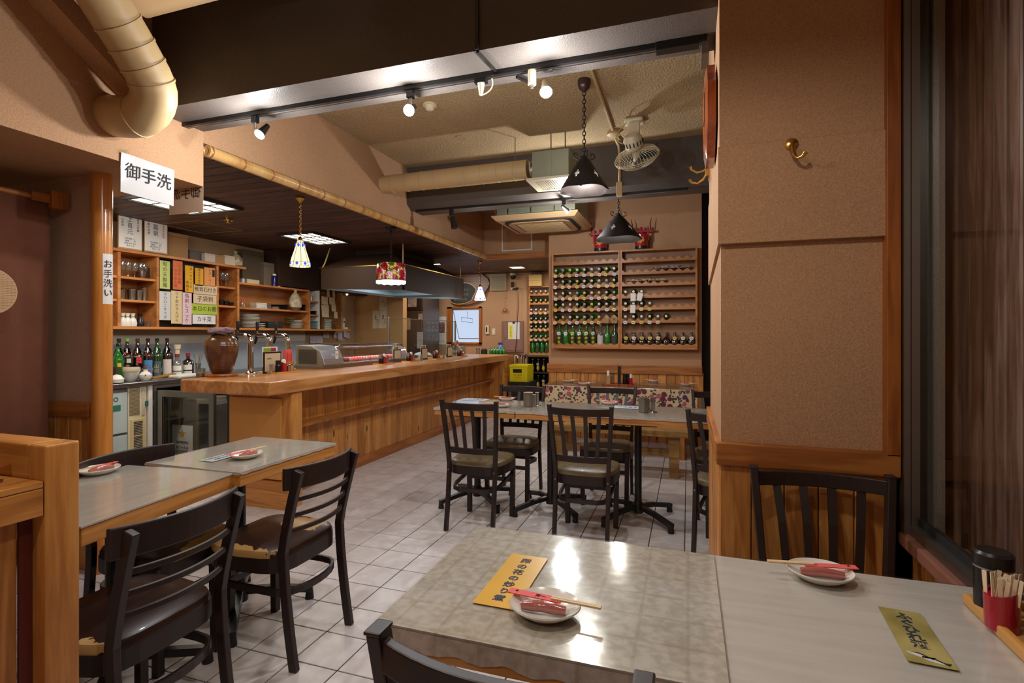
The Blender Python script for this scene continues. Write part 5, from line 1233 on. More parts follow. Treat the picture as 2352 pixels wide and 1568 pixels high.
def jar(label, x, X, z, r, h, mat, cap, nm='bottle', cat='bottle', capm='white', glassy=True):
    y = onX(x, 700, X).y; t = thing(nm, label, cat, (X, y, z))
    obj('body', lathe([(0, 0), (r, 0.002), (r, h * .72), (r * .8, h * .82), (r * .5, h * .88), (0, h * .88)], 16), mat, t, True)
    obj('cap', cyl(r * cap, h * .86, h, 14), capm, t, True); return t
jar('dark blue bottle with a silver band on the lower shelf unit top', 630, SX - 0.06, 1.832, 0.026, 0.16, colmat((40, 34, 110), .2), .9)
jar('clear jar with a cream lid on the lower shelf unit top', 641, SX - 0.06, 1.832, 0.028, 0.12, 'glass_clear', .95, capm='cream', nm='jar', cat='jar')
def bag(nm, label, loc, r, h, mat, top=None):
    t = thing(nm, label, 'bag', loc); bm = bmesh.new(); seg = 18; rows = []
    for j, (u, rr) in enumerate(((0, .55), (.08, .9), (.3, 1), (.55, .85), (.75, .5), (.88, .18), (1, .28))):
        rows.append([bm.verts.new((r * rr * (1 + .14 * math.sin(3 * a_ + j) + .08 * math.sin(7 * a_ + 2 * j)) * math.cos(a_), r * rr * (1 + .12 * math.sin(4 * a_ + j)) * math.sin(a_), h * u)) for a_ in (2 * math.pi * k / seg for k in range(seg))])
    for p, q in zip(rows, rows[1:]):
        for k in range(seg): bm.faces.new((p[k], p[(k + 1) % seg], q[(k + 1) % seg], q[k]))
    bm.faces.new(rows[0][::-1]); obj('sack', bm, mat, t, True); obj('tie', cyl(r * .2, h * .86, h * .9, 10), 'duct', t, True); return t
M['plasticbag'] = plain('clouded_plastic', srgb(176, 160, 132), 0.25, var=.3, vs=20, bump=.8, bs=30)
bag('plastic_bag', 'clouded plastic bag standing at the end of the tall shelf top', (SX - .08, yS(553), 2.012), 0.085, 0.18, 'plasticbag')
bag('plastic_bag', 'knotted plastic bag hanging in the plate shelf', (SX + 0.03, yS(674), 1.56), 0.085, 0.25, 'plasticbag')
# --- glasses, cups and flasks in the tall unit
def wine(label, x, z, X=SX - 0.09, grp='stemmed glasses on the top shelf board'):
    t = thing('wine_glass', label, 'glass', (X, yS(x, X), z), 0, grp)
    obj('bowl', lathe([(0.002, 0.055), (0.022, 0.065), (0.032, 0.09), (0.030, 0.13), (0.026, 0.15)], 14), 'glass_clear', t, True)
    obj('stem', lathe([(0, 0), (0.028, 0.0), (0.024, 0.003), (0.004, 0.006), (0.003, 0.055), (0, 0.055)], 12), 'glass_clear', t, True)
for k, x in enumerate((281, 294, 309, 323, 331)): wine('clear stemmed glass on the top board of the tall shelf, ' + ('nearest the post', 'second from the post', 'third from the post', 'fourth from the post', 'beside the brown jug')[k], x, 1.765)
for k, x in enumerate((509, 519)): wine('stemmed glass in the narrow bay right of the menu strips, ' + ('left one', 'right one')[k], x, 1.778, grp='stemmed glasses in the narrow bay')
t = thing('ceramic_jug', 'brown and black jug beside the stemmed glasses', 'jug', (SX - .10, yS(343), 1.765)); obj('body', lathe([(0, 0), (.04, 0), (.045, .06), (.036, .1), (.02, .12), (.018, .15), (0, .15)], 16), colmat((84, 44, 28), .3), t, True); obj('handle', tube(arcp((0, .02, .14), (0, .09, .13), (0, .04, .06), 8), .006, 6), 'black', t, True)
t = thing('canister', 'black canister at the right of the top shelf board', 'canister', (SX - .12, yS(356), 1.765)); obj('body', cyl(.035, 0, .1, 16), 'blackmatte', t, True); obj('lid', cyl(.036, .1, .112, 16), 'black', t, True)
tum = mesh_of('cup_wall', lathe([(0, 0.003), (0.024, 0.003), (0.031, 0.10), (0.033, 0.105), (0.031, 0.105), (0.024, 0.01)], 16), 'steel', True); rimm = mesh_of('rim', lathe([(0.031, 0.100), (0.0345, 0.104), (0.031, 0.108)], 16), 'chrome', True)
for k, (x, s) in enumerate(((279, .85), (288, 1), (303, 1), (307, .95), (319, .95), (337, 1.25), (356, .9))):
    t = thing('steel_tumbler', 'steel tumbler on the middle shelf board, ' + ('nearest the post', 'second', 'third', 'fourth', 'fifth', 'tallest of the row', 'right end')[k], 'tumbler', (SX - .07 - .04 * (k % 2), yS(x, SX - .07), 1.552), 0, 'steel tumblers on the middle shelf board')
    a = obj('cup_wall', tum, None, t); b = obj('rim', rimm, None, t); a.scale = b.scale = (1, 1, s)
def flask(label, x, mat, dec):
    t = thing('sake_flask', label, 'flask', (SX - .07, yS(x, SX - .07), ZB + .004), 0, 'sake flasks on the bottom shelf board')
    obj('body', lathe([(0, 0), (.032, .002), (.036, .03), (.030, .065), (.015, .085), (.014, .10), (.022, .125), (.018, .125), (.010, .10), (0, .1)], 18), mat, t, True)
    obj('band', cyl(.0165, .088, .094, 14), dec, t, True)
for k, x in enumerate((282, 293, 305)): flask('white sake flask with brushed marks, ' + ('nearest the post', 'middle of the three', 'next to the black flask')[k], x, 'white', colmat((110, 120, 70)))
flask('black sake flask beside the white ones', 322, 'black', 'blackmatte')
for k, x in enumerate((340, 354)):
    t = thing('small_glass', 'small clear glass on the bottom shelf board, ' + ('nearer the black flask', 'nearer the menu strips')[k], 'glass', (SX - .07, yS(x, SX - .07), ZB + .004)); obj('body', lathe([(0, .003), (.018, .003), (.024, .05), (.023, .05), (.017, .008), (0, .008)], 14), 'glass_clear', t, True)
    obj('rim', cyl(.0245, .049, .051, 14), 'glass_clear', t, True)
for k, (x, z) in enumerate(((507, 1.563), (519, 1.563), (530, 1.563))):
    t = thing('black_cup', 'black stacking cup in the narrow bay, ' + ('left', 'middle', 'right')[k] + ' one', 'cup', (SX - .08, yS(x, SX - .08), z), 0, 'black cups in the narrow bay'); obj('body', lathe([(0, 0), (.026, 0), (.034, .055 - .012 * k), (.031, .055 - .012 * k), (.024, .006), (0, .006)], 14), 'black', t, True); obj('foot_ring', cyl(.02, -.0, .004, 12), 'blackmatte', t)
# --- plate stacks in the lower unit
ORD = 'first second third fourth fifth sixth seventh eighth ninth tenth eleventh twelfth thirteenth fourteenth fifteenth sixteenth seventeenth eighteenth nineteenth twentieth twenty-first twenty-second'.split()
def stack(nm, label, x, z, n, r, dz, mat, X=SX - .10, grp=None, square=False):
    me = mesh_of('plate', lathe([(0, .002), (r * .6, .002), (r, .014), (r * .98, .017), (r * .58, .005), (0, .005)], 18) if not square else box(-r * .6, r * .6, -r, r, 0, dz * .85, bev=.004), mat, not square)
    for k in range(n):
        o = obj(nm, me, None, None, loc=(X + random.uniform(-.004, .004), yS(x, X) + random.uniform(-.004, .004), z + k * dz)); tag(o, label + (', lowest of its stack' if k == 0 else ', topmost of its stack' if k == n - 1 else ', %s from the bottom' % ORD[k]), 'plate', grp or label + ' stack')
zb = ZB + .004
stack('plate', 'large white round plate beside the shelf upright', 574, zb, 10, .11, .0165, 'white')
stack('bowl', 'white bowl between the plate stacks', 598, zb, 3, .06, .022, 'white')
stack('plate', 'small white square plate behind the taps', 615, zb, 4, .055, .022, 'white', square=True)
stack('plate', 'white deep plate near the shelf end', 680, zb, 6, .085, .019, 'white')
stack('bowl', 'green rimmed bowl on the far plates', 664, zb + .07, 3, .07, .025, colmat((110, 136, 84), .3), X=SX - .14)
stack('plate', 'cream square plate on the upper board', 594, 1.545, 5, .085, .014, 'white', square=True)
stack('plate', 'grey square plate on the upper board', 612, 1.545, 4, .05, .014, colmat((110, 112, 118), .4), square=True)
stack('plate', 'dark lacquer plate on the upper board', 641, 1.545, 4, .12, .015, 'blackmatte', X=SX - .12)
stack('plate', 'cream oval plate leaning on the upper board', 632, 1.545, 2, .06, .014, 'cream')
stack('plate', 'black small plate at the end of the upper board', 699, 1.545, 6, .06, .014, 'black')
stack('plate', 'teal striped plate in the narrow right bay', 720, zb, 7, .075, .016, colmat((150, 176, 176), .3), X=SX - .09)
stack('plate', 'black plate in the narrow right bay upper board', 720, 1.50, 3, .06, .018, 'black', X=SX - .09)
stack('container', 'pale green plastic container behind the clear panel', 747, zb, 6, .08, .024, colmat((196, 202, 178), .4), X=SX - .10, square=True)
t = thing('black_bowl_pile', 'dark lacquer box in the lower plate shelf', 'box', (SX - .11, yS(638), zb)); obj('body', box(-.08, .08, -.13, .13, 0, .07, bev=.006), 'black', t); obj('lid', box(-.082, .082, -.132, .132, .07, .085, bev=.004), 'blackmatte', t)
t = thing('pot', 'round steel pot on the top board of the narrow right bay', 'pot', (SX - .09, yS(721), 1.69)); obj('body', cyl(.06, 0, .06, 18), 'steel', t, True); obj('rim', cyl(.063, .06, .066, 18), 'steel', t, True)
t = thing('scissors', 'pink handled tongs sticking out of a glass on the upper board', 'tongs', (SX - .07, yS(566), 1.545)); obj('holder', cyl(.035, 0, .06, 14), 'glass_clear', t, True); obj('handle', tube([(0, 0, .05), (.01, -.01, .1), (0, -.03, .12)], .007, 6), 'pink', t, True); obj('handle', tube([(0, .02, .05), (.01, .03, .09), (0, .06, .08)], .007, 6), 'pink', t, True)
# --- notes on the clear panel and below the shelf
def note(label, x0, x1, a, b, X, col=(216, 190, 150), face='X', Y=None, nm='paper_note', lines=0, cat='note', tilt=0, grp=None):
    if face == 'X':
        yl, yr = onX(x0, 700, X).y, onX(x1, 700, X).y; pm = (x0 + x1) / 2; zt, zb_ = onX(pm, a, X).z, onX(pm, b, X).z; loc = (X, (yl + yr) / 2, (zt + zb_) / 2); w = yr - yl; F = FACE_PX
    else:
        xl, xr = onY(x0, 700, Y).x, onY(x1, 700, Y).x; pm = (x0 + x1) / 2; zt, zb_ = onY(pm, a, Y).z, onY(pm, b, Y).z; loc = ((xl + xr) / 2, Y, (zt + zb_) / 2); w = xr - xl; F = FACE_NY
    h = zt - zb_; t = thing(nm, label, cat, (0, 0, 0), 0, grp); put(t, loc, F, math.radians(tilt))
    bm = bmesh.new(); V = [[bm.verts.new((x, y, 0.001 + (0.006 if j == 2 else 0) * abs(x / w * 2))) for x in (-w / 2, 0, w / 2)] for j, y in enumerate((h / 2, 0, -h / 2))]
    for i in range(2):
        for j in range(2): bm.faces.new((V[i][j], V[i][j + 1], V[i + 1][j + 1], V[i + 1][j]))
    obj('paper', bm, colmat(col), t)
    if lines:
        bm = bmesh.new()
        for k in range(lines):
            yy = h * (.4 - .8 * k / max(1, lines - 1)); 
            for q in range(3): bx(bm, -w * .4 + q * w * .28, -w * .4 + q * w * .28 + w * random.uniform(.12, .24), yy - h * .008, yy + h * .008, 0.0012, 0.0020)
        o = obj('writing', bm, colmat((120, 104, 100)), t); o['kind'] = 'stuff'
    return t, w, h
XP = SX + .003
for k, r in enumerate(((738, 753, 681, 699), (738, 755, 700, 714), (739, 755, 714, 728), (756, 769, 683, 699), (761, 771, 699, 715), (767, 775, 716, 731), (750, 757, 666, 682), (763, 769, 666, 682))):
    note('cream order slip on the clear panel by the hood, ' + ('large upper left', 'middle left', 'lower left', 'upper right', 'middle right with curled edge', 'lowest right', 'small top left', 'small top right')[k], *r, XP, col=(214, 184, 146) if k < 6 else (190, 160, 124), tilt=random.uniform(-3, 3))
XW = KX + 0.018
note('large printed price list sheet below the kitchen shelf', 712, 741, 772, 788, XW, (206, 196, 206), lines=6)
for k, r in enumerate(((742, 756, 763, 776), (766, 773, 763, 777), (775, 786, 764, 782), (789, 803, 762, 776))): note('small white sheet hanging under the shelf, ' + ('beside the price list', 'second', 'pinkish one', 'slanted one at the end')[k], *r, XW, (200, 184, 186), lines=2, tilt=(0, 0, 0, -14)[k])
# --- telephone on shelf end
t = thing('cordless_phone', 'cream cordless telephone at the right end of the kitchen shelf', 'telephone', (SX - .05, yS(794), zb)); obj('base', box(-.05, .05, -.05, .06, 0, .03, bev=.008), 'cream', t); obj('handset', box(-.012, .012, -.022, .022, .02, .17, bev=.006), 'cream', t, rot=(math.radians(-8), 0, 0)); obj('display', box(.011, .0135, -.014, .014, .10, .125), 'black', t, rot=(math.radians(-8), 0, 0))
# hanging shade lamp (small glowing bulb) near the clear panel
pb = onX(797, 675, SX - .12); t = thing('small_bulb', 'tiny glowing bulb under the hood edge by the kitchen wall', 'bulb', pb); obj('bulb_glass', lathe([(0, -.02), (.014, -.01), (.014, .008), (0, .02)], 10), emit('tiny_bulb', (1, .85, .6), 30), t, True); obj('socket', cyl(.008, .015, .05, 8), 'black', t)
tag(obj('shelf_partition', box(KX + .01, SX - .02, y4 - .40, y4 - .385, ZB + .01, 1.84), 'trim_z'), 'dark reddish wooden side board behind the pinned slips', 'board')

# ================================================================== WORKTOP AND UNDER-COUNTER MACHINES
WZ = 0.805; FX = -4.59
wt = thing('kitchen_worktop', 'long stainless worktop with rounded front edge along the kitchen wall', 'worktop', (0, 0, 0))
obj('top', box(KX + .012, FX, 2.5, 7.3, WZ - .03, WZ, bev=0.008), 'steel_dull', wt)
obj('front_lip', box(FX - .012, FX + .004, 2.5, 7.3, WZ - .034, WZ + .002, bev=.004), 'steel', wt)
def fy(px): return onX(px, 900, FX).y
# ice machine
im = thing('ice_machine', 'grey white ice machine with slotted base under the worktop beside the post', 'ice machine', (0, 0, 0)); a, b = 2.75, fy(297)
cm = colmat((176, 188, 186), .4)
obj('body', box(KX + .05, FX - .05, a, b, 0.05, WZ - .04), colmat((120, 124, 120), .5), im)
obj('upper_door', box(FX - .05, FX - .02, a, b, .38, .73, bev=.006), cm, im); obj('lower_panel', box(FX - .05, FX - .02, a, b, .08, .36, bev=.004), cm, im)
for k in range(10): obj('vent_slot', box(FX - .021, FX - .018, b - .30, b - .14, .13 + k * .02, .14 + k * .02), 'blackmatte', im)
obj('handle', box(FX - .02, FX - .005, b - .42, b - .17, .45, .56, bev=.004), 'black', im)
put(obj('logo', lathe([(.012, 0), (.02, 0), (.02, .001), (.012, .001)], 18), colmat((30, 96, 80)), im), (FX - .019, b - .10, .675), FACE_PX); put(obj('sticker', sheet(.10, .05), colmat((40, 110, 90)), im), (FX - .019, b - .11, .60), FACE_PX)
# vent unit of the cooler
vu = thing('cooler_vent_unit', 'beige louvred condenser front between ice machine and white post', 'vent unit', (0, 0, 0)); a, b = fy(300), fy(342); cb = 'cream'
obj('body', box(KX + .05, FX - .03, a, b, 0.05, WZ - .035, bev=.003), cb, vu)
for k in range(22): obj('louvre', box(FX - .031, FX - .026, a + .01, a + .10, .52 + k * .0112, .5245 + k * .0112), colmat((110, 92, 60)), vu)
obj('control_panel', box(FX - .03, FX - .022, a + .12, b - .02, .51, .745, bev=.002), colmat((190, 180, 160)), vu); put(obj('sticker', sheet(.09, .045), colmat((40, 100, 84)), vu), (FX - .0215, a + .19, .61), FACE_PX)
obj('grille_frame', boxes([(FX - .03, FX - .018, a + .02, a + .04, .08, .48), (FX - .03, FX - .018, b - .04, b - .02, .08, .48), (FX - .03, FX - .018, a + .04, b - .04, .46, .48), (FX - .03, FX - .018, a + .04, b - .04, .33, .338), (FX - .03, FX - .018, a + .04, b - .04, .20, .208)]), colmat((206, 188, 130)), vu)
for k in range(26): obj('grille_slat', box(FX - .029, FX - .022, a + .04, b - .04, .09 + k * .0143, .094 + k * .0143), colmat((170, 160, 140)), vu)
obj('grille_back', box(FX - .0305, FX - .0295, a + .04, b - .04, .08, .46), colmat((90, 80, 66)), vu)
tag(obj('white_divider_post', box(FX - .10, FX - .02, fy(345), fy(354), 0.02, WZ - .035), 'whitepaper'), 'narrow white divider post under the worktop left of the glass cooler', 'divider')
# glass door cooler with its door swung open
gc = thing('glass_door_cooler', 'undercounter glass cooler with its steel framed door standing open', 'cooler', (0, 0, 0)); ya_, yb_ = fy(356), 4.9
obj('casing', boxes([(KX + .05, FX - .02, ya_, yb_, .03, .10), (KX + .05, FX - .02, ya_, yb_, .735, WZ - .035), (KX + .05, KX + .07, ya_, yb_, .10, .735), (KX + .07, FX - .02, ya_, ya_ + .03, .10, .735), (KX + .07, FX - .02, yb_ - .03, yb_, .10, .735)]), 'steel_dull', gc)
obj('interior', box(KX + .07, KX + .08, ya_ + .03, yb_ - .03, .10, .735), colmat((40, 60, 64), .5), gc); obj('shelf_rack', box(KX + .08, FX - .06, ya_ + .03, yb_ - .03, .42, .426), 'steel', gc)
dY = 3.53; dx0, dx1, dz0, dz1 = FX + .005, -3.92, .06, .72; fw = .055
dr = obj('door', boxes([(dx0, dx1, dY, dY + .03, dz1 - fw, dz1), (dx0, dx1, dY, dY + .03, dz0, dz0 + fw), (dx0, dx0 + fw, dY, dY + .03, dz0 + fw, dz1 - fw), (dx1 - fw, dx1, dY, dY + .03, dz0 + fw, dz1 - fw)]), 'steel_dull', gc)
obj('door_glass', box(dx0 + fw, dx1 - fw, dY + .012, dY + .016, dz0 + fw, dz1 - fw), 'glass', dr)
obj('gasket', boxes([(dx0 + fw, dx0 + fw + .02, dY + .005, dY + .025, dz0 + fw, dz1 - fw)]), 'black', dr)
# crates / beer box seen through the door
bb_ = thing('beer_server_box', 'steel beer server box with a white star label behind the open glass door', 'beer server', (0, 0, 0)); Yb = 3.86
xl, xr = onY(386, 1000, Yb).x, onY(452, 1000, Yb).x
obj('body', box(xl, xr, Yb, Yb + .35, 0.02, .60, bev=.006), plain('server_steel', srgb(150, 134, 110), .4, metal=.6, var=.15, vs=3), bb_)
obj('side_body', box(xr + .002, xr + .20, Yb + .02, Yb + .33, 0.02, .56, bev=.006), 'steel_dull', bb_)
lb = thing('star_label', 'white brand label with a gold star on the beer server', 'label', (0, 0, 0))
lx0, lx1 = onY(396, 1000, Yb).x, onY(443, 1000, Yb).x; lz1 = onY(420, 976, Yb).z; lw = lx1 - lx0
put(lb, ((lx0 + lx1) / 2, Yb - .001, lz1 - .16), FACE_NY); obj('paper', sheet(lw, .32), 'whitepaper', lb)
star = [(.052 * (1 if k % 2 == 0 else .4) * math.cos(math.pi / 2 + k * math.pi / 5), .052 * (1 if k % 2 == 0 else .4) * math.sin(math.pi / 2 + k * math.pi / 5)) for k in range(10)]
obj('star', prism(star, .0012, .0022), colmat((216, 160, 20)), lb, loc=(0, .075, 0)); obj('lettering', text_mesh('SAPPORO', .036, 'ink', bold=.0008), None, lb, loc=(0, -.01, .0016)); obj('lettering', text_mesh('生ビール', .034, 'ink', bold=.0006), None, lb, loc=(-.02, -.06, .0016)); obj('red_mark', prism([(.012 * math.cos(k), .014 * math.sin(k)) for k in (0, 1, 2, 3, 4, 5)], .0012, .002), colmat((190, 40, 40)), lb, loc=(.065, -.06, 0))
st = thing('stool', 'low grey white padded stool in the gap beside the counter end', 'stool', (-3.72, 4.05, 0))
obj('cushion', box(-.14, .14, -.14, .14, .44, .50, bev=.02), colmat((150, 138, 124)), st, True); obj('seat_plate', box(-.145, .145, -.145, .145, .41, .44, bev=.01), 'cream', st)
for x in (-.11, .11):
    for y in (-.11, .11): obj('leg', tube([(x, y, .42), (x * 1.2, y * 1.2, 0)], .016, 8), 'cream', st, True)
tag(obj('dark_post', box(-3.84, -3.78, 3.60, 3.66, 0, .80), 'blackmatte'), 'dark upright post between the cooler door and the counter end', 'post')
# --- bottles and things on the worktop
def sake(label, x, glassm, capm, labels=(), X=KX + .28, h=.385, r=.051, z=WZ, nm='sake_bottle'):
    y = onX(x, 830, X).y; t = thing(nm, label, 'bottle', (X, y, z))
    obj('body', lathe([(0, .003), (r * .9, 0), (r, .01), (r, h * .55), (r * .96, h * .60), (r * .60, h * .72), (r * .34, h * .80), (r * .29, h * .94), (0, h * .94)], 22), glassm, t, True)
    obj('liquid', lathe([(0, .004), (r * .93, .004), (r * .93, h * .55), (r * .55, h * .72), (0, h * .72)], 16), colmat((26, 14, 10) if 'green' not in glassm else (16, 30, 14), .2), t, True)
    obj('cap', cyl(r * .32, h * .93, h, 14), capm, t, True)
    for (z0, z1, col, a0, a1, *tx) in labels:
        bm = bmesh.new(); V = []
        rr = lambda zz: r * 1.01 if zz < h * .56 else r * (1.0 - (zz / h - .56) * 2.35)
        for k in range(9):
            a = math.radians(a0 + (a1 - a0) * k / 8); V.append([bm.verts.new((rr(zz * h) * math.cos(a), rr(zz * h) * math.sin(a), zz * h)) for zz in (z0, z1)])
        for k in range(8): bm.faces.new((V[k][0], V[k + 1][0], V[k + 1][1], V[k][1]))
        obj('label_paper', bm, colmat(col), t)
        if tx:
            a = math.radians((a0 + a1) / 2); o = obj('lettering', text_mesh(tx[0], (z1 - z0) * h * .30, tx[1] if len(tx) > 1 else 'ink', len(tx[0]) > 1), None, t)
            o.matrix_local = Matrix.Translation((rr((z0 + z1) / 2 * h) * 1.03 * math.cos(a), rr((z0 + z1) / 2 * h) * 1.03 * math.sin(a), (z0 + z1) / 2 * h)) @ Matrix.Rotation(a + math.pi / 2, 4, 'Z') @ Matrix.Rotation(math.pi / 2, 4, 'X')
    return t
A0, A1 = -95, -5
sake('tall dark sake bottle nearest the round post, behind the green one', 273, 'glass_brown', 'black', [(.5, .56, (90, 70, 60), A0, A1)])
sake('sake bottle with an orange neck label and bright green cap', 292, 'glass_brown', colmat((110, 170, 60)), [(.56, .68, (216, 126, 50), -90, -20), (.42, .52, (180, 196, 186), -40, 0), (.28, .34, (206, 30, 36), -100, -30)])
sake('sake bottle with a cream crest label and a red round mark', 316, 'glass_brown', colmat((60, 46, 40)), [(.55, .68, (196, 178, 140), -100, -15, '酒'), (.40, .53, (214, 50, 60), -45, 0, '祝')])
sake('sake bottle with a blue and red wave label', 340, 'glass_brown', 'black', [(.57, .69, (190, 196, 206), -95, -20), (.04, .46, (60, 140, 196), -75, 5, '大漁', colmat((200, 50, 40)))])
sake('dark green sake bottle with a painted landscape label', 361, 'glass_dgreen', 'black', [(.56, .68, (196, 130, 150), -80, -20), (.04, .42, (70, 90, 110), -90, 0, '山河', colmat((220, 190, 80)))])
sake('amber sake bottle with a plain white lower label', 384, 'glass_brown', 'black', [(.04, .46, (214, 200, 196), -100, 5)])
def spirit(label, x, body, liq, capm, h, w, tall=False):
    X = KX + .30; y = onX(x, 840, X).y; t = thing('spirit_bottle', label, 'bottle', (X, y, WZ))
    obj('body', lathe([(0, .003), (w, 0), (w, h * .58), (w * .85, h * .66), (w * .36, h * .72), (w * .30, h * .88), (0, h * .88)], 20), body, t, True)
    obj('liquid', cyl(w * .92, .004, h * .5, 16), liq, t, True); obj('cap', cyl(w * .38, h * .86, h, 14), capm, t, True)
    for z0, z1 in ((.26, .48), (.04, .2)):
        bm = bmesh.new(); V = [[bm.verts.new((w * 1.02 * math.cos(math.radians(a)), w * 1.02 * math.sin(math.radians(a)), z * h)) for z in (z0, z1)] for a in range(-90, 1, 10)]
        for p, q in zip(V, V[1:]): bm.faces.new((p[0], q[0], q[1], p[1]))
        obj('label_paper', bm, 'whitepaper', t)
    if tall:
        obj('pourer', lathe([(0, h), (w * .42, h), (w * .42, h * 1.22), (w * .55, h * 1.22), (w * .62, h * 1.42), (0, h * 1.42)], 14), 'cream', t, True)
spirit('clear spirit bottle with a tall white pourer', 407, 'glass_clear', colmat((170, 170, 160), .2), colmat((140, 40, 40)), .225, .055, True)
spirit('amber whisky bottle with a red cap', 432, 'glass_brown', colmat((150, 62, 24), .2), colmat((150, 30, 40)), .23, .052)
sake('green bottle with a yellow hexagon tag at the front of the worktop', 271, 'glass_green', 'black', [(.12, .40, (60, 50, 30), -110, -20), (.40, .50, (216, 180, 60), -40, 0)], X=FX - .22, h=.34, r=.042, nm='shochu_bottle')
t = thing('mixing_bowl', 'cream ceramic lidded bowl on the worktop', 'bowl', (FX - .20, onX(298, 860, FX - .20).y, WZ)); obj('body', lathe([(0, 0), (.04, 0), (.062, .03), (.075, .085), (.078, .09), (.074, .09), (0, .05)], 24), 'white', t, True); obj('rim_band', lathe([(.076, .085), (.082, .095), (.080, .125), (0, .125)], 24), 'cream', t, True)
t = thing('ceramic_bottle', 'round white ceramic bottle with a small crest', 'bottle', (FX - .14, onX(334, 860, FX - .14).y, WZ)); obj('body', lathe([(0, 0), (.035, 0), (.053, .03), (.052, .055), (.03, .078), (.016, .084), (.018, .10), (0, .10)], 22), 'white', t, True); obj('stopper', lathe([(0, .1), (.009, .1), (.007, .12), (.01, .13), (0, .135)], 10), 'brass', t, True); put(obj('crest', sheet(.02, .015), colmat((150, 60, 50)), t), (.0435, -.028, .05), FACE_PX, 0)
t = thing('serving_tray', 'brown wooden paddle on a steel tray on the worktop', 'tray', (FX - .16, onX(372, 862, FX - .16).y, WZ)); obj('tray', box(-.08, .08, -.16, .16, 0, .01, bev=.003), 'steel_dull', t); obj('paddle', box(-.03, .03, -.12, .14, .012, .035, bev=.01), colmat((150, 104, 34), .4), t, rot=(math.radians(5), 0, .1))
o = obj('folded_towel', box(-.09, .09, -.15, .15, 0, .03, bev=.012), 'whitepaper', loc=(FX - .14, onX(420, 862, FX - .14).y, WZ), rot=(0, 0, .15)); tag(o, 'crumpled white towel on the worktop beside the spirit bottles', 'towel')
t = thing('straw_holder', 'glass of straws and swizzle sticks on the worktop', 'glass', (FX - .30, onX(455, 860, FX - .30).y, WZ)); obj('glass_body', lathe([(0, .003), (.025, .003), (.03, .12), (.028, .12), (0, .01)], 14), 'glass_clear', t, True)
for k in range(6): obj('straw', tube([(0, 0, .02), (.03 * math.cos(k), .04 * math.sin(k * 1.3), .22)], .003, 5), colmat(((180, 60, 60), (60, 130, 80), (150, 130, 110))[k % 3]), t)
o = obj('white_cloth_ball', lathe([(0, 0), (.05, .01), (.055, .04), (.03, .07), (0, .08)], 14), 'whitepaper', loc=(FX - .07, onX(268, 880, FX - .07).y, WZ), smooth=True); tag(o, 'crumpled white cloth at the worktop edge by the post', 'cloth')
for k, (x, c_) in enumerate(((497, (70, 130, 80)), (568, (180, 60, 60)))): pass

# ================================================================== ON THE BAR COUNTER
jr = thing('stoneware_jar', 'tall brown glazed stoneware jar on a wood disc at the counter end', 'jar', (-3.325, 3.065, CT + .022))
def jar_mat():
    m, n, b = nt('brown_glaze'); v = coord(n); sx = N(n, 'ShaderNodeSeparateXYZ'); n.links.new(v, sx.inputs[0])
    t = N(n, 'ShaderNodeTexNoise'); t.inputs['Scale'].default_value = 14; t.inputs['Detail'].default_value = 5; n.links.new(v, t.inputs['Vector'])
    ma = N(n, 'ShaderNodeMath', operation='MULTIPLY_ADD'); ma.inputs[1].default_value = 2.6; n.links.new(sx.outputs[2], ma.inputs[0]); n.links.new(t.outputs['Fac'], ma.inputs[2])
    r = ramp(n, ma.outputs[0], [(0.35, srgb(66, 34, 24)), (0.90, srgb(84, 46, 30)), (1.15, srgb(100, 66, 36))]); n.links.new(r.outputs[0], b.inputs['Base Color']); b.inputs['Roughness'].default_value = .22; b.inputs['Coat Weight'].default_value = .4
    w = N(n, 'ShaderNodeTexWave', bands_direction='Z'); w.inputs['Scale'].default_value = 22; n.links.new(v, w.inputs['Vector']); bumpify(n, b, w.outputs['Fac'], .15, .004); return m
obj('body', lathe([(0, 0), (.062, 0), (.075, .02), (.105, .12), (.118, .20), (.112, .24), (.085, .275), (.062, .287), (.060, .295), (.068, .305), (.066, .31), (0, .31)], 36), jar_mat(), jr, True)
cb_ = bmesh.new(); V = []
for j, (r, z) in enumerate(((0, .345), (.05, .343), (.085, .332), (.098, .312), (.090, .298))):
    V.append([cb_.verts.new((r * (1 + .10 * math.sin(3 * a_ + j) + .06 * math.sin(8 * a_)) * math.cos(a_), r * (1 + .08 * math.sin(4 * a_ + 1)) * math.sin(a_), z + .006 * math.sin(5 * a_ + j * 2))) for a_ in (2 * math.pi * k / 30 for k in range(30))] if r else [cb_.verts.new((0, 0, z))])
for p, q in zip(V, V[1:]):
    for k in range(30): cb_.faces.new((p[0], q[(k + 1) % 30], q[k]) if len(p) == 1 else (p[k], p[(k + 1) % 30], q[(k + 1) % 30], q[k]))
obj('cloth_cover', cb_, plain('mauve_cloth', srgb(112, 88, 92), .9, var=.2, vs=30, bump=.6, bs=50), jr, True)
tag(obj('wood_disc', lathe([(0, 0), (.108, 0), (.112, .01), (.108, .022), (0, .022)], 26), 'trim_z', loc=(-3.325, 3.065, CT), smooth=True), 'round wood slice under the stoneware jar', 'coaster')
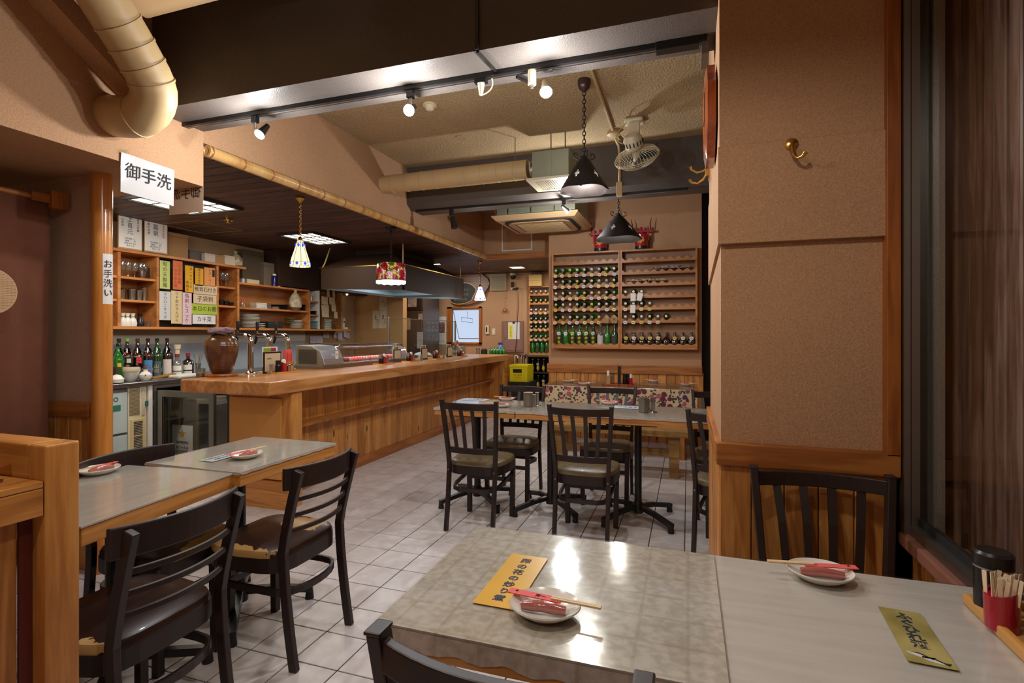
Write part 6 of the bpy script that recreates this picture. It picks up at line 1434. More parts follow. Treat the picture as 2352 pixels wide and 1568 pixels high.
def btap(label, X, y):
    t = thing('beer_tap', label, 'beer tap', (X, y, CT))
    obj('tower', tube([(0, 0, .01), (0, 0, .24)], .024, 18), 'chrome', t, True); obj('collar', cyl(.027, .235, .25, 18), 'chrome', t, True)
    arc = [(0, 0, .245)] + [(-.055 + .055 * math.cos(a), 0, .25 + .055 * math.sin(a)) for a in (math.radians(q) for q in range(0, 91, 15))] + [(-.115, 0, .305)]
    obj('arch', tube(arc, .0205, 16), 'chrome', t, True)
    obj('base_flange', lathe([(0, 0), (.05, 0), (.05, .008), (.03, .018), (.024, .03), (0, .03)], 20), 'chrome', t, True)
    obj('faucet', tube([(-.115, 0, .305), (-.135, 0, .30), (-.14, 0, .27), (-.155, 0, .235)], [.016, .014, .012, .010], 10), 'black', t, True)
    obj('handle_stem', cyl(.007, .31, .345, 10), 'chrome', t, loc=(-.128, 0, 0)); obj('handle', lathe([(0, .34), (.011, .345), (.014, .40), (.012, .42), (0, .424)], 12), 'black', t, True, loc=(-.128, 0, 0))
for k, x in enumerate((575, 619, 661)):
    q = onX(x, 850, -3.30); btap('arched chrome beer tap with black handle, ' + ('nearest the stoneware jar', 'middle of the three', 'nearest the glass showcase')[k], -3.30, q.y)
# stout glass, metal shaker
t = thing('beer_glass', 'glass of dark stout with tan foam line behind the counter edge', 'glass', (-3.38, 2.955 if False else 3.02, CT - .06)); 
t.location = onX(461, 868, -3.47); t.location.z = .865
obj('glass_wall', lathe([(0, .003), (.030, .003), (.033, .11), (.031, .11), (.028, .008), (0, .008)], 18), 'glass_clear', t, True); obj('stout', lathe([(0, .008), (.0275, .009), (.0290, .070), (0, .070)], 18), 'soy', t, True); obj('foam', cyl(.0292, .070, .076, 18), colmat((190, 150, 96)), t)
tag(obj('glass_stand', box(-3.55, -3.40, 3.0, 3.35, .80, .864), 'steel_dull'), 'steel ledge beside the counter end holding the stout glass', 'ledge')
# glass showcase
sc = thing('refrigerated_showcase', 'curved glass refrigerated showcase of meat skewers on the counter', 'showcase', (0, 0, 0))
sx0, sx1, sy0, sy1, syc = -3.40, -3.11, 3.94, 5.48, 4.26; z0 = CT; 
profc = [(sx0, z0 + .03), (sx1, z0 + .03), (sx1 - .012, z0 + .09), (sx1 - .05, z0 + .165), (sx1 - .12, z0 + .205), (sx0, z0 + .215)]
obj('base_plinth', box(sx0, sx1 + .006, sy0, sy1, z0, z0 + .032, bev=.004), 'steel_dull', sc)
mS = plain('showcase_steel', srgb(200, 204, 210), .3, metal=.85)
obj('end_housing', prism(profc, sy0 + .001, sy0 + .03, 'XZ'), plain('housing_grey', srgb(112, 102, 84), .5), sc, bev=.004)
obj('compressor_cover', prism(profc, sy0 + .03, syc, 'XZ'), mS, sc, bev=.006)
for k in range(15): obj('louvre_slat', box(sx0 + .03, sx1 - .06, sy0 - .003, sy0 + .002, z0 + .05 + k * .0088, z0 + .054 + k * .0088), colmat((70, 64, 54)), sc)
def glass_curve(off=0.0):
    bm = bmesh.new(); pts = [(sx1 - .002, z0 + .035), (sx1 - .012, z0 + .09), (sx1 - .03, z0 + .14), (sx1 - .06, z0 + .175), (sx1 - .12, z0 + .203), (sx0 + .06, z0 + .213)]
    a = [bm.verts.new((x, syc, z)) for x, z in pts]; b = [bm.verts.new((x, sy1 - .01, z)) for x, z in pts]
    for k in range(5): bm.faces.new((a[k], a[k + 1], b[k + 1], b[k]))
    return bm
obj('curved_glass', glass_curve(), glass('showcase_glass', (.95, .94, .95), alpha=.5), sc, True)
obj('top_trim', tube([(sx1 - .085, syc, z0 + .195), (sx1 - .085, sy1, z0 + .195)], 0, 4, flat=(.02, .004)), 'steel', sc); obj('rear_trim', tube([(sx0 + .02, syc, z0 + .216), (sx0 + .02, sy1, z0 + .216)], 0, 4, flat=(.014, .005)), 'steel', sc)
obj('end_cap', prism(profc, sy1 - .03, sy1, 'XZ'), 'steel_dull', sc, bev=.004); obj('end_panel', prism([(x, z) for x, z in profc], syc - .004, syc + .004, 'XZ'), 'steel', sc)
obj('rear_doors', box(sx0, sx0 + .006, syc, sy1 - .03, z0 + .04, z0 + .205), glass('rear_door_glass', (.9, .88, .88), alpha=.3), sc)
lamp('AREA', 'fill_showcase', (sx1 - .12, (syc + sy1) / 2, z0 + .19), 1.6, (1, .9, .92), .06, size_y=1.0)  # added light without a fixture, brightens the inside of the showcase
obj('front_sill', box(sx1 - .004, sx1 + .010, sy0, sy1, z0 + .030, z0 + .040, bev=.002), 'steel', sc)
lab = thing('showcase_label', 'white star label hanging on the showcase cover', 'label', (0, 0, 0)); put(lab, (sx1 - .012, 4.165, z0 + .115), FACE_PX, 0); obj('paper', sheet(.045, .085), 'whitepaper', lab); obj('star', prism([(p[0] * .28, p[1] * .28) for p in star], .0012, .003), colmat((216, 160, 20)), lab, loc=(0, .012, 0)); obj('black_edge', box(-.018, .018, -.052, -.044, 0, .002), 'ink', lab)
meat = {}
for k, (c_, nm_) in enumerate((((150, 40, 50), 'dark red'), ((226, 110, 96), 'salmon'), ((206, 160, 150), 'pale'))): meat[k] = mesh_of('meat_piece', lathe([(0, 0), (.012, .002), (.015, .010), (.010, .019), (0, .021)], 8), plain('meat_' + nm_.replace(' ', '_'), srgb(*c_), .3, var=.3, vs=60), True)
for i in range(22):
    y = 4.36 + i * .048; kind_ = (0, 0, 2, 1, 1, 1, 1, 2, 2, 1, 2, 2, 2, 2, 1, 2, 0, 1, 1, 0, 2, 0)[i]
    t = thing('meat_skewer', 'raw %s meat skewer in the showcase, %s from the compressor end' % (('dark red', 'salmon pink', 'pale')[kind_], ORD[i]), 'skewer', (sx1 - .10, y, z0 + .045), 0, 'meat skewers in the showcase')
    obj('stick', tube([(-.11, 0, .012), (.05, 0, .012)], .0015, 5), 'chop', t)
    for j in range(4):
        o = obj('meat_piece', meat[kind_], None, t, loc=(.03 - j * .034, random.uniform(-.003, .003), 0), rot=(0, 0, j)); o.scale = (1.25, 1.5, 1.9)
obj('food_tray', box(sx0 + .02, sx1 - .02, syc + .01, sy1 - .04, z0 + .034, z0 + .045, bev=.003), 'steel', sc)
# menus and condiment sets
def menu_stand(label, X, y, s=1.0, rz=0, big=False):
    t = thing('menu_stand', label, 'menu', (X, y, CT), rz)
    w, h = .165 * s, .15 * s
    obj('folder', boxes([(-.004, .004, -w / 2, w / 2, 0, h), (-.018, -.010, -w / 2 + .01, w / 2 - .01, 0, h * .98)], bev=.001), 'black', t)
    obj('page', box(.004, .0055, -w / 2 + .012, w / 2 - .010, .014, h - .012), colmat((206, 184, 150)), t)
    obj('card', box(-.009, -.006, -w / 2 - .004, w / 2 - .03, h * .3, h + .035 * s), 'whitepaper', t)
    obj('card_picture', box(-.0062, -.004, -w / 2 + .008, -w * .05, h + .004, h + .028 * s), colmat((130, 160, 40)), t); obj('card_picture', box(-.0062, -.004, -w * .05, w / 2 - .05, h + .004, h + .028 * s), colmat((150, 40, 60)), t)
    if big:
        o = obj('lettering', text_mesh('OMENU', .014, colmat((60, 70, 110))), None, t); o.matrix_local = Matrix.Translation((.0065, -w * .2, h * .68)) @ FACE_PX
def condiments(where, X, y, n=0, rz=0.0):
    t = thing('condiment_tray', 'small wooden tray holding condiments ' + where, 'tray', (X, y, CT), rz)
    obj('tray_base', box(-.055, .055, -.115, .115, 0, .006, bev=.002), 'ply', t); obj('tray_rim', boxes([(-.057, .057, -.118, -.112, 0, .014), (-.057, .057, .112, .118, 0, .014), (-.057, -.051, -.112, .112, 0, .014), (.051, .057, -.112, .112, 0, .014)]), 'ply', t)
    c_, s_ = math.cos(rz), math.sin(rz)
    def at(dx, dy): return (X + dx * c_ - dy * s_, y + dx * s_ + dy * c_, CT + .0065)
    a = thing('soy_bottle', 'black soy sauce bottle with silver top ' + where, 'bottle', at(0, -.055)); obj('body', lathe([(0, 0), (.024, 0), (.025, .05), (.020, .065), (0, .065)], 14), 'soy', a, True); obj('cap', cyl(.021, .065, .098, 14), 'black' if n == 0 else 'steel', a, True)
    b = thing('toothpick_cup', 'red slanted toothpick cup ' + where, 'cup', at(0, 0)); bm = bmesh.new(); seg = 16; lo_, hi_ = [], []
    for k in range(seg):
        an = 2 * math.pi * k / seg; lo_.append(bm.verts.new((.022 * math.cos(an), .022 * math.sin(an), 0))); hi_.append(bm.verts.new((.025 * math.cos(an), .025 * math.sin(an), .065 - .018 * math.sin(an))))
    for k in range(seg): bm.faces.new((lo_[k], lo_[(k + 1) % seg], hi_[(k + 1) % seg], hi_[k]))
    bm.faces.new(lo_[::-1]); obj('cup_wall', bm, 'red', b, True); obj('toothpicks', lathe([(0, .02), (.015, .02), (.017, .095), (.010, .105), (0, .106)], 8), 'whitepaper', b, True)
    c = thing('spice_shaker', 'steel spice shaker ' + where, 'shaker', at(.005, .048)); obj('body', cyl(.018, 0, .048, 16), 'steel', c, True); obj('lid', lathe([(.019, .048), (.019, .054), (.012, .060), (0, .061)], 16), 'chrome', c, True)
    d = thing('spice_tin', 'small label tin ' + where, 'tin', at(-.02, .085)); obj('body', box(-.014, .014, -.016, .016, 0, .058, bev=.002), colmat((176, 150, 96), .4), d); obj('lid', box(-.0145, .0145, -.0165, .0165, .052, .060, bev=.001), colmat((70, 60, 40)), d)
q = onX(612, 858, -3.12); condiments('beside the beer taps', -3.13, 3.49, 0, math.radians(-6))
menu_stand('open menu in a black folder leaning by the beer taps', -3.21, 3.45, 1.15, 0, True)
t = thing('oil_dispenser', 'slim steel cylinder standing before the menu by the taps', 'dispenser', (-3.115, 3.335, CT)); obj('body', cyl(.011, .003, .072, 14), 'steel', t, True); obj('foot', lathe([(0, 0), (.022, 0), (.02, .004), (0, .004)], 16), 'steel', t, True); obj('top_cap', cyl(.014, .072, .078, 14), 'steel', t)
t = thing('chopstick_box', 'wooden box full of salmon paper sleeved chopsticks', 'box', (-3.245, 3.665, CT)); obj('holder', box(-.03, .03, -.04, .04, 0, .085, bev=.003), colmat((190, 116, 40), .4), t)
for k in range(10): obj('chopstick_sleeve', box(-.012, .012, -.002, .002, .03, .175 + random.uniform(-.012, .012)), 'pink', t, loc=(random.uniform(-.012, .012), -.032 + k * .007, 0), rot=(random.uniform(-.05, .05), random.uniform(-.08, .08), random.uniform(-.4, .4)))
for x, w in ((882, 'in front of the showcase'), (944, 'just past the showcase end'), (1003, 'in the middle of the glass screen'), (1058, 'at the far end of the glass screen')):
    Xc = -2.99; yy = onX(x, 830, Xc).y; condiments(w, Xc, yy, 1)
    if x > 900: menu_stand('folded menu and picture card standing ' + w, Xc - .13, yy - .08, .95)
for x, w in ((969, 'just past the showcase end'), (1019, 'in the middle of the glass screen')):
    t = thing('oil_dispenser', 'slim steel cylinder on the counter ' + w, 'dispenser', (-2.97, onX(x, 830, -2.97).y, CT)); obj('body', cyl(.011, .003, .075, 14), 'steel', t, True); obj('foot', lathe([(0, 0), (.024, 0), (.02, .004), (0, .004)], 16), 'steel', t, True)
gs = thing('glass_screen', 'clear glass screen with a steel post behind the far counter', 'screen', (0, 0, 0)); ys0, ys1 = onX(894, 740, -3.38).y, onX(1045, 740, -3.38).y
obj('post', box(-3.39, -3.37, ys0 - .02, ys0, CT, 1.43, bev=.002), 'steel_dull', gs); obj('post', box(-3.39, -3.37, ys1, ys1 + .02, CT, 1.43, bev=.002), 'steel_dull', gs)
obj('glass_pane', box(-3.383, -3.377, ys0, ys1, CT + .01, 1.42), 'glass', gs); obj('top_edge', box(-3.384, -3.376, ys0, ys1, 1.42, 1.427), 'steel', gs)
t = thing('mixing_bowl', 'steel bowl of white ice behind the glass screen', 'bowl', (-3.52, 6.6, .80)); obj('body', lathe([(0, 0), (.06, 0), (.14, .10), (.145, .14), (.14, .14), (0, .02)], 24), 'steel', t, True); obj('ice', lathe([(.13, .13), (.10, .165), (.05, .175), (0, .18)], 12), 'whitepaper', t, True)
t = thing('food_box', 'clear plastic food box with a round wreath on it at the far counter', 'box', (-3.30, 7.25, CT)); obj('body', box(-.10, .10, -.12, .12, 0, .12, bev=.006), 'glass_clear', t); obj('lid', box(-.105, .105, -.125, .125, .12, .13, bev=.004), 'glass_clear', t); obj('wreath', tube([(0, .05 * math.cos(2 * math.pi * k / 20), .17 + .04 * math.sin(2 * math.pi * k / 20)) for k in range(21)], .014, 8), colmat((180, 130, 120)), t, True)
# ================================================================== BOTTLE RACK ON THE BACK WALL
RY = BACKY - 0.13; rz0, rz1 = 1.060, 2.186
def bottle_up(glassm, h, r, neck=.3, squat=False):
    if squat: return lathe([(0, .002), (r * .85, 0), (r, .02), (r, h * .42), (r * .8, h * .56), (r * .38, h * .68), (r * .30, h * .74), (r * .30, h * .93), (0, h * .93)], 14)
    return lathe([(0, .002), (r * .9, 0), (r, .01), (r, h * .55), (r * .75, h * .66), (r * .36, h * .76), (r * .32, h * .95), (0, h * .95)], 14)
TAGC = ((232, 216, 150), (216, 190, 90), (222, 216, 220), (230, 206, 170), (206, 206, 222))
bmesh_cache = {}
def bottle(kind, label, loc, lying, tagc=None, cap=(200, 200, 200), grp=None, hexa=False, lab=None, tagdx=0.0, h=None, r=None, string=True):
    """lying: base away from the viewer, cap toward -Y, resting on its side"""
    spec = {'green': ('glass_green', .26, .036), 'dgreen': ('glass_dgreen', .26, .036), 'brown': ('glass_brown', .17, .037), 'clear': ('glass_clear', .26, .036)}[kind.split('_')[0]]
    h_ = h or spec[1]; r_ = r or spec[2]; sq = kind == 'brown_squat'
    key = (kind, h_, r_)
    if key not in bmesh_cache:
        bmesh_cache[key] = (mesh_of('bottle_glass', bottle_up(spec[0], h_, r_, squat=sq), spec[0], True), mesh_of('cap', cyl(r_ * (.36), h_ * .93, h_ * 1.0, 12), 'steel', True))
    g_, cp_ = bmesh_cache[key]
    t = thing('bottle', label, 'bottle', loc, 0, grp)
    rot = (math.radians(90), 0, 0) if lying else (0, 0, 0)
    off = (0, h_, 0) if lying else (0, 0, 0)
    obj('bottle_glass', g_, None, t, loc=off, rot=rot)
    liq = colmat((18, 44, 20) if 'green' in kind and not lying else (50, 24, 12) if 'brown' in kind else (30, 34, 26), .3)
    if not lying and kind.split('_')[0] != 'clear':
        kk = ('liq',) + key
        if kk not in bmesh_cache: bmesh_cache[kk] = mesh_of('liquid', cyl(r_ * .9, .004, h_ * .5, 12), colmat((10, 96, 24), .3) if kind == 'green' else liq, True)
        obj('liquid', bmesh_cache[kk], None, t)
    ck = ('cap', cap, r_, h_)
    if ck not in bmesh_cache: bmesh_cache[ck] = mesh_of('cap', cyl(r_ * .38, h_ * .93, h_ * 1.0, 12), colmat(cap, .35), True)
    obj('cap', bmesh_cache[ck], None, t, loc=off, rot=rot)
    if tagc:
        tk = ('tag', tagc, hexa)
        if tk not in bmesh_cache:
            w = .0235; pts = [(w * math.cos(math.radians(a)), .9 * w * math.sin(math.radians(a))) for a in ((0, 60, 120, 180, 240, 300) if hexa else (25, 60, 120, 155, 205, 240, 300, 335))]
            bm = bmesh.new(); prism(pts, -.002, .002, 'XZ', bm); 
            bmesh_cache[tk] = mesh_of('name_tag', bm, colmat(tagc))
            bm = bmesh.new(); [bx(bm, a, a + .005, -.0035, -.002, -.003, .003) for a in (-.011, -.0045, .002, .0075)]
            bmesh_cache['tagtext'] = mesh_of('tag_writing', bm, colmat((90, 80, 70)))
        if lying: p = (tagdx, -.014, -.068)
        else: p = (tagdx, -r_ * .9 - .006, h_ * .60)
        if lying and string:
            if 'str' not in bmesh_cache: bmesh_cache['str'] = mesh_of('tag_string', tube([(-.012, .02, .006), (-.010, -.006, -.02), (0, -.012, -.048), (.010, -.006, -.02), (.012, .02, .006)], .0013, 4), 'straw')
            obj('tag_string', bmesh_cache['str'], None, t, loc=(tagdx * .5, 0, 0))
        g2 = obj('name_tag', bmesh_cache[tk], None, t, loc=p, rot=(0, random.uniform(-.25, .25), 0)); obj('tag_writing', bmesh_cache['tagtext'], None, g2)
    if lab:
        lk = ('lab', lab, r_, h_)
        if lk not in bmesh_cache:
            bm = bmesh.new(); V = [[bm.verts.new((r_ * 1.03 * math.cos(math.radians(a)), r_ * 1.03 * math.sin(math.radians(a)), z * h_)) for z in (.06, .5)] for a in range(-150, -29, 15)]
            for p_, q_ in zip(V, V[1:]): bm.faces.new((p_[0], q_[0], q_[1], p_[1]))
            bmesh_cache[lk] = mesh_of('label_paper', bm, colmat(lab))
        obj('label_paper', bmesh_cache[lk], None, t)
    return t
def ledge_poly(x0, x1, z0, z1, n, amp=.030):
    p = [(x0, z0), (x1, z0)]; m = n * 8
    for k in range(m + 1):
        x = x1 + (x0 - x1) * k / m; u = (k % 8) / 8
        p.append((x, z1 - amp * (math.sin(math.pi * u) ** 2)))
    return p
def rack_unit(t, x0, x1, z0, z1, ledges, bottom, n, yb, depth=.13, tk=.02):
    obj('back_panel', box(x0, x1, yb - .008, yb, z0, z1), 'rack_back', t)
    for x in (x0, x1 - tk): obj('side_board', box(x, x + tk, yb - depth, yb - .008, z0, z1, bev=.002), 'rack', t)
    obj('top_board', box(x0 + tk, x1 - tk, yb - depth, yb - .008, z1 - tk, z1, bev=.002), 'rack', t); obj('bottom_board', box(x0 + tk, x1 - tk, yb - depth, yb - .008, z0, z0 + tk, bev=.002), 'rack', t)
    for z in ledges:
        obj('scalloped_ledge', prism(ledge_poly(x0 + tk, x1 - tk, z, z + .052, n), yb - depth + .002, yb - depth + .014, 'XZ'), 'rack', t)
        obj('ledge_board', box(x0 + tk, x1 - tk, yb - depth + .014, yb - .008, z, z + .012), 'rack', t)
        obj('rear_scallop', prism(ledge_poly(x0 + tk, x1 - tk, z + .012, z + .066, n), yb - .024, yb - .012, 'XZ'), 'rack', t)
    obj('scalloped_ledge', prism(ledge_poly(x0 + tk, x1 - tk, z0 + tk, bottom, n, .018), yb - depth + .002, yb - depth + .014, 'XZ'), 'rack', t)
xm = -.775 * .99
rx0, rx1 = onY(1267, 700, RY).x, onY(1602, 700, RY).x; xm = onY(1424, 700, RY).x
zs_ = [onY(1340, y_, RY).z for y_ in (607, 634, 660, 687, 713, 742)]
rk = thing('bottle_rack', 'wooden wall rack with scalloped ledges, left half full of keep bottles', 'rack', (0, 0, 0)); rack_unit(rk, rx0, xm - .002, rz0, rz1, zs_, rz0 + .065, 9, BACKY)
rk2 = thing('bottle_rack', 'wooden wall rack with scalloped ledges, right half mostly empty', 'rack', (0, 0, 0)); rack_unit(rk2, xm + .002, rx1, rz0, rz1, zs_, rz0 + .065, 9, BACKY)
p0 = (xm - rx0 - .04) / 9
WORD = ('first', 'second', 'third', 'fourth', 'fifth', 'sixth', 'seventh', 'eighth', 'ninth')
rows = ['GGGGDCDGD', 'CBDDDGCCB', 'CDCGDCYDG', 'BCCDDGDDC', 'BCBGDGCCD']
for j, row in enumerate(rows):
    zr = zs_[j + 1] + .052 + .020
    for k, ch in enumerate(row):
        kind = {'G': 'green', 'D': 'dgreen', 'C': 'clear', 'B': 'dgreen', 'Y': 'clear'}[ch]
        capc = [(190, 190, 196), (228, 216, 200), (150, 150, 160), (224, 200, 196), (216, 196, 90)][(j * 3 + k * 2) % 5] if ch != 'Y' else (226, 190, 40)
        tc = TAGC[(j * 2 + k * 3) % 5]
        tn = ('cream', 'gold', 'white', 'pale', 'bluish')[(j * 2 + k * 3) % 5]
        if j == 4 and k >= 7: tc = None
        bottle(kind, '%s bottle lying in the left rack, %s row, %s from its left end' % ({'G': 'green', 'D': 'dark green', 'C': 'clear', 'B': 'dark green', 'Y': 'clear yellow-capped'}[ch], WORD[j], WORD[k]), (rx0 + .02 + p0 * (k + .5), RY - .045, zr), True, tc, capc, 'keep bottles lying in the left rack', hexa=(j + k) % 3 == 0, tagdx=random.uniform(-.008, .008))
for k in (7, 8):
    bm = bmesh.new()
    for q in range(26):
        a = random.uniform(-1, 1); tube([(a * .006, 0, 0), (a * .034 + random.uniform(-.014, .014), -.014 + random.uniform(-.01, .01), -.04), (a * .026 + random.uniform(-.01, .01), -.004, -.085 - random.uniform(0, .012))], .0022, 4, bm=bm)
    o = obj('string_bundle', bm, 'straw', loc=(rx0 + .02 + p0 * (k + .55), RY - .06, zs_[5] + .09)); tag(o, 'bundle of tag strings hanging from the left rack lowest lying row, ' + ('eighth place' if k == 7 else 'last place'), 'string bundle'); o['kind'] = 'thing'
seq = [('green', (222, 216, 220), (50, 44, 20)), ('green', (230, 226, 230), None), ('green', (216, 190, 90), (50, 44, 20)), ('green', (230, 226, 230), (50, 44, 20)), ('green', (232, 216, 150), (50, 44, 20)), ('dgreen', (200, 200, 190), (50, 44, 20)), ('clear', None, (196, 194, 190)), ('green', None, None), ('dgreen', None, (60, 64, 50))]
for k, (kd_, tc, lb_) in enumerate(seq):
    tb = bottle(kd_, 'bottle in the left rack bottom bay, %s from left, %s' % (WORD[k], ('black label with yellow characters', 'white tag only', 'black label and gold tag', 'black label and white tag', 'black label and cream tag', 'dark green with black label', 'frosted clear glass', 'bright green without label', 'pale strip label')[k]), (rx0 + .055 + p0 * .96 * (k + .35), BACKY - .075, rz0 + .02), False, tc, (60, 110, 60) if kd_ != 'clear' else (200, 200, 200), 'upright bottles in the left rack bottom bay', lab=lb_, h=.265, r=.038)
    if lb_ == (50, 44, 20):
        o = obj('lettering', text_mesh('金', .040, colmat((206, 180, 40)), bold=.001), None, tb); o.matrix_local = Matrix.Translation((0, -.0405, .10)) @ FACE_NY
        o = obj('lettering', text_mesh('黒', .036, colmat((150, 170, 40)), bold=.001), None, tb); o.matrix_local = Matrix.Translation((0, -.0405, .055)) @ FACE_NY
p1_ = (rx1 - xm - .04) / 9
for k in range(9):
    tc = ((206, 196, 80), (230, 226, 220), (206, 180, 110), (226, 196, 120), (232, 214, 170), None, (222, 184, 90), (230, 220, 190), (226, 222, 214))[k]
    bottle('brown_squat', 'squat brown whisky bottle in the right rack bottom bay, %s from the left' % WORD[k], (xm + .022 + p1_ * (k + .5), BACKY - .075, rz0 + .02), False, tc, (120, 104, 80), 'squat brown bottles in the right rack', h=.175, r=.044)
for j, ks in ((2, (0, 1, 2)), (3, (0, 1, 2, 3)), (4, (0, 1, 2, 3, 4, 5))):
    zr = zs_[j + 1] + .072
    for k in ks:
        pap = (j == 2 and k in (1, 2)) or (j == 3 and k == 1)
        t = bottle(('clear', 'dgreen')[(j + k) % 2], '%s bottle lying in the right rack, %s ledge, %s from its left end' % (('clear', 'dark green')[(j + k) % 2], WORD[j], WORD[k]), (xm + .022 + p1_ * (k + .5), RY - .045, zr), True, None if pap or (j, k) in ((4, 5), (2, 0)) else TAGC[(j + k) % 5], (222, 214, 210), 'keep bottles lying in the right rack')
        if pap: o = obj('paper_slip', box(-.028, .028, -.004, -.002, -.11, -.02), 'whitepaper', t, loc=(0, -.03, 0), rot=(0, math.radians((0, 0, 14)[k] if j == 2 else 3), 0))
def crumple(nm, label, x0, x1, z, seed, cols):
    random.seed(seed); bm = bmesh.new(); n = 34; R_ = []
    for k in range(n + 1):
        x = x0 + (x1 - x0) * k / n; env = math.sin(math.pi * min(1, (k + .5) / n)) ** .4
        R_.append([bm.verts.new((x, RY + .02 + .05 * v, z + env * (.012 + .03 * random.random()) * math.sin(math.pi * (v + .05) / 1.1))) for v in (0, .2, .4, .6, .8, 1)])
    for a, b in zip(R_, R_[1:]):
        for q in range(5): bm.faces.new((a[q], a[q + 1], b[q + 1], b[q]))
    m, n_, b_ = nt(nm + '_print'); v = coord(n_); t_ = N(n_, 'ShaderNodeTexNoise'); t_.inputs['Scale'].default_value = 40; t_.inputs['Detail'].default_value = 6; n_.links.new(v, t_.inputs['Vector']); r_ = ramp(n_, t_.outputs['Fac'], cols); n_.links.new(r_.outputs[0], b_.inputs['Base Color'])
    tag(obj(nm, bm, m), label, 'newspaper')
crumple('crumpled_newspaper', 'crumpled newspaper in the right rack, second ledge', onY(1492, 610, RY).x, onY(1594, 610, RY).x, zs_[1] + .055, 3, [(.4, srgb(90, 84, 90)), (.55, srgb(190, 170, 156))])
crumple('crumpled_newspaper', 'crumpled newspaper in the right rack, third ledge left of centre', onY(1440, 640, RY).x, onY(1536, 640, RY).x, zs_[2] + .055, 5, [(.42, srgb(60, 54, 54)), (.5, srgb(196, 170, 130))])
random.seed(11)
# red sake barrels with tufts on the rack top
def barrel(label, x):
    t = thing('sake_barrel', label, 'barrel', (x, BACKY - .10, rz1)); h = .16
    obj('barrel_body', lathe([(0, 0), (.062, 0), (.066, .01), (.080, h), (.076, h), (0, h - .01)], 24), 'red', t, True)
    obj('hoop', lathe([(.062, -.001), (.070, .0), (.073, .03), (.066, .03)], 24), 'black', t, True)
    o = obj('lettering', text_mesh('寿', .085, colmat((206, 150, 50)), bold=.0015), None, t); o.matrix_local = Matrix.Translation((0, -.0795, .085)) @ FACE_NY
    obj('carry_bar', box(-.13, .13, -.014, .014, h + .03, h + .055, bev=.004), 'red', t)
    for s in (-1, 1):
        obj('ear', box(s * .075 - .01, s * .075 + .01, -.016, .016, h * .6, h + .09, bev=.003), 'red', t)
        obj('horn', tube([(s * .10, 0, h + .03), (s * .098, -.01, h + .12), (s * .112, 0, h + .19)], [.005, .006, .002], 6), 'soy', t, True)
    obj('stopper', cyl(.014, h, h + .09, 10), 'red', t, True)
barrel('red lacquer sake barrel with gold character, left one on the rack', onY(1379, 600, BACKY - .1).x)
barrel('red lacquer sake barrel with gold character, right one partly behind the lamp', onY(1473, 600, BACKY - .1).x)

# ================================================================== FAR KITCHEN WALL
FY = FARY - .001
def F(px, py, y=FY): return onY(px, py, y)
# mini rack with bottles
mx0, mx1 = F(1219, 700).x, F(1219, 700).x + .62; my = FARY; mz1, mz0 = F(1225, 659).z, F(1225, 815).z
mr = thing('bottle_rack', 'narrow scalloped bottle rack on the far wall beyond the corner', 'rack', (0, 0, 0))
mzs = [F(1235, y_).z for y_ in (680, 700, 721, 741, 759, 781)]
rack_unit(mr, mx0, mx1, mz0, mz1, mzs, mz0 + .05, 7, FARY)
sp = .0845
for j in range(6):
    for k in range(5):
        kd_ = ('clear', 'dgreen', 'clear', 'dgreen', 'dgreen', 'green')[j]
        bottle(kd_, '%s bottle lying in the narrow far rack, %s row, %s from left' % (('clear', 'olive', 'clear', 'dark', 'dark green', 'green')[j], WORD[j], WORD[k]), (mx0 + .06 + sp * k, FARY - .175, mzs[j] + .072), True, None if j < 2 else TAGC[(j + 2 * k) % 5], ((224, 200, 190), (206, 186, 130), (230, 226, 220), (190, 190, 200), (206, 200, 190), (216, 190, 190))[j], 'bottles lying in the narrow far rack', string=False)
for k in range(6): bottle('green', 'bright green bottle standing in the narrow far rack, %s from the left' % WORD[k], (mx0 + .065 + sp * k, FARY - .08, mz0 + .02), False, None, (206, 196, 90), 'green bottles standing in the narrow far rack', lab=(70, 60, 30) if k % 2 else None, h=.27, r=.037)
t = thing('cardboard_box', 'pale cardboard box on top of the narrow far rack', 'box', (F(1236, 650).x, FARY - .10, mz1)); obj('body', box(-.115, .115, -.09, .09, 0, F(1236, 633).z - mz1, bev=.003), colmat((206, 168, 104)), t); obj('flap_line', box(-.116, .116, -.0915, -.09, .09, .094), colmat((150, 116, 70)), t)
for k in range(3):
    t = thing('glass_jar', 'clear upturned glass on the cardboard box, ' + ('left', 'middle', 'right')[k] + ' one', 'glass', (F(1236, 650).x - .07 + .07 * k, FARY - .10, F(1236, 633).z), 0, 'glasses on the cardboard box'); obj('body', lathe([(.03, 0), (.026, .05), (0, .052)], 12), 'glass_clear', t, True); obj('rim', cyl(.031, 0, .003, 12), 'glass_clear', t)
# black shelf with yellow-label whisky bottles
bx0, bx1 = F(1211, 850, 8.5).x, F(1211, 850, 8.5).x + .70; bz1 = F(1225, 817, 8.5).z
bs = thing('bottle_shelf', 'black low shelf of yellow labelled bottles below the narrow rack', 'shelf', (0, 0, 0))
obj('side', box(bx0, bx0 + .02, 8.5, 8.86, 0, bz1), 'blackmatte', bs); obj('side', box(bx1, bx1 + .02, 8.5, 8.86, 0, bz1), 'blackmatte', bs); obj('back', box(bx0, bx1, 8.84, 8.86, 0, bz1), 'blackmatte', bs)
zsh = [F(1235, 855, 8.5).z, F(1235, 893, 8.5).z, .12]
obj('top', box(bx0 - .01, bx1 + .03, 8.49, 8.87, bz1 - .02, bz1 + .002, bev=.002), colmat((70, 52, 44)), bs)
for z in zsh: obj('shelf_board', box(bx0 + .02, bx1, 8.51, 8.84, z - .018, z), colmat((50, 38, 34)), bs)
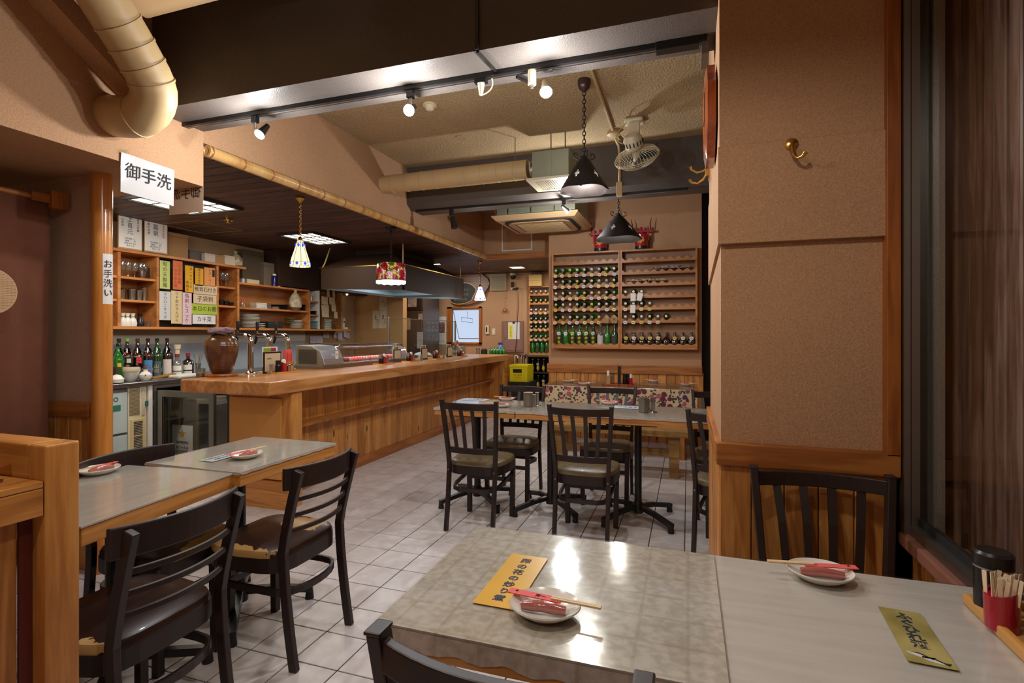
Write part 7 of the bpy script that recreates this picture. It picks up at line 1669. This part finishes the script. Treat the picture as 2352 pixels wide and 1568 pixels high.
for j in range(2):
    for k in range(6):
        t = bottle('brown_squat', 'yellow labelled bottle on the black shelf, %s board, %s from the left' % (('upper', 'lower')[j], WORD[k]), (bx0 + .075 + .096 * k, 8.58, zsh[j]), False, (222, 222, 226) if (j, k) in ((0, 1), (1, 0), (1, 2)) else None, (220, 190, 40), 'yellow labelled bottles on the black shelf', h=.225, r=.036)
        obj('label_paper', lathe([(0, 0), (.022, .004), (.030, .05), (.024, .09), (0, .1)], 10), colmat((216, 170, 24)), t, True, loc=(0, -.012, .018))
# yellow crate with umbrellas standing behind
cr = thing('beer_crate', 'bright yellow plastic beer crate at the counter far end', 'crate', (0, 0, 0)); c0, c1 = F(1171, 850, 8.0).x, F(1211, 850, 8.0).x; cz1, cz0 = F(1190, 838, 8.0).z, F(1190, 875, 8.0).z
obj('wall', boxes([(c0, c1, 8.0, 8.015, cz0, cz0 + .13), (c0, c0 + .05, 8.0, 8.015, cz0 + .13, cz1), (c1 - .09, c1, 8.0, 8.015, cz0 + .13, cz1), (c0 + .05, c1 - .09, 8.0, 8.015, cz0 + .19, cz1)]), 'yellow', cr); obj('wall', box(c0, c1, 8.33, 8.345, cz0, cz1), 'yellow', cr); obj('wall', box(c0, c0 + .015, 8.015, 8.33, cz0, cz1), 'yellow', cr); obj('wall', box(c1 - .015, c1, 8.015, 8.33, cz0, cz1), 'yellow', cr); obj('rim', boxes([(c0 - .01, c1 + .01, 7.99, 8.005, cz1 - .03, cz1)], bev=.002), 'yellow', cr); obj('crate_bottom', box(c0, c1, 8.0, 8.34, cz0 - .01, cz0), 'yellow', cr); obj('dark_inside', box(c0 + .02, c1 - .02, 8.03, 8.3, cz0 + .02, cz0 + .20), 'blackmatte', cr)
for k, s in enumerate(('おつまみ', 'ビール')): o = obj('lettering', text_mesh(s, .034, colmat((190, 60, 30))), None, cr); o.matrix_local = Matrix.Translation(((c0 + c1) / 2 - .01, 7.998, cz0 + .095 - k * .04)) @ FACE_NY
tag(obj('crate_stand', boxes([(c0 - .02, c1 + .04, 7.98, 8.4, 0, cz0 - .012)]), 'blackmatte'), 'black stand under the yellow beer crate', 'stand')
us = thing('umbrella_stand', 'steel umbrella stand behind the yellow crate', 'umbrella stand', (F(1192, 800, 8.56).x, 8.60, 0)); obj('tub', lathe([(0, .01), (.125, 0), (.125, .62), (.12, .62), (.115, .02), (0, .02)], 20), 'steel_dull', us, True); obj('rim', lathe([(.125, .61), (.13, .62), (.12, .625)], 20), 'steel', us, True)
for k, (dx, c_) in enumerate(((-.09, (226, 222, 214)), (-.05, (50, 34, 24)), (-.01, (126, 76, 40)), (.045, (44, 32, 26)), (.09, (36, 30, 28)))):
    t = thing('umbrella', '%s umbrella in the stand, %s from the left' % (('white curved-handled', 'dark brown-handled', 'wooden-handled', 'dark-handled', 'black-handled')[k], WORD[k]), 'umbrella', (us.location.x + dx, 8.60 + .03 * (k % 2), .03)); H_ = .80 + .02 * (k % 3)
    obj('canopy', lathe([(0, .02), (.012, .03), (.030, .35), (.028, .60), (0, .62)], 10), colmat((60, 60, 64) if k else (170, 172, 176)), t, True); obj('shaft', cyl(.006, .55, H_ - .02, 8), colmat(c_, .35), t, True)
    obj('handle', tube([(0, 0, H_ - .06), (0, 0, H_)] + [(.028 - .028 * math.cos(a), 0, H_ + .028 * math.sin(a)) for a in (math.radians(q) for q in range(20, 181, 20))] + [(.056, 0, H_ - .02)], .009, 8), colmat(c_, .35), t, True)
# wall cabinet / panel with notice
def fbox(nm, label, cat, x0, y0, x1, y1, depth, mat, bev=.003, mk_thing=True):
    a, b = F(x0, y0), F(x1, y1); a2, b2 = F(x0, y1), F(x1, y0)
    z1_, z0_ = (a.z + b2.z) / 2, (b.z + a2.z) / 2; t = thing(nm, label, cat, ((a.x + b.x) / 2, FY, z0_)); w = b.x - a.x; h = z1_ - z0_
    obj('body', box(-w / 2, w / 2, -depth, 0, 0, h, bev=bev), mat, t); return t, w, h
t, w, h = fbox('electrical_panel', 'mauve brown electrical panel door on the far wall', 'panel', 1155, 737, 1203, 809, .03, colmat((136, 98, 84), .5)); obj('door', box(-w / 2 + .03, w / 2 - .03, -.036, -.03, .03, h - .03, bev=.002), colmat((144, 104, 90), .5), t); obj('latch', box(-w / 2 + .045, -w / 2 + .065, -.042, -.036, h * .42, h * .5), 'steel_dull', t)
t, w, h = fbox('clipboard_notice', 'white clipped notice with a yellow strip on the electrical panel', 'notice', 1169, 740, 1195, 779, .002, 'whitepaper', 0); t.location.y = FY - .040; obj('highlight', box(-w * .42, -w * .12, -.004, -.002, h * .05, h * .85), colmat((226, 222, 60)), t); obj('clip', box(-.02, .02, -.012, -.002, h - .02, h + .01), 'black', t)
o = obj('lettering', text_mesh('本日の御予約', h * .10, colmat((120, 110, 30)), True), None, t); o.matrix_local = Matrix.Translation((-w * .27, -.0045, h * .45)) @ FACE_NY
t, w, h = fbox('vent_cover', 'square greyish louvre vent cover high on the far wall', 'vent', 1127, 629, 1165, 668, .05, colmat((160, 140, 108), .6), .006); 
for k in range(12): obj('louvre', box(-w / 2 + .03, w / 2 - .03, -.056, -.05, .03 + k * (h - .06) / 12, .03 + k * (h - .06) / 12 + .010), colmat((134, 122, 100)), t)
cm_ = F(1181, 636); t = thing('security_camera', 'small white dome security camera high on the far wall', 'camera', cm_); obj('mount', lathe([(0, .06), (.055, .06), (.055, .02), (0, .02)], 16), 'cream', t, True, loc=(0, -.06, 0)); obj('dome', lathe([(.048, .02), (.046, -.02), (.025, -.045), (0, -.05)], 16), 'black', t, True, loc=(0, -.06, 0))
t, w, h = fbox('wall_outlet', 'white power outlet with plugs below the dome camera', 'outlet', 1174, 661, 1184, 666, .012, 'cream'); obj('plug', box(.0, .05, -.05, -.012, 0, .03, bev=.004), 'black', t)
t, w, h = fbox('power_adapter', 'black power adapter on the far wall below the camera', 'adapter', 1175, 648, 1181, 659, .04, 'black')
t = thing('black_cable', 'long black cable running from the outlet down past the panel', 'cable', (0, 0, 0)); pp = [F(x, y, FY - .05) for x, y in ((1188, 662), (1191, 672), (1191, 700), (1188, 740), (1187, 770), (1184, 808))]; obj('cord', tube(pp, .005, 6), 'black', t, True); obj('plug', box(-.02, .02, -.02, .02, -.015, .015), 'black', t, loc=pp[0])
t, w, h = fbox('wall_phone', 'beige intercom handset on the far wall', 'intercom', 1116, 747, 1124, 767, .03, 'cream'); obj('keypad', box(-w * .3, w * .05, -.033, -.03, h * .25, h * .8), 'black', t)
t, w, h = fbox('light_switch', 'cream light switch plate right of the intercom', 'switch', 1130, 754, 1138, 769, .008, 'cream'); obj('rocker', box(-w * .2, w * .2, -.012, -.008, h * .3, h * .7), 'white', t)
t = thing('bell_pull', 'small brown ornament hanging on a cord from the vent', 'ornament', F(1161, 712)); obj('cord', tube([(0, -.02, .02), (0, -.02, .50)], .003, 5), 'duct', t); obj('knob', lathe([(0, -.04), (.028, -.03), (.034, 0), (.02, .03), (0, .035)], 12), 'cherry', t, True, loc=(0, -.03, 0)); obj('bead', lathe([(0, -.02), (.016, 0), (0, .02)], 8), 'cream', t, True, loc=(0, -.02, .24))
# window
ww = struct('window_2', boxes([]) if False else (lambda: (lambda a, b: boxes([(a.x, b.x, FY - .03, FY, a.z - .035, a.z), (a.x, b.x, FY - .03, FY, b.z, b.z + .04), (a.x, a.x + .10, FY - .03, FY, b.z, a.z), (b.x - .05, b.x, FY - .03, FY, b.z, a.z)], bev=.003))(F(1028, 705), F(1107, 791)))(), 'trim_z')
wa, wb_ = F(1041, 711), F(1104, 786)
obj('window_pane', box(wa.x, wb_.x, FY - .006, FY - .002, wb_.z, wa.z), emit('window_daylight', (.60, .70, .90), 0.85), ww)
obj('sash', boxes([(wa.x - .02, wb_.x, FY - .02, FY - .008, wa.z - .012, wa.z + .004), (wa.x - .02, wa.x - .002, FY - .02, FY - .008, wb_.z, wa.z), (wa.x + .12, wb_.x, FY - .02, FY - .008, wb_.z + .06, wb_.z + .075)]), 'steel_dull', ww)
obj('sash_stay', tube([(wa.x + .01, FY - .02, wa.z - .02), (wa.x + .13, FY - .02, wb_.z + .065)], .007, 6), 'steel_dull', ww)
t = thing('wire_hanger', 'wire hanger dangling in front of the far window', 'hanger', F(1073, 731, FY - .06)); obj('wire', tube([(-.11, 0, .02), (.11, 0, -.01), (.105, 0, -.08), (-.115, 0, -.05), (-.11, 0, .02)], .004, 5), colmat((70, 76, 84)), t); obj('hook', tube([(0, 0, .005), (.01, 0, .06), (.0, 0, .13)], .003, 5), colmat((70, 76, 84)), t)
# calendar
t, w, h = fbox('wall_calendar', 'hanging wall calendar with a mountain photo on the far wall', 'calendar', 985, 727, 1025, 791, .003, 'whitepaper', 0)
m_, n_, b_ = nt('calendar_photo'); v = coord(n_); g_ = N(n_, 'ShaderNodeSeparateXYZ'); n_.links.new(v, g_.inputs[0]); t_ = N(n_, 'ShaderNodeTexNoise'); t_.inputs['Scale'].default_value = 14; n_.links.new(v, t_.inputs['Vector']); a_ = N(n_, 'ShaderNodeMath', operation='MULTIPLY_ADD'); a_.inputs[1].default_value = .25; n_.links.new(t_.outputs['Fac'], a_.inputs[0]); n_.links.new(g_.outputs[2], a_.inputs[2]); r_ = ramp(n_, a_.outputs[0], [(.42, srgb(120, 84, 90)), (.55, srgb(150, 110, 110)), (.60, srgb(90, 110, 140)), (.75, srgb(120, 140, 170))]); n_.links.new(r_.outputs[0], b_.inputs['Base Color'])
obj('calendar_picture', box(-w * .42, w * .42, -.005, -.003, h * .42, h * .80), m_, t); bm = bmesh.new()
for i in range(5):
    for j in range(7): bx(bm, -w * .40 + j * w * .12, -w * .40 + j * w * .12 + w * .05, -.0045, -.003, h * (.10 + i * .055), h * (.10 + i * .055) + h * .02)
o = obj('date_grid', bm, colmat((130, 110, 100)), t); o['kind'] = 'stuff'; obj('red_ornament', box(-w * .06, w * .02, -.007, -.005, h * .5, h * .93), colmat((170, 40, 30)), t)
# tall fridge, kitchen wing notices
tf = thing('tall_refrigerator', 'tall dark steel refrigerator with papers on its doors near the far wall', 'refrigerator', (0, 0, 0)); ty = 7.9; ta, tb2 = onY(921, 700, ty).x, onY(972, 700, ty).x; ztf = onY(940, 662, ty).z + .25
obj('body', box(ta, tb2, ty, ty + .6, 0, 2.05, bev=.006), plain('fridge_dark_steel', srgb(96, 84, 76), .35, metal=.7), tf); zsp = onY(945, 713, ty).z
obj('door', box(ta + .01, tb2 - .01, ty - .03, ty, .1, zsp - .012, bev=.006), plain('fridge_door_steel', srgb(110, 98, 88), .33, metal=.7), tf); obj('door', box(ta + .01, tb2 - .01, ty - .03, ty, zsp + .005, 2.03, bev=.006), plain('fridge_upper_dark', srgb(66, 52, 44), .4, metal=.4), tf); obj('handle', tube(arcp((ta + .06, ty - .03, 1.30), (ta + .04, ty - .09, 1.12), (ta + .06, ty - .03, .94), 10), .010, 8), 'steel', tf, True)
for k, r in enumerate(((937, 957, 685, 705), (930, 943, 730, 757), (958, 972, 762, 800), (925, 931, 716, 727), (961, 971, 720, 733))): note('paper on the tall refrigerator, ' + ('printed sheet on the upper door', 'cream slip with curled foot', 'long white slip on the lower right', 'small yellow-green tag', 'pale card at the right edge')[k], *r, None, ((200, 180, 170), (206, 180, 148), (190, 184, 176), (190, 190, 90), (190, 160, 140))[k], face='Y', Y=ty - .034, lines=3 if k in (0, 2) else 0)
yw = 7.399
for k, r in enumerate(((872, 888, 680, 712), (856, 871, 713, 754), (872, 888, 713, 754))):
    t, w, h = note('handwritten sake list sheet on the kitchen wing wall, ' + ('upper one', 'lower left', 'lower right')[k], *r, None, (222, 196, 160), face='Y', Y=yw, tilt=(0, 1, -2)[k])
    obj('lettering', text_mesh(('泉', '上喜元', '嘉泉')[k], w * .26, 'ink', True), None, t, loc=(0, h * .12, .004)); obj('lettering', text_mesh('純米吟醸', w * .14, 'ink', True), None, t, loc=(w * .3, -h * .1, .004))
# left pale notes on the kitchen wall further back
for k, r in enumerate(((815, 824, 738, 744), (824, 833, 729, 744), (833, 842, 729, 744), (842, 850, 729, 744), (841, 850, 703, 717), (812, 821, 674, 688), (840, 849, 674, 688))): note('small note on the far kitchen side wall, ' + ('first of the row', 'second of the row', 'third of the row', 'fourth of the row', 'tilted one', 'upper left', 'upper right')[k], *r, KX + .004, (206, 186, 166), lines=2, tilt=(0, 0, 0, 0, 5, 2, -2)[k])
# carved wood slab with blackboard
bp = F(1066, 660, FARY - .03); t = thing('wood_slab_sign', 'irregular wood slab with an inset blackboard, partly behind the hood', 'sign', (bp.x, FARY - .02, F(1060, 672).z))
bm = bmesh.new(); pts = [(.42 * math.cos(a) * (1 + .10 * math.sin(3 * a) + .05 * math.sin(7 * a)), .33 * math.sin(a) * (1 + .12 * math.sin(2 * a + 1))) for a in (2 * math.pi * k / 28 for k in range(28))]
prism([(p[0] + .06, p[1] + .07) for p in pts], -.05, 0, 'XZ', bm); obj('slab', bm, 'cherry' if False else wood('bark_slab', srgb(70, 38, 20), srgb(110, 66, 38), srgb(136, 88, 54), axis='X', rough=.4), t)
bm = bmesh.new(); prism([(p[0] * .68 - .04, p[1] * .66 - .02) for p in pts], -.058, -.05, 'XZ', bm); obj('edge_band', bm, 'ply', t)
bm = bmesh.new(); prism([(p[0] * .64 - .04, p[1] * .62 - .02) for p in pts], -.061, -.058, 'XZ', bm); obj('blackboard', bm, colmat((36, 36, 32), .6), t)
for k in range(3): o = obj('lettering', text_mesh(('本日おすすめ', '酒肴一品料理', '炭火串焼処')[k], .055, colmat((110, 106, 90))), None, t); o.matrix_local = Matrix.Translation((-.05, -.0625, .04 - k * .085)) @ FACE_NY
# bottles and sprayer on far counter end
fcx = lambda px, Y: onY(px, 800, Y).x
tag(obj('far_sideboard', box(tb2 + .03, fcx(1166, 8.3), 8.25, 8.85, 0, .86, bev=.004), 'trim'), 'low sideboard along the far wall under the window', 'sideboard')
for k, px_ in enumerate((1128, 1135, 1142, 1150, 1158)): bottle('green', 'green glass bottle on the far sideboard, %s from the left' % WORD[k], (fcx(px_, 8.4), 8.4, .862), False, None, (90, 140, 90), 'green bottles on the far sideboard', h=.15, r=.03)
t = thing('spray_bottle', 'blue trigger spray bottle on the far sideboard', 'spray bottle', (fcx(1150, 8.6), 8.6, .862)); obj('body', lathe([(0, 0), (.04, 0), (.042, .1), (.02, .16), (.015, .18), (0, .18)], 14), colmat((110, 170, 206), .3), t, True); obj('trigger', box(-.045, .03, -.012, .012, .18, .22, bev=.005), colmat((30, 40, 160)), t)
for k in range(3):
    t = thing('steel_canister', 'small container on the far sideboard, ' + ('clear one', 'dark rack of spoons', 'white topped')[k], 'container', (fcx((1098, 1112, 1137)[k], 8.45), 8.45, .862)); obj('body', cyl(.035 + .02 * (k == 1), 0, .10, 14), ('glass_clear', 'blackmatte', 'glass_clear')[k], t, True); obj('lid', cyl(.036, .10, .12, 14), ('steel', 'steel_dull', 'white')[k], t, True)

# ================================================================== TABLE SETTINGS
def setting(where, x, y, z, rot=0, flip=1, r=.06, open_=True, grp=None):
    t = thing('small_plate', 'white oval plate ' + where, 'plate', (x, y, z), rot)
    me = lathe([(0, .004), (r * .55, .003), (r * .62, 0), (r * .66, .002), (r * .9, .012), (r, .018), (r * .985, .0205), (r * .88, .0155), (r * .6, .0065), (0, .006)], 36)
    obj('plate_body', me, 'white', t, True); 
    for c in t.children: c.scale = (1.06, .94, 1)
    w = thing('wet_towel', 'wrapped wet towel on the plate ' + where, 'towel', (x, y, z + .010), rot)
    bm = tube([(-.042, -.012, .006), (-.02, -.013, .008), (.0, -.012, .009), (.02, -.013, .008), (.042, -.012, .006)], [.008, .010, .0105, .010, .008], 10); obj('towel_roll', bm, 'wet', w, True)
    obj('wrapper', box(-.052, .052, -.024, 0, -.0005, .001), 'glass', w)
    c = thing('chopsticks', 'chopsticks in a salmon paper sleeve ' + where, 'chopsticks', (x, y, z + .0235), rot + math.radians(-7) * flip)
    s = flip
    obj('paper_sleeve', box(-.078 * s, .030 * s, .000, .019, 0, .0018), 'pink', c)
    for k in (0, 1): obj('chopstick', tube([(.01 * s, .006 + .006 * k, .003), (.105 * s, .007 + .005 * k, .0035)], 0, 4, flat=(.0022, .0018)), 'chop', c)
    o = obj('lettering', text_mesh('芳一', .011, 'ink'), None, c, loc=(-.0 * s - .012, .0085, .0021)); o = obj('lettering', text_mesh('回', .006, 'ink'), None, c, loc=(-.062 * s, .0115, .0021))
def plate_at(px, py, z): return onZ(px, py, z)
p = plate_at(1252, 1408, TT + .002); setting('on the lace table in front', p.x, p.y, TT + .0025, 0.04, 1, .064)
p = plate_at(1884, 1328, TT - .003); setting('on the white cloth table by the window', p.x, p.y, TT - .0025, math.radians(3), -1, .062)
p = plate_at(566, 1050, TT + .002); setting('on the left row table near the bar counter', p.x, p.y, TT + .0025, math.radians(88), 1, .064)
p = plate_at(228, 1086, TT - .003); setting('on the left row table behind the wooden post', p.x, p.y, TT - .0025, math.radians(88), -1, .066)
for px, py, w, f, rt in ((1164, 919, 'at the left end of the middle row', -1, 0), (1400, 928, 'in the middle of the middle row', -1, 0), (1150, 934, 'by the front left slatted chair', -1, 0)):
    p = plate_at(px, py, TT + .002); setting(w, p.x, p.y, TT + .0025, rt, f, .062)
for px, py, w, f in ((1306, 877, 'at the left of the long back table', 1), (1342, 883, 'left of the condiments on the back table', 1), (1502, 877, 'right of the condiments on the back table', -1), (1576, 885, 'at the right end of the back table', 1)):
    p = plate_at(px, py, .704); setting(w, p.x, p.y, .7035, 0, f, .062)
# printed menu slips under the vinyl (yellow, gold)
def slip(nm, label, pts, z, col, txt, ink='ink', fish=False, up=None):
    q = [onZ(x_, y_, z) for x_, y_ in pts]; c0_ = sum(q, Vector()) / 4; ax = (q[1] - q[0]).normalized(); w = ((q[1] - q[0]).length + (q[2] - q[3]).length) / 2; h = ((q[3] - q[0]).length + (q[2] - q[1]).length) / 2
    ang = math.atan2(ax.y, ax.x); t = thing(nm, label, 'menu strip', (c0_.x, c0_.y, z), ang)
    obj('paper', sheet(w, h, .0006), col, t); n = len(txt); s = min(w * .55, h * .74 / (n * 1.05))
    obj('lettering', text_mesh(txt, s, ink, True, spacing=h * .86 / (n * s) * (.78 if fish else 1), bold=.0006), None, t, loc=(0, h * (.09 if fish else 0), .0009))
    if fish:
        for k in range(2):
            bm = bmesh.new(); pts_ = [(.016 * math.cos(a), .006 * math.sin(a)) for a in (2 * math.pi * q_ / 14 for q_ in range(14))]; prism(pts_, .0006, .0010, 'XY', bm); o = obj('fish_print', bm, colmat((206, 206, 200)), t, loc=(-.012 + .018 * k, -h * .36 - .010 * k, 0), rot=(0, 0, -.35))
            obj('fish_back', prism([(-.015, .001), (.0, .0065), (.015, .002), (.022, .006), (.020, -.003), (.0, .003)], .0010, .0013), 'ink', o)
    return t
def gold_mat():
    m, n, b = nt('gold_leaf_card'); v = coord(n); g_ = N(n, 'ShaderNodeTexNoise'); g_.inputs['Scale'].default_value = 9; n.links.new(v, g_.inputs['Vector']); r = ramp(n, g_.outputs['Fac'], [(.3, srgb(120, 110, 50)), (.7, srgb(190, 174, 110))]); n.links.new(r.outputs[0], b.inputs['Base Color']); b.inputs['Roughness'].default_value = .35; return m
slip('menu_strip', 'yellow printed menu strip under the vinyl of the front table', [(1176, 1271), (1267, 1284), (1172, 1400), (1086, 1383)], TT + .0023, plain('yellow_card', srgb(216, 166, 50), .3, var=.08, vs=5), '卵の花の炒り煮', colmat((50, 56, 80)))
slip('menu_strip', 'gold menu strip with two small fish on the white cloth table', [(2014, 1392), (2110, 1408), (2205, 1537), (2090, 1522)], .7024, gold_mat(), 'ふぐひれ酒', colmat((34, 44, 70)), fish=True)
p = onZ(515, 1052, TT + .0024); t = thing('menu_strip', 'pale blue notice with dark writing under vinyl on the left table', 'menu strip', (p.x - .03, p.y, TT + .0024), math.radians(90)); obj('paper', sheet(.13, .075, .0005), colmat((170, 176, 178)), t)
for k in range(2): obj('lettering', text_mesh(('ご注文はこちら', '係員まで')[k], .017, colmat((50, 50, 60))), None, t, loc=(0, .016 - k * .03, .0008))
for px, py, k in ((1093, 917, 0), (1442, 935, 1)): p = onZ(px, py, TT + .0024); t = thing('menu_strip', ('pale blue printed sheet at the left end of the middle row', 'pale blue printed sheet at the centre of the middle row')[k], 'menu strip', (p.x, p.y, TT + .0024)); obj('paper', sheet(.20, .13, .0005), colmat((186, 194, 206)), t); obj('lettering', text_mesh('お品書き', .035, colmat((60, 70, 100))), None, t, loc=(0, 0, .0008))
# steel shakers on the middle tables
def canister(label, px, py, r, h): p = onZ(px, py, TT + .002); t = thing('steel_canister', label, 'canister', (p.x, p.y, TT + .0025)); obj('body', cyl(r, 0, h, 18), 'steel_dull', t, True); obj('lid', lathe([(r * 1.05, h - .004), (r * 1.05, h + .004), (0, h + .005)], 18), 'steel', t, True)
def slim(label, px, py, h=.09): p = onZ(px, py, TT + .002); t = thing('oil_dispenser', label, 'dispenser', (p.x, p.y, TT + .0025)); obj('body', cyl(.013, .002, h, 14), 'steel', t, True); obj('foot', lathe([(0, 0), (.028, 0), (.024, .004), (0, .004)], 16), 'steel', t, True); obj('top_cap', cyl(.016, h, h + .006, 14), 'steel', t)
canister('wide steel toothpick cup near the left seam of the middle row', 1213, 933, .034, .098); slim('slim steel cylinder with foot next to the left wide cup', 1234, 931); slim('short steel cylinder between the left cup and the slim one', 1226, 929, .07)
canister('wide steel toothpick cup toward the right of the middle row', 1478, 946, .033, .095); slim('slim steel cylinder with foot next to the right wide cup', 1500, 946); slim('short steel cylinder behind the right wide cup', 1490, 942, .07)
# back table centre set
p = onZ(1423, 884, .703); t = thing('condiment_tray', 'dark wooden tray of condiments at the centre of the back table', 'tray', (p.x, p.y, .7035)); obj('tray_base', box(-.17, .17, -.06, .06, 0, .006, bev=.002), 'cherry', t); obj('tray_rim', boxes([(-.172, .172, -.062, -.056, 0, .014), (-.172, .172, .056, .062, 0, .014)]), 'cherry', t)
t = thing('chopstick_cup', 'turned wooden chopstick cup on the back table tray', 'cup', (p.x - .115, p.y, .710)); obj('body', lathe([(0, 0), (.038, 0), (.040, .09), (.036, .09), (.034, .01), (0, .01)], 18), wood('striped_cup', srgb(120, 84, 50), srgb(170, 130, 90), srgb(196, 160, 120), axis='Z'), t, True); obj('napkin_roll', cyl(.014, .05, .14, 10), 'whitepaper', t, True)
t = thing('menu_stand', 'black menu folder standing upright on the back table tray', 'menu', (p.x - .0, p.y, .710)); obj('folder', box(-.012, .012, -.055, .055, 0, .19, bev=.002), 'black', t); obj('clear_cover', box(-.020, -.013, -.05, .05, 0, .22), 'glass', t)
for k, dx in enumerate((.055, .085)): t = thing('soy_bottle', 'black sauce bottle on the back table tray, ' + ('left of the pair', 'right of the pair')[k], 'bottle', (p.x + dx, p.y - .01 + .02 * k, .710)); obj('body', lathe([(0, 0), (.021, 0), (.022, .05), (.018, .07), (0, .07)], 14), 'soy', t, True); obj('cap', cyl(.018, .07, .11, 12), 'black', t, True)
t = thing('toothpick_cup', 'red toothpick cup on the back table tray', 'cup', (p.x + .115, p.y, .710)); obj('cup_wall', cyl(.018, 0, .07, 14), 'red', t, True); obj('toothpicks', cyl(.013, .06, .11, 8), 'whitepaper', t, True)
# front right condiment tray: wooden tray, black canister, red toothpick cup, steel shaker
za = .7015
tA, tB, tC = onZ(2197, 1385, za), onZ(2352, 1385, za), onZ(2352, 1530, za)
tx0, ty0 = .475, .80
t = thing('condiment_tray', 'light wooden tray at the right edge of the white cloth table', 'tray', (0, 0, za + .001)); tx0 = tA.x + .012; 
TX1, TY0, TY1 = tx0 + .19, tA.y - .31, tA.y + .006
obj('tray_base', box(tx0, TX1, TY0, TY1, 0, .006, bev=.002), 'ply', t); 
for r in ((tx0, tx0 + .014, TY0, TY1), (TX1 - .014, TX1, TY0, TY1), (tx0 + .014, TX1 - .014, TY1 - .014, TY1), (tx0 + .014, TX1 - .014, TY0, TY0 + .014)): obj('tray_rim', box(*r, 0, .020, bev=.004), 'ply', t)
zc = za + .008
q = onZ(2310, 1450, zc)
rc = thing('toothpick_cup', 'large red toothpick cup full of paper picks in the front right tray', 'cup', (q.x, q.y + .012, zc)); bm = bmesh.new(); lo_, hi_, li_ = [], [], []
for k in range(28):
    an = 2 * math.pi * k / 28; lo_.append(bm.verts.new((.024 * math.cos(an), .024 * math.sin(an), 0))); hi_.append(bm.verts.new((.026 * math.cos(an), .026 * math.sin(an), .068 + .010 * math.cos(an)))); li_.append(bm.verts.new((.0235 * math.cos(an), .0235 * math.sin(an), .066 + .010 * math.cos(an))))
for k in range(28): bm.faces.new((lo_[k], lo_[(k + 1) % 28], hi_[(k + 1) % 28], hi_[k])); bm.faces.new((hi_[k], hi_[(k + 1) % 28], li_[(k + 1) % 28], li_[k]))
bm.faces.new(lo_[::-1]); obj('cup_wall', bm, 'red', rc, True); obj('inner_wall', cyl(.0232, .055, .058, 24), 'red', rc)
for k in range(22):
    a = k * 2.4; r = .0045 * math.sqrt(k); obj('toothpick_sleeve', box(-.003, .003, -.0007, .0007, .05, .094 + random.uniform(-.004, .006)), colmat((230, 208, 176)), rc, loc=(r * math.cos(a) - .003, r * math.sin(a), 0), rot=(random.uniform(-.12, .12), random.uniform(-.10, .16), random.uniform(-1, 1)))
q2 = onZ(2300, 1420, zc); t = thing('canister', 'tall black lidded canister behind the red toothpick cup', 'canister', (q.x + .014, q.y + .072, zc)); obj('body', cyl(.029, 0, .088, 24), 'black', t, True); obj('lid', lathe([(.031, .088), (.031, .112), (.026, .117), (0, .116)], 24), 'black', t, True); obj('lid_ring', cyl(.0315, .086, .089, 24), 'steel', t)
t = thing('spice_shaker', 'round steel spice shaker at the right edge of the photo', 'shaker', (q.x + .036, q.y - .045, zc)); obj('body', cyl(.021, 0, .040, 24), 'steel_dull', t, True); obj('lid', lathe([(.022, .040), (.022, .055), (.018, .060), (0, .061)], 24), 'steel', t, True)
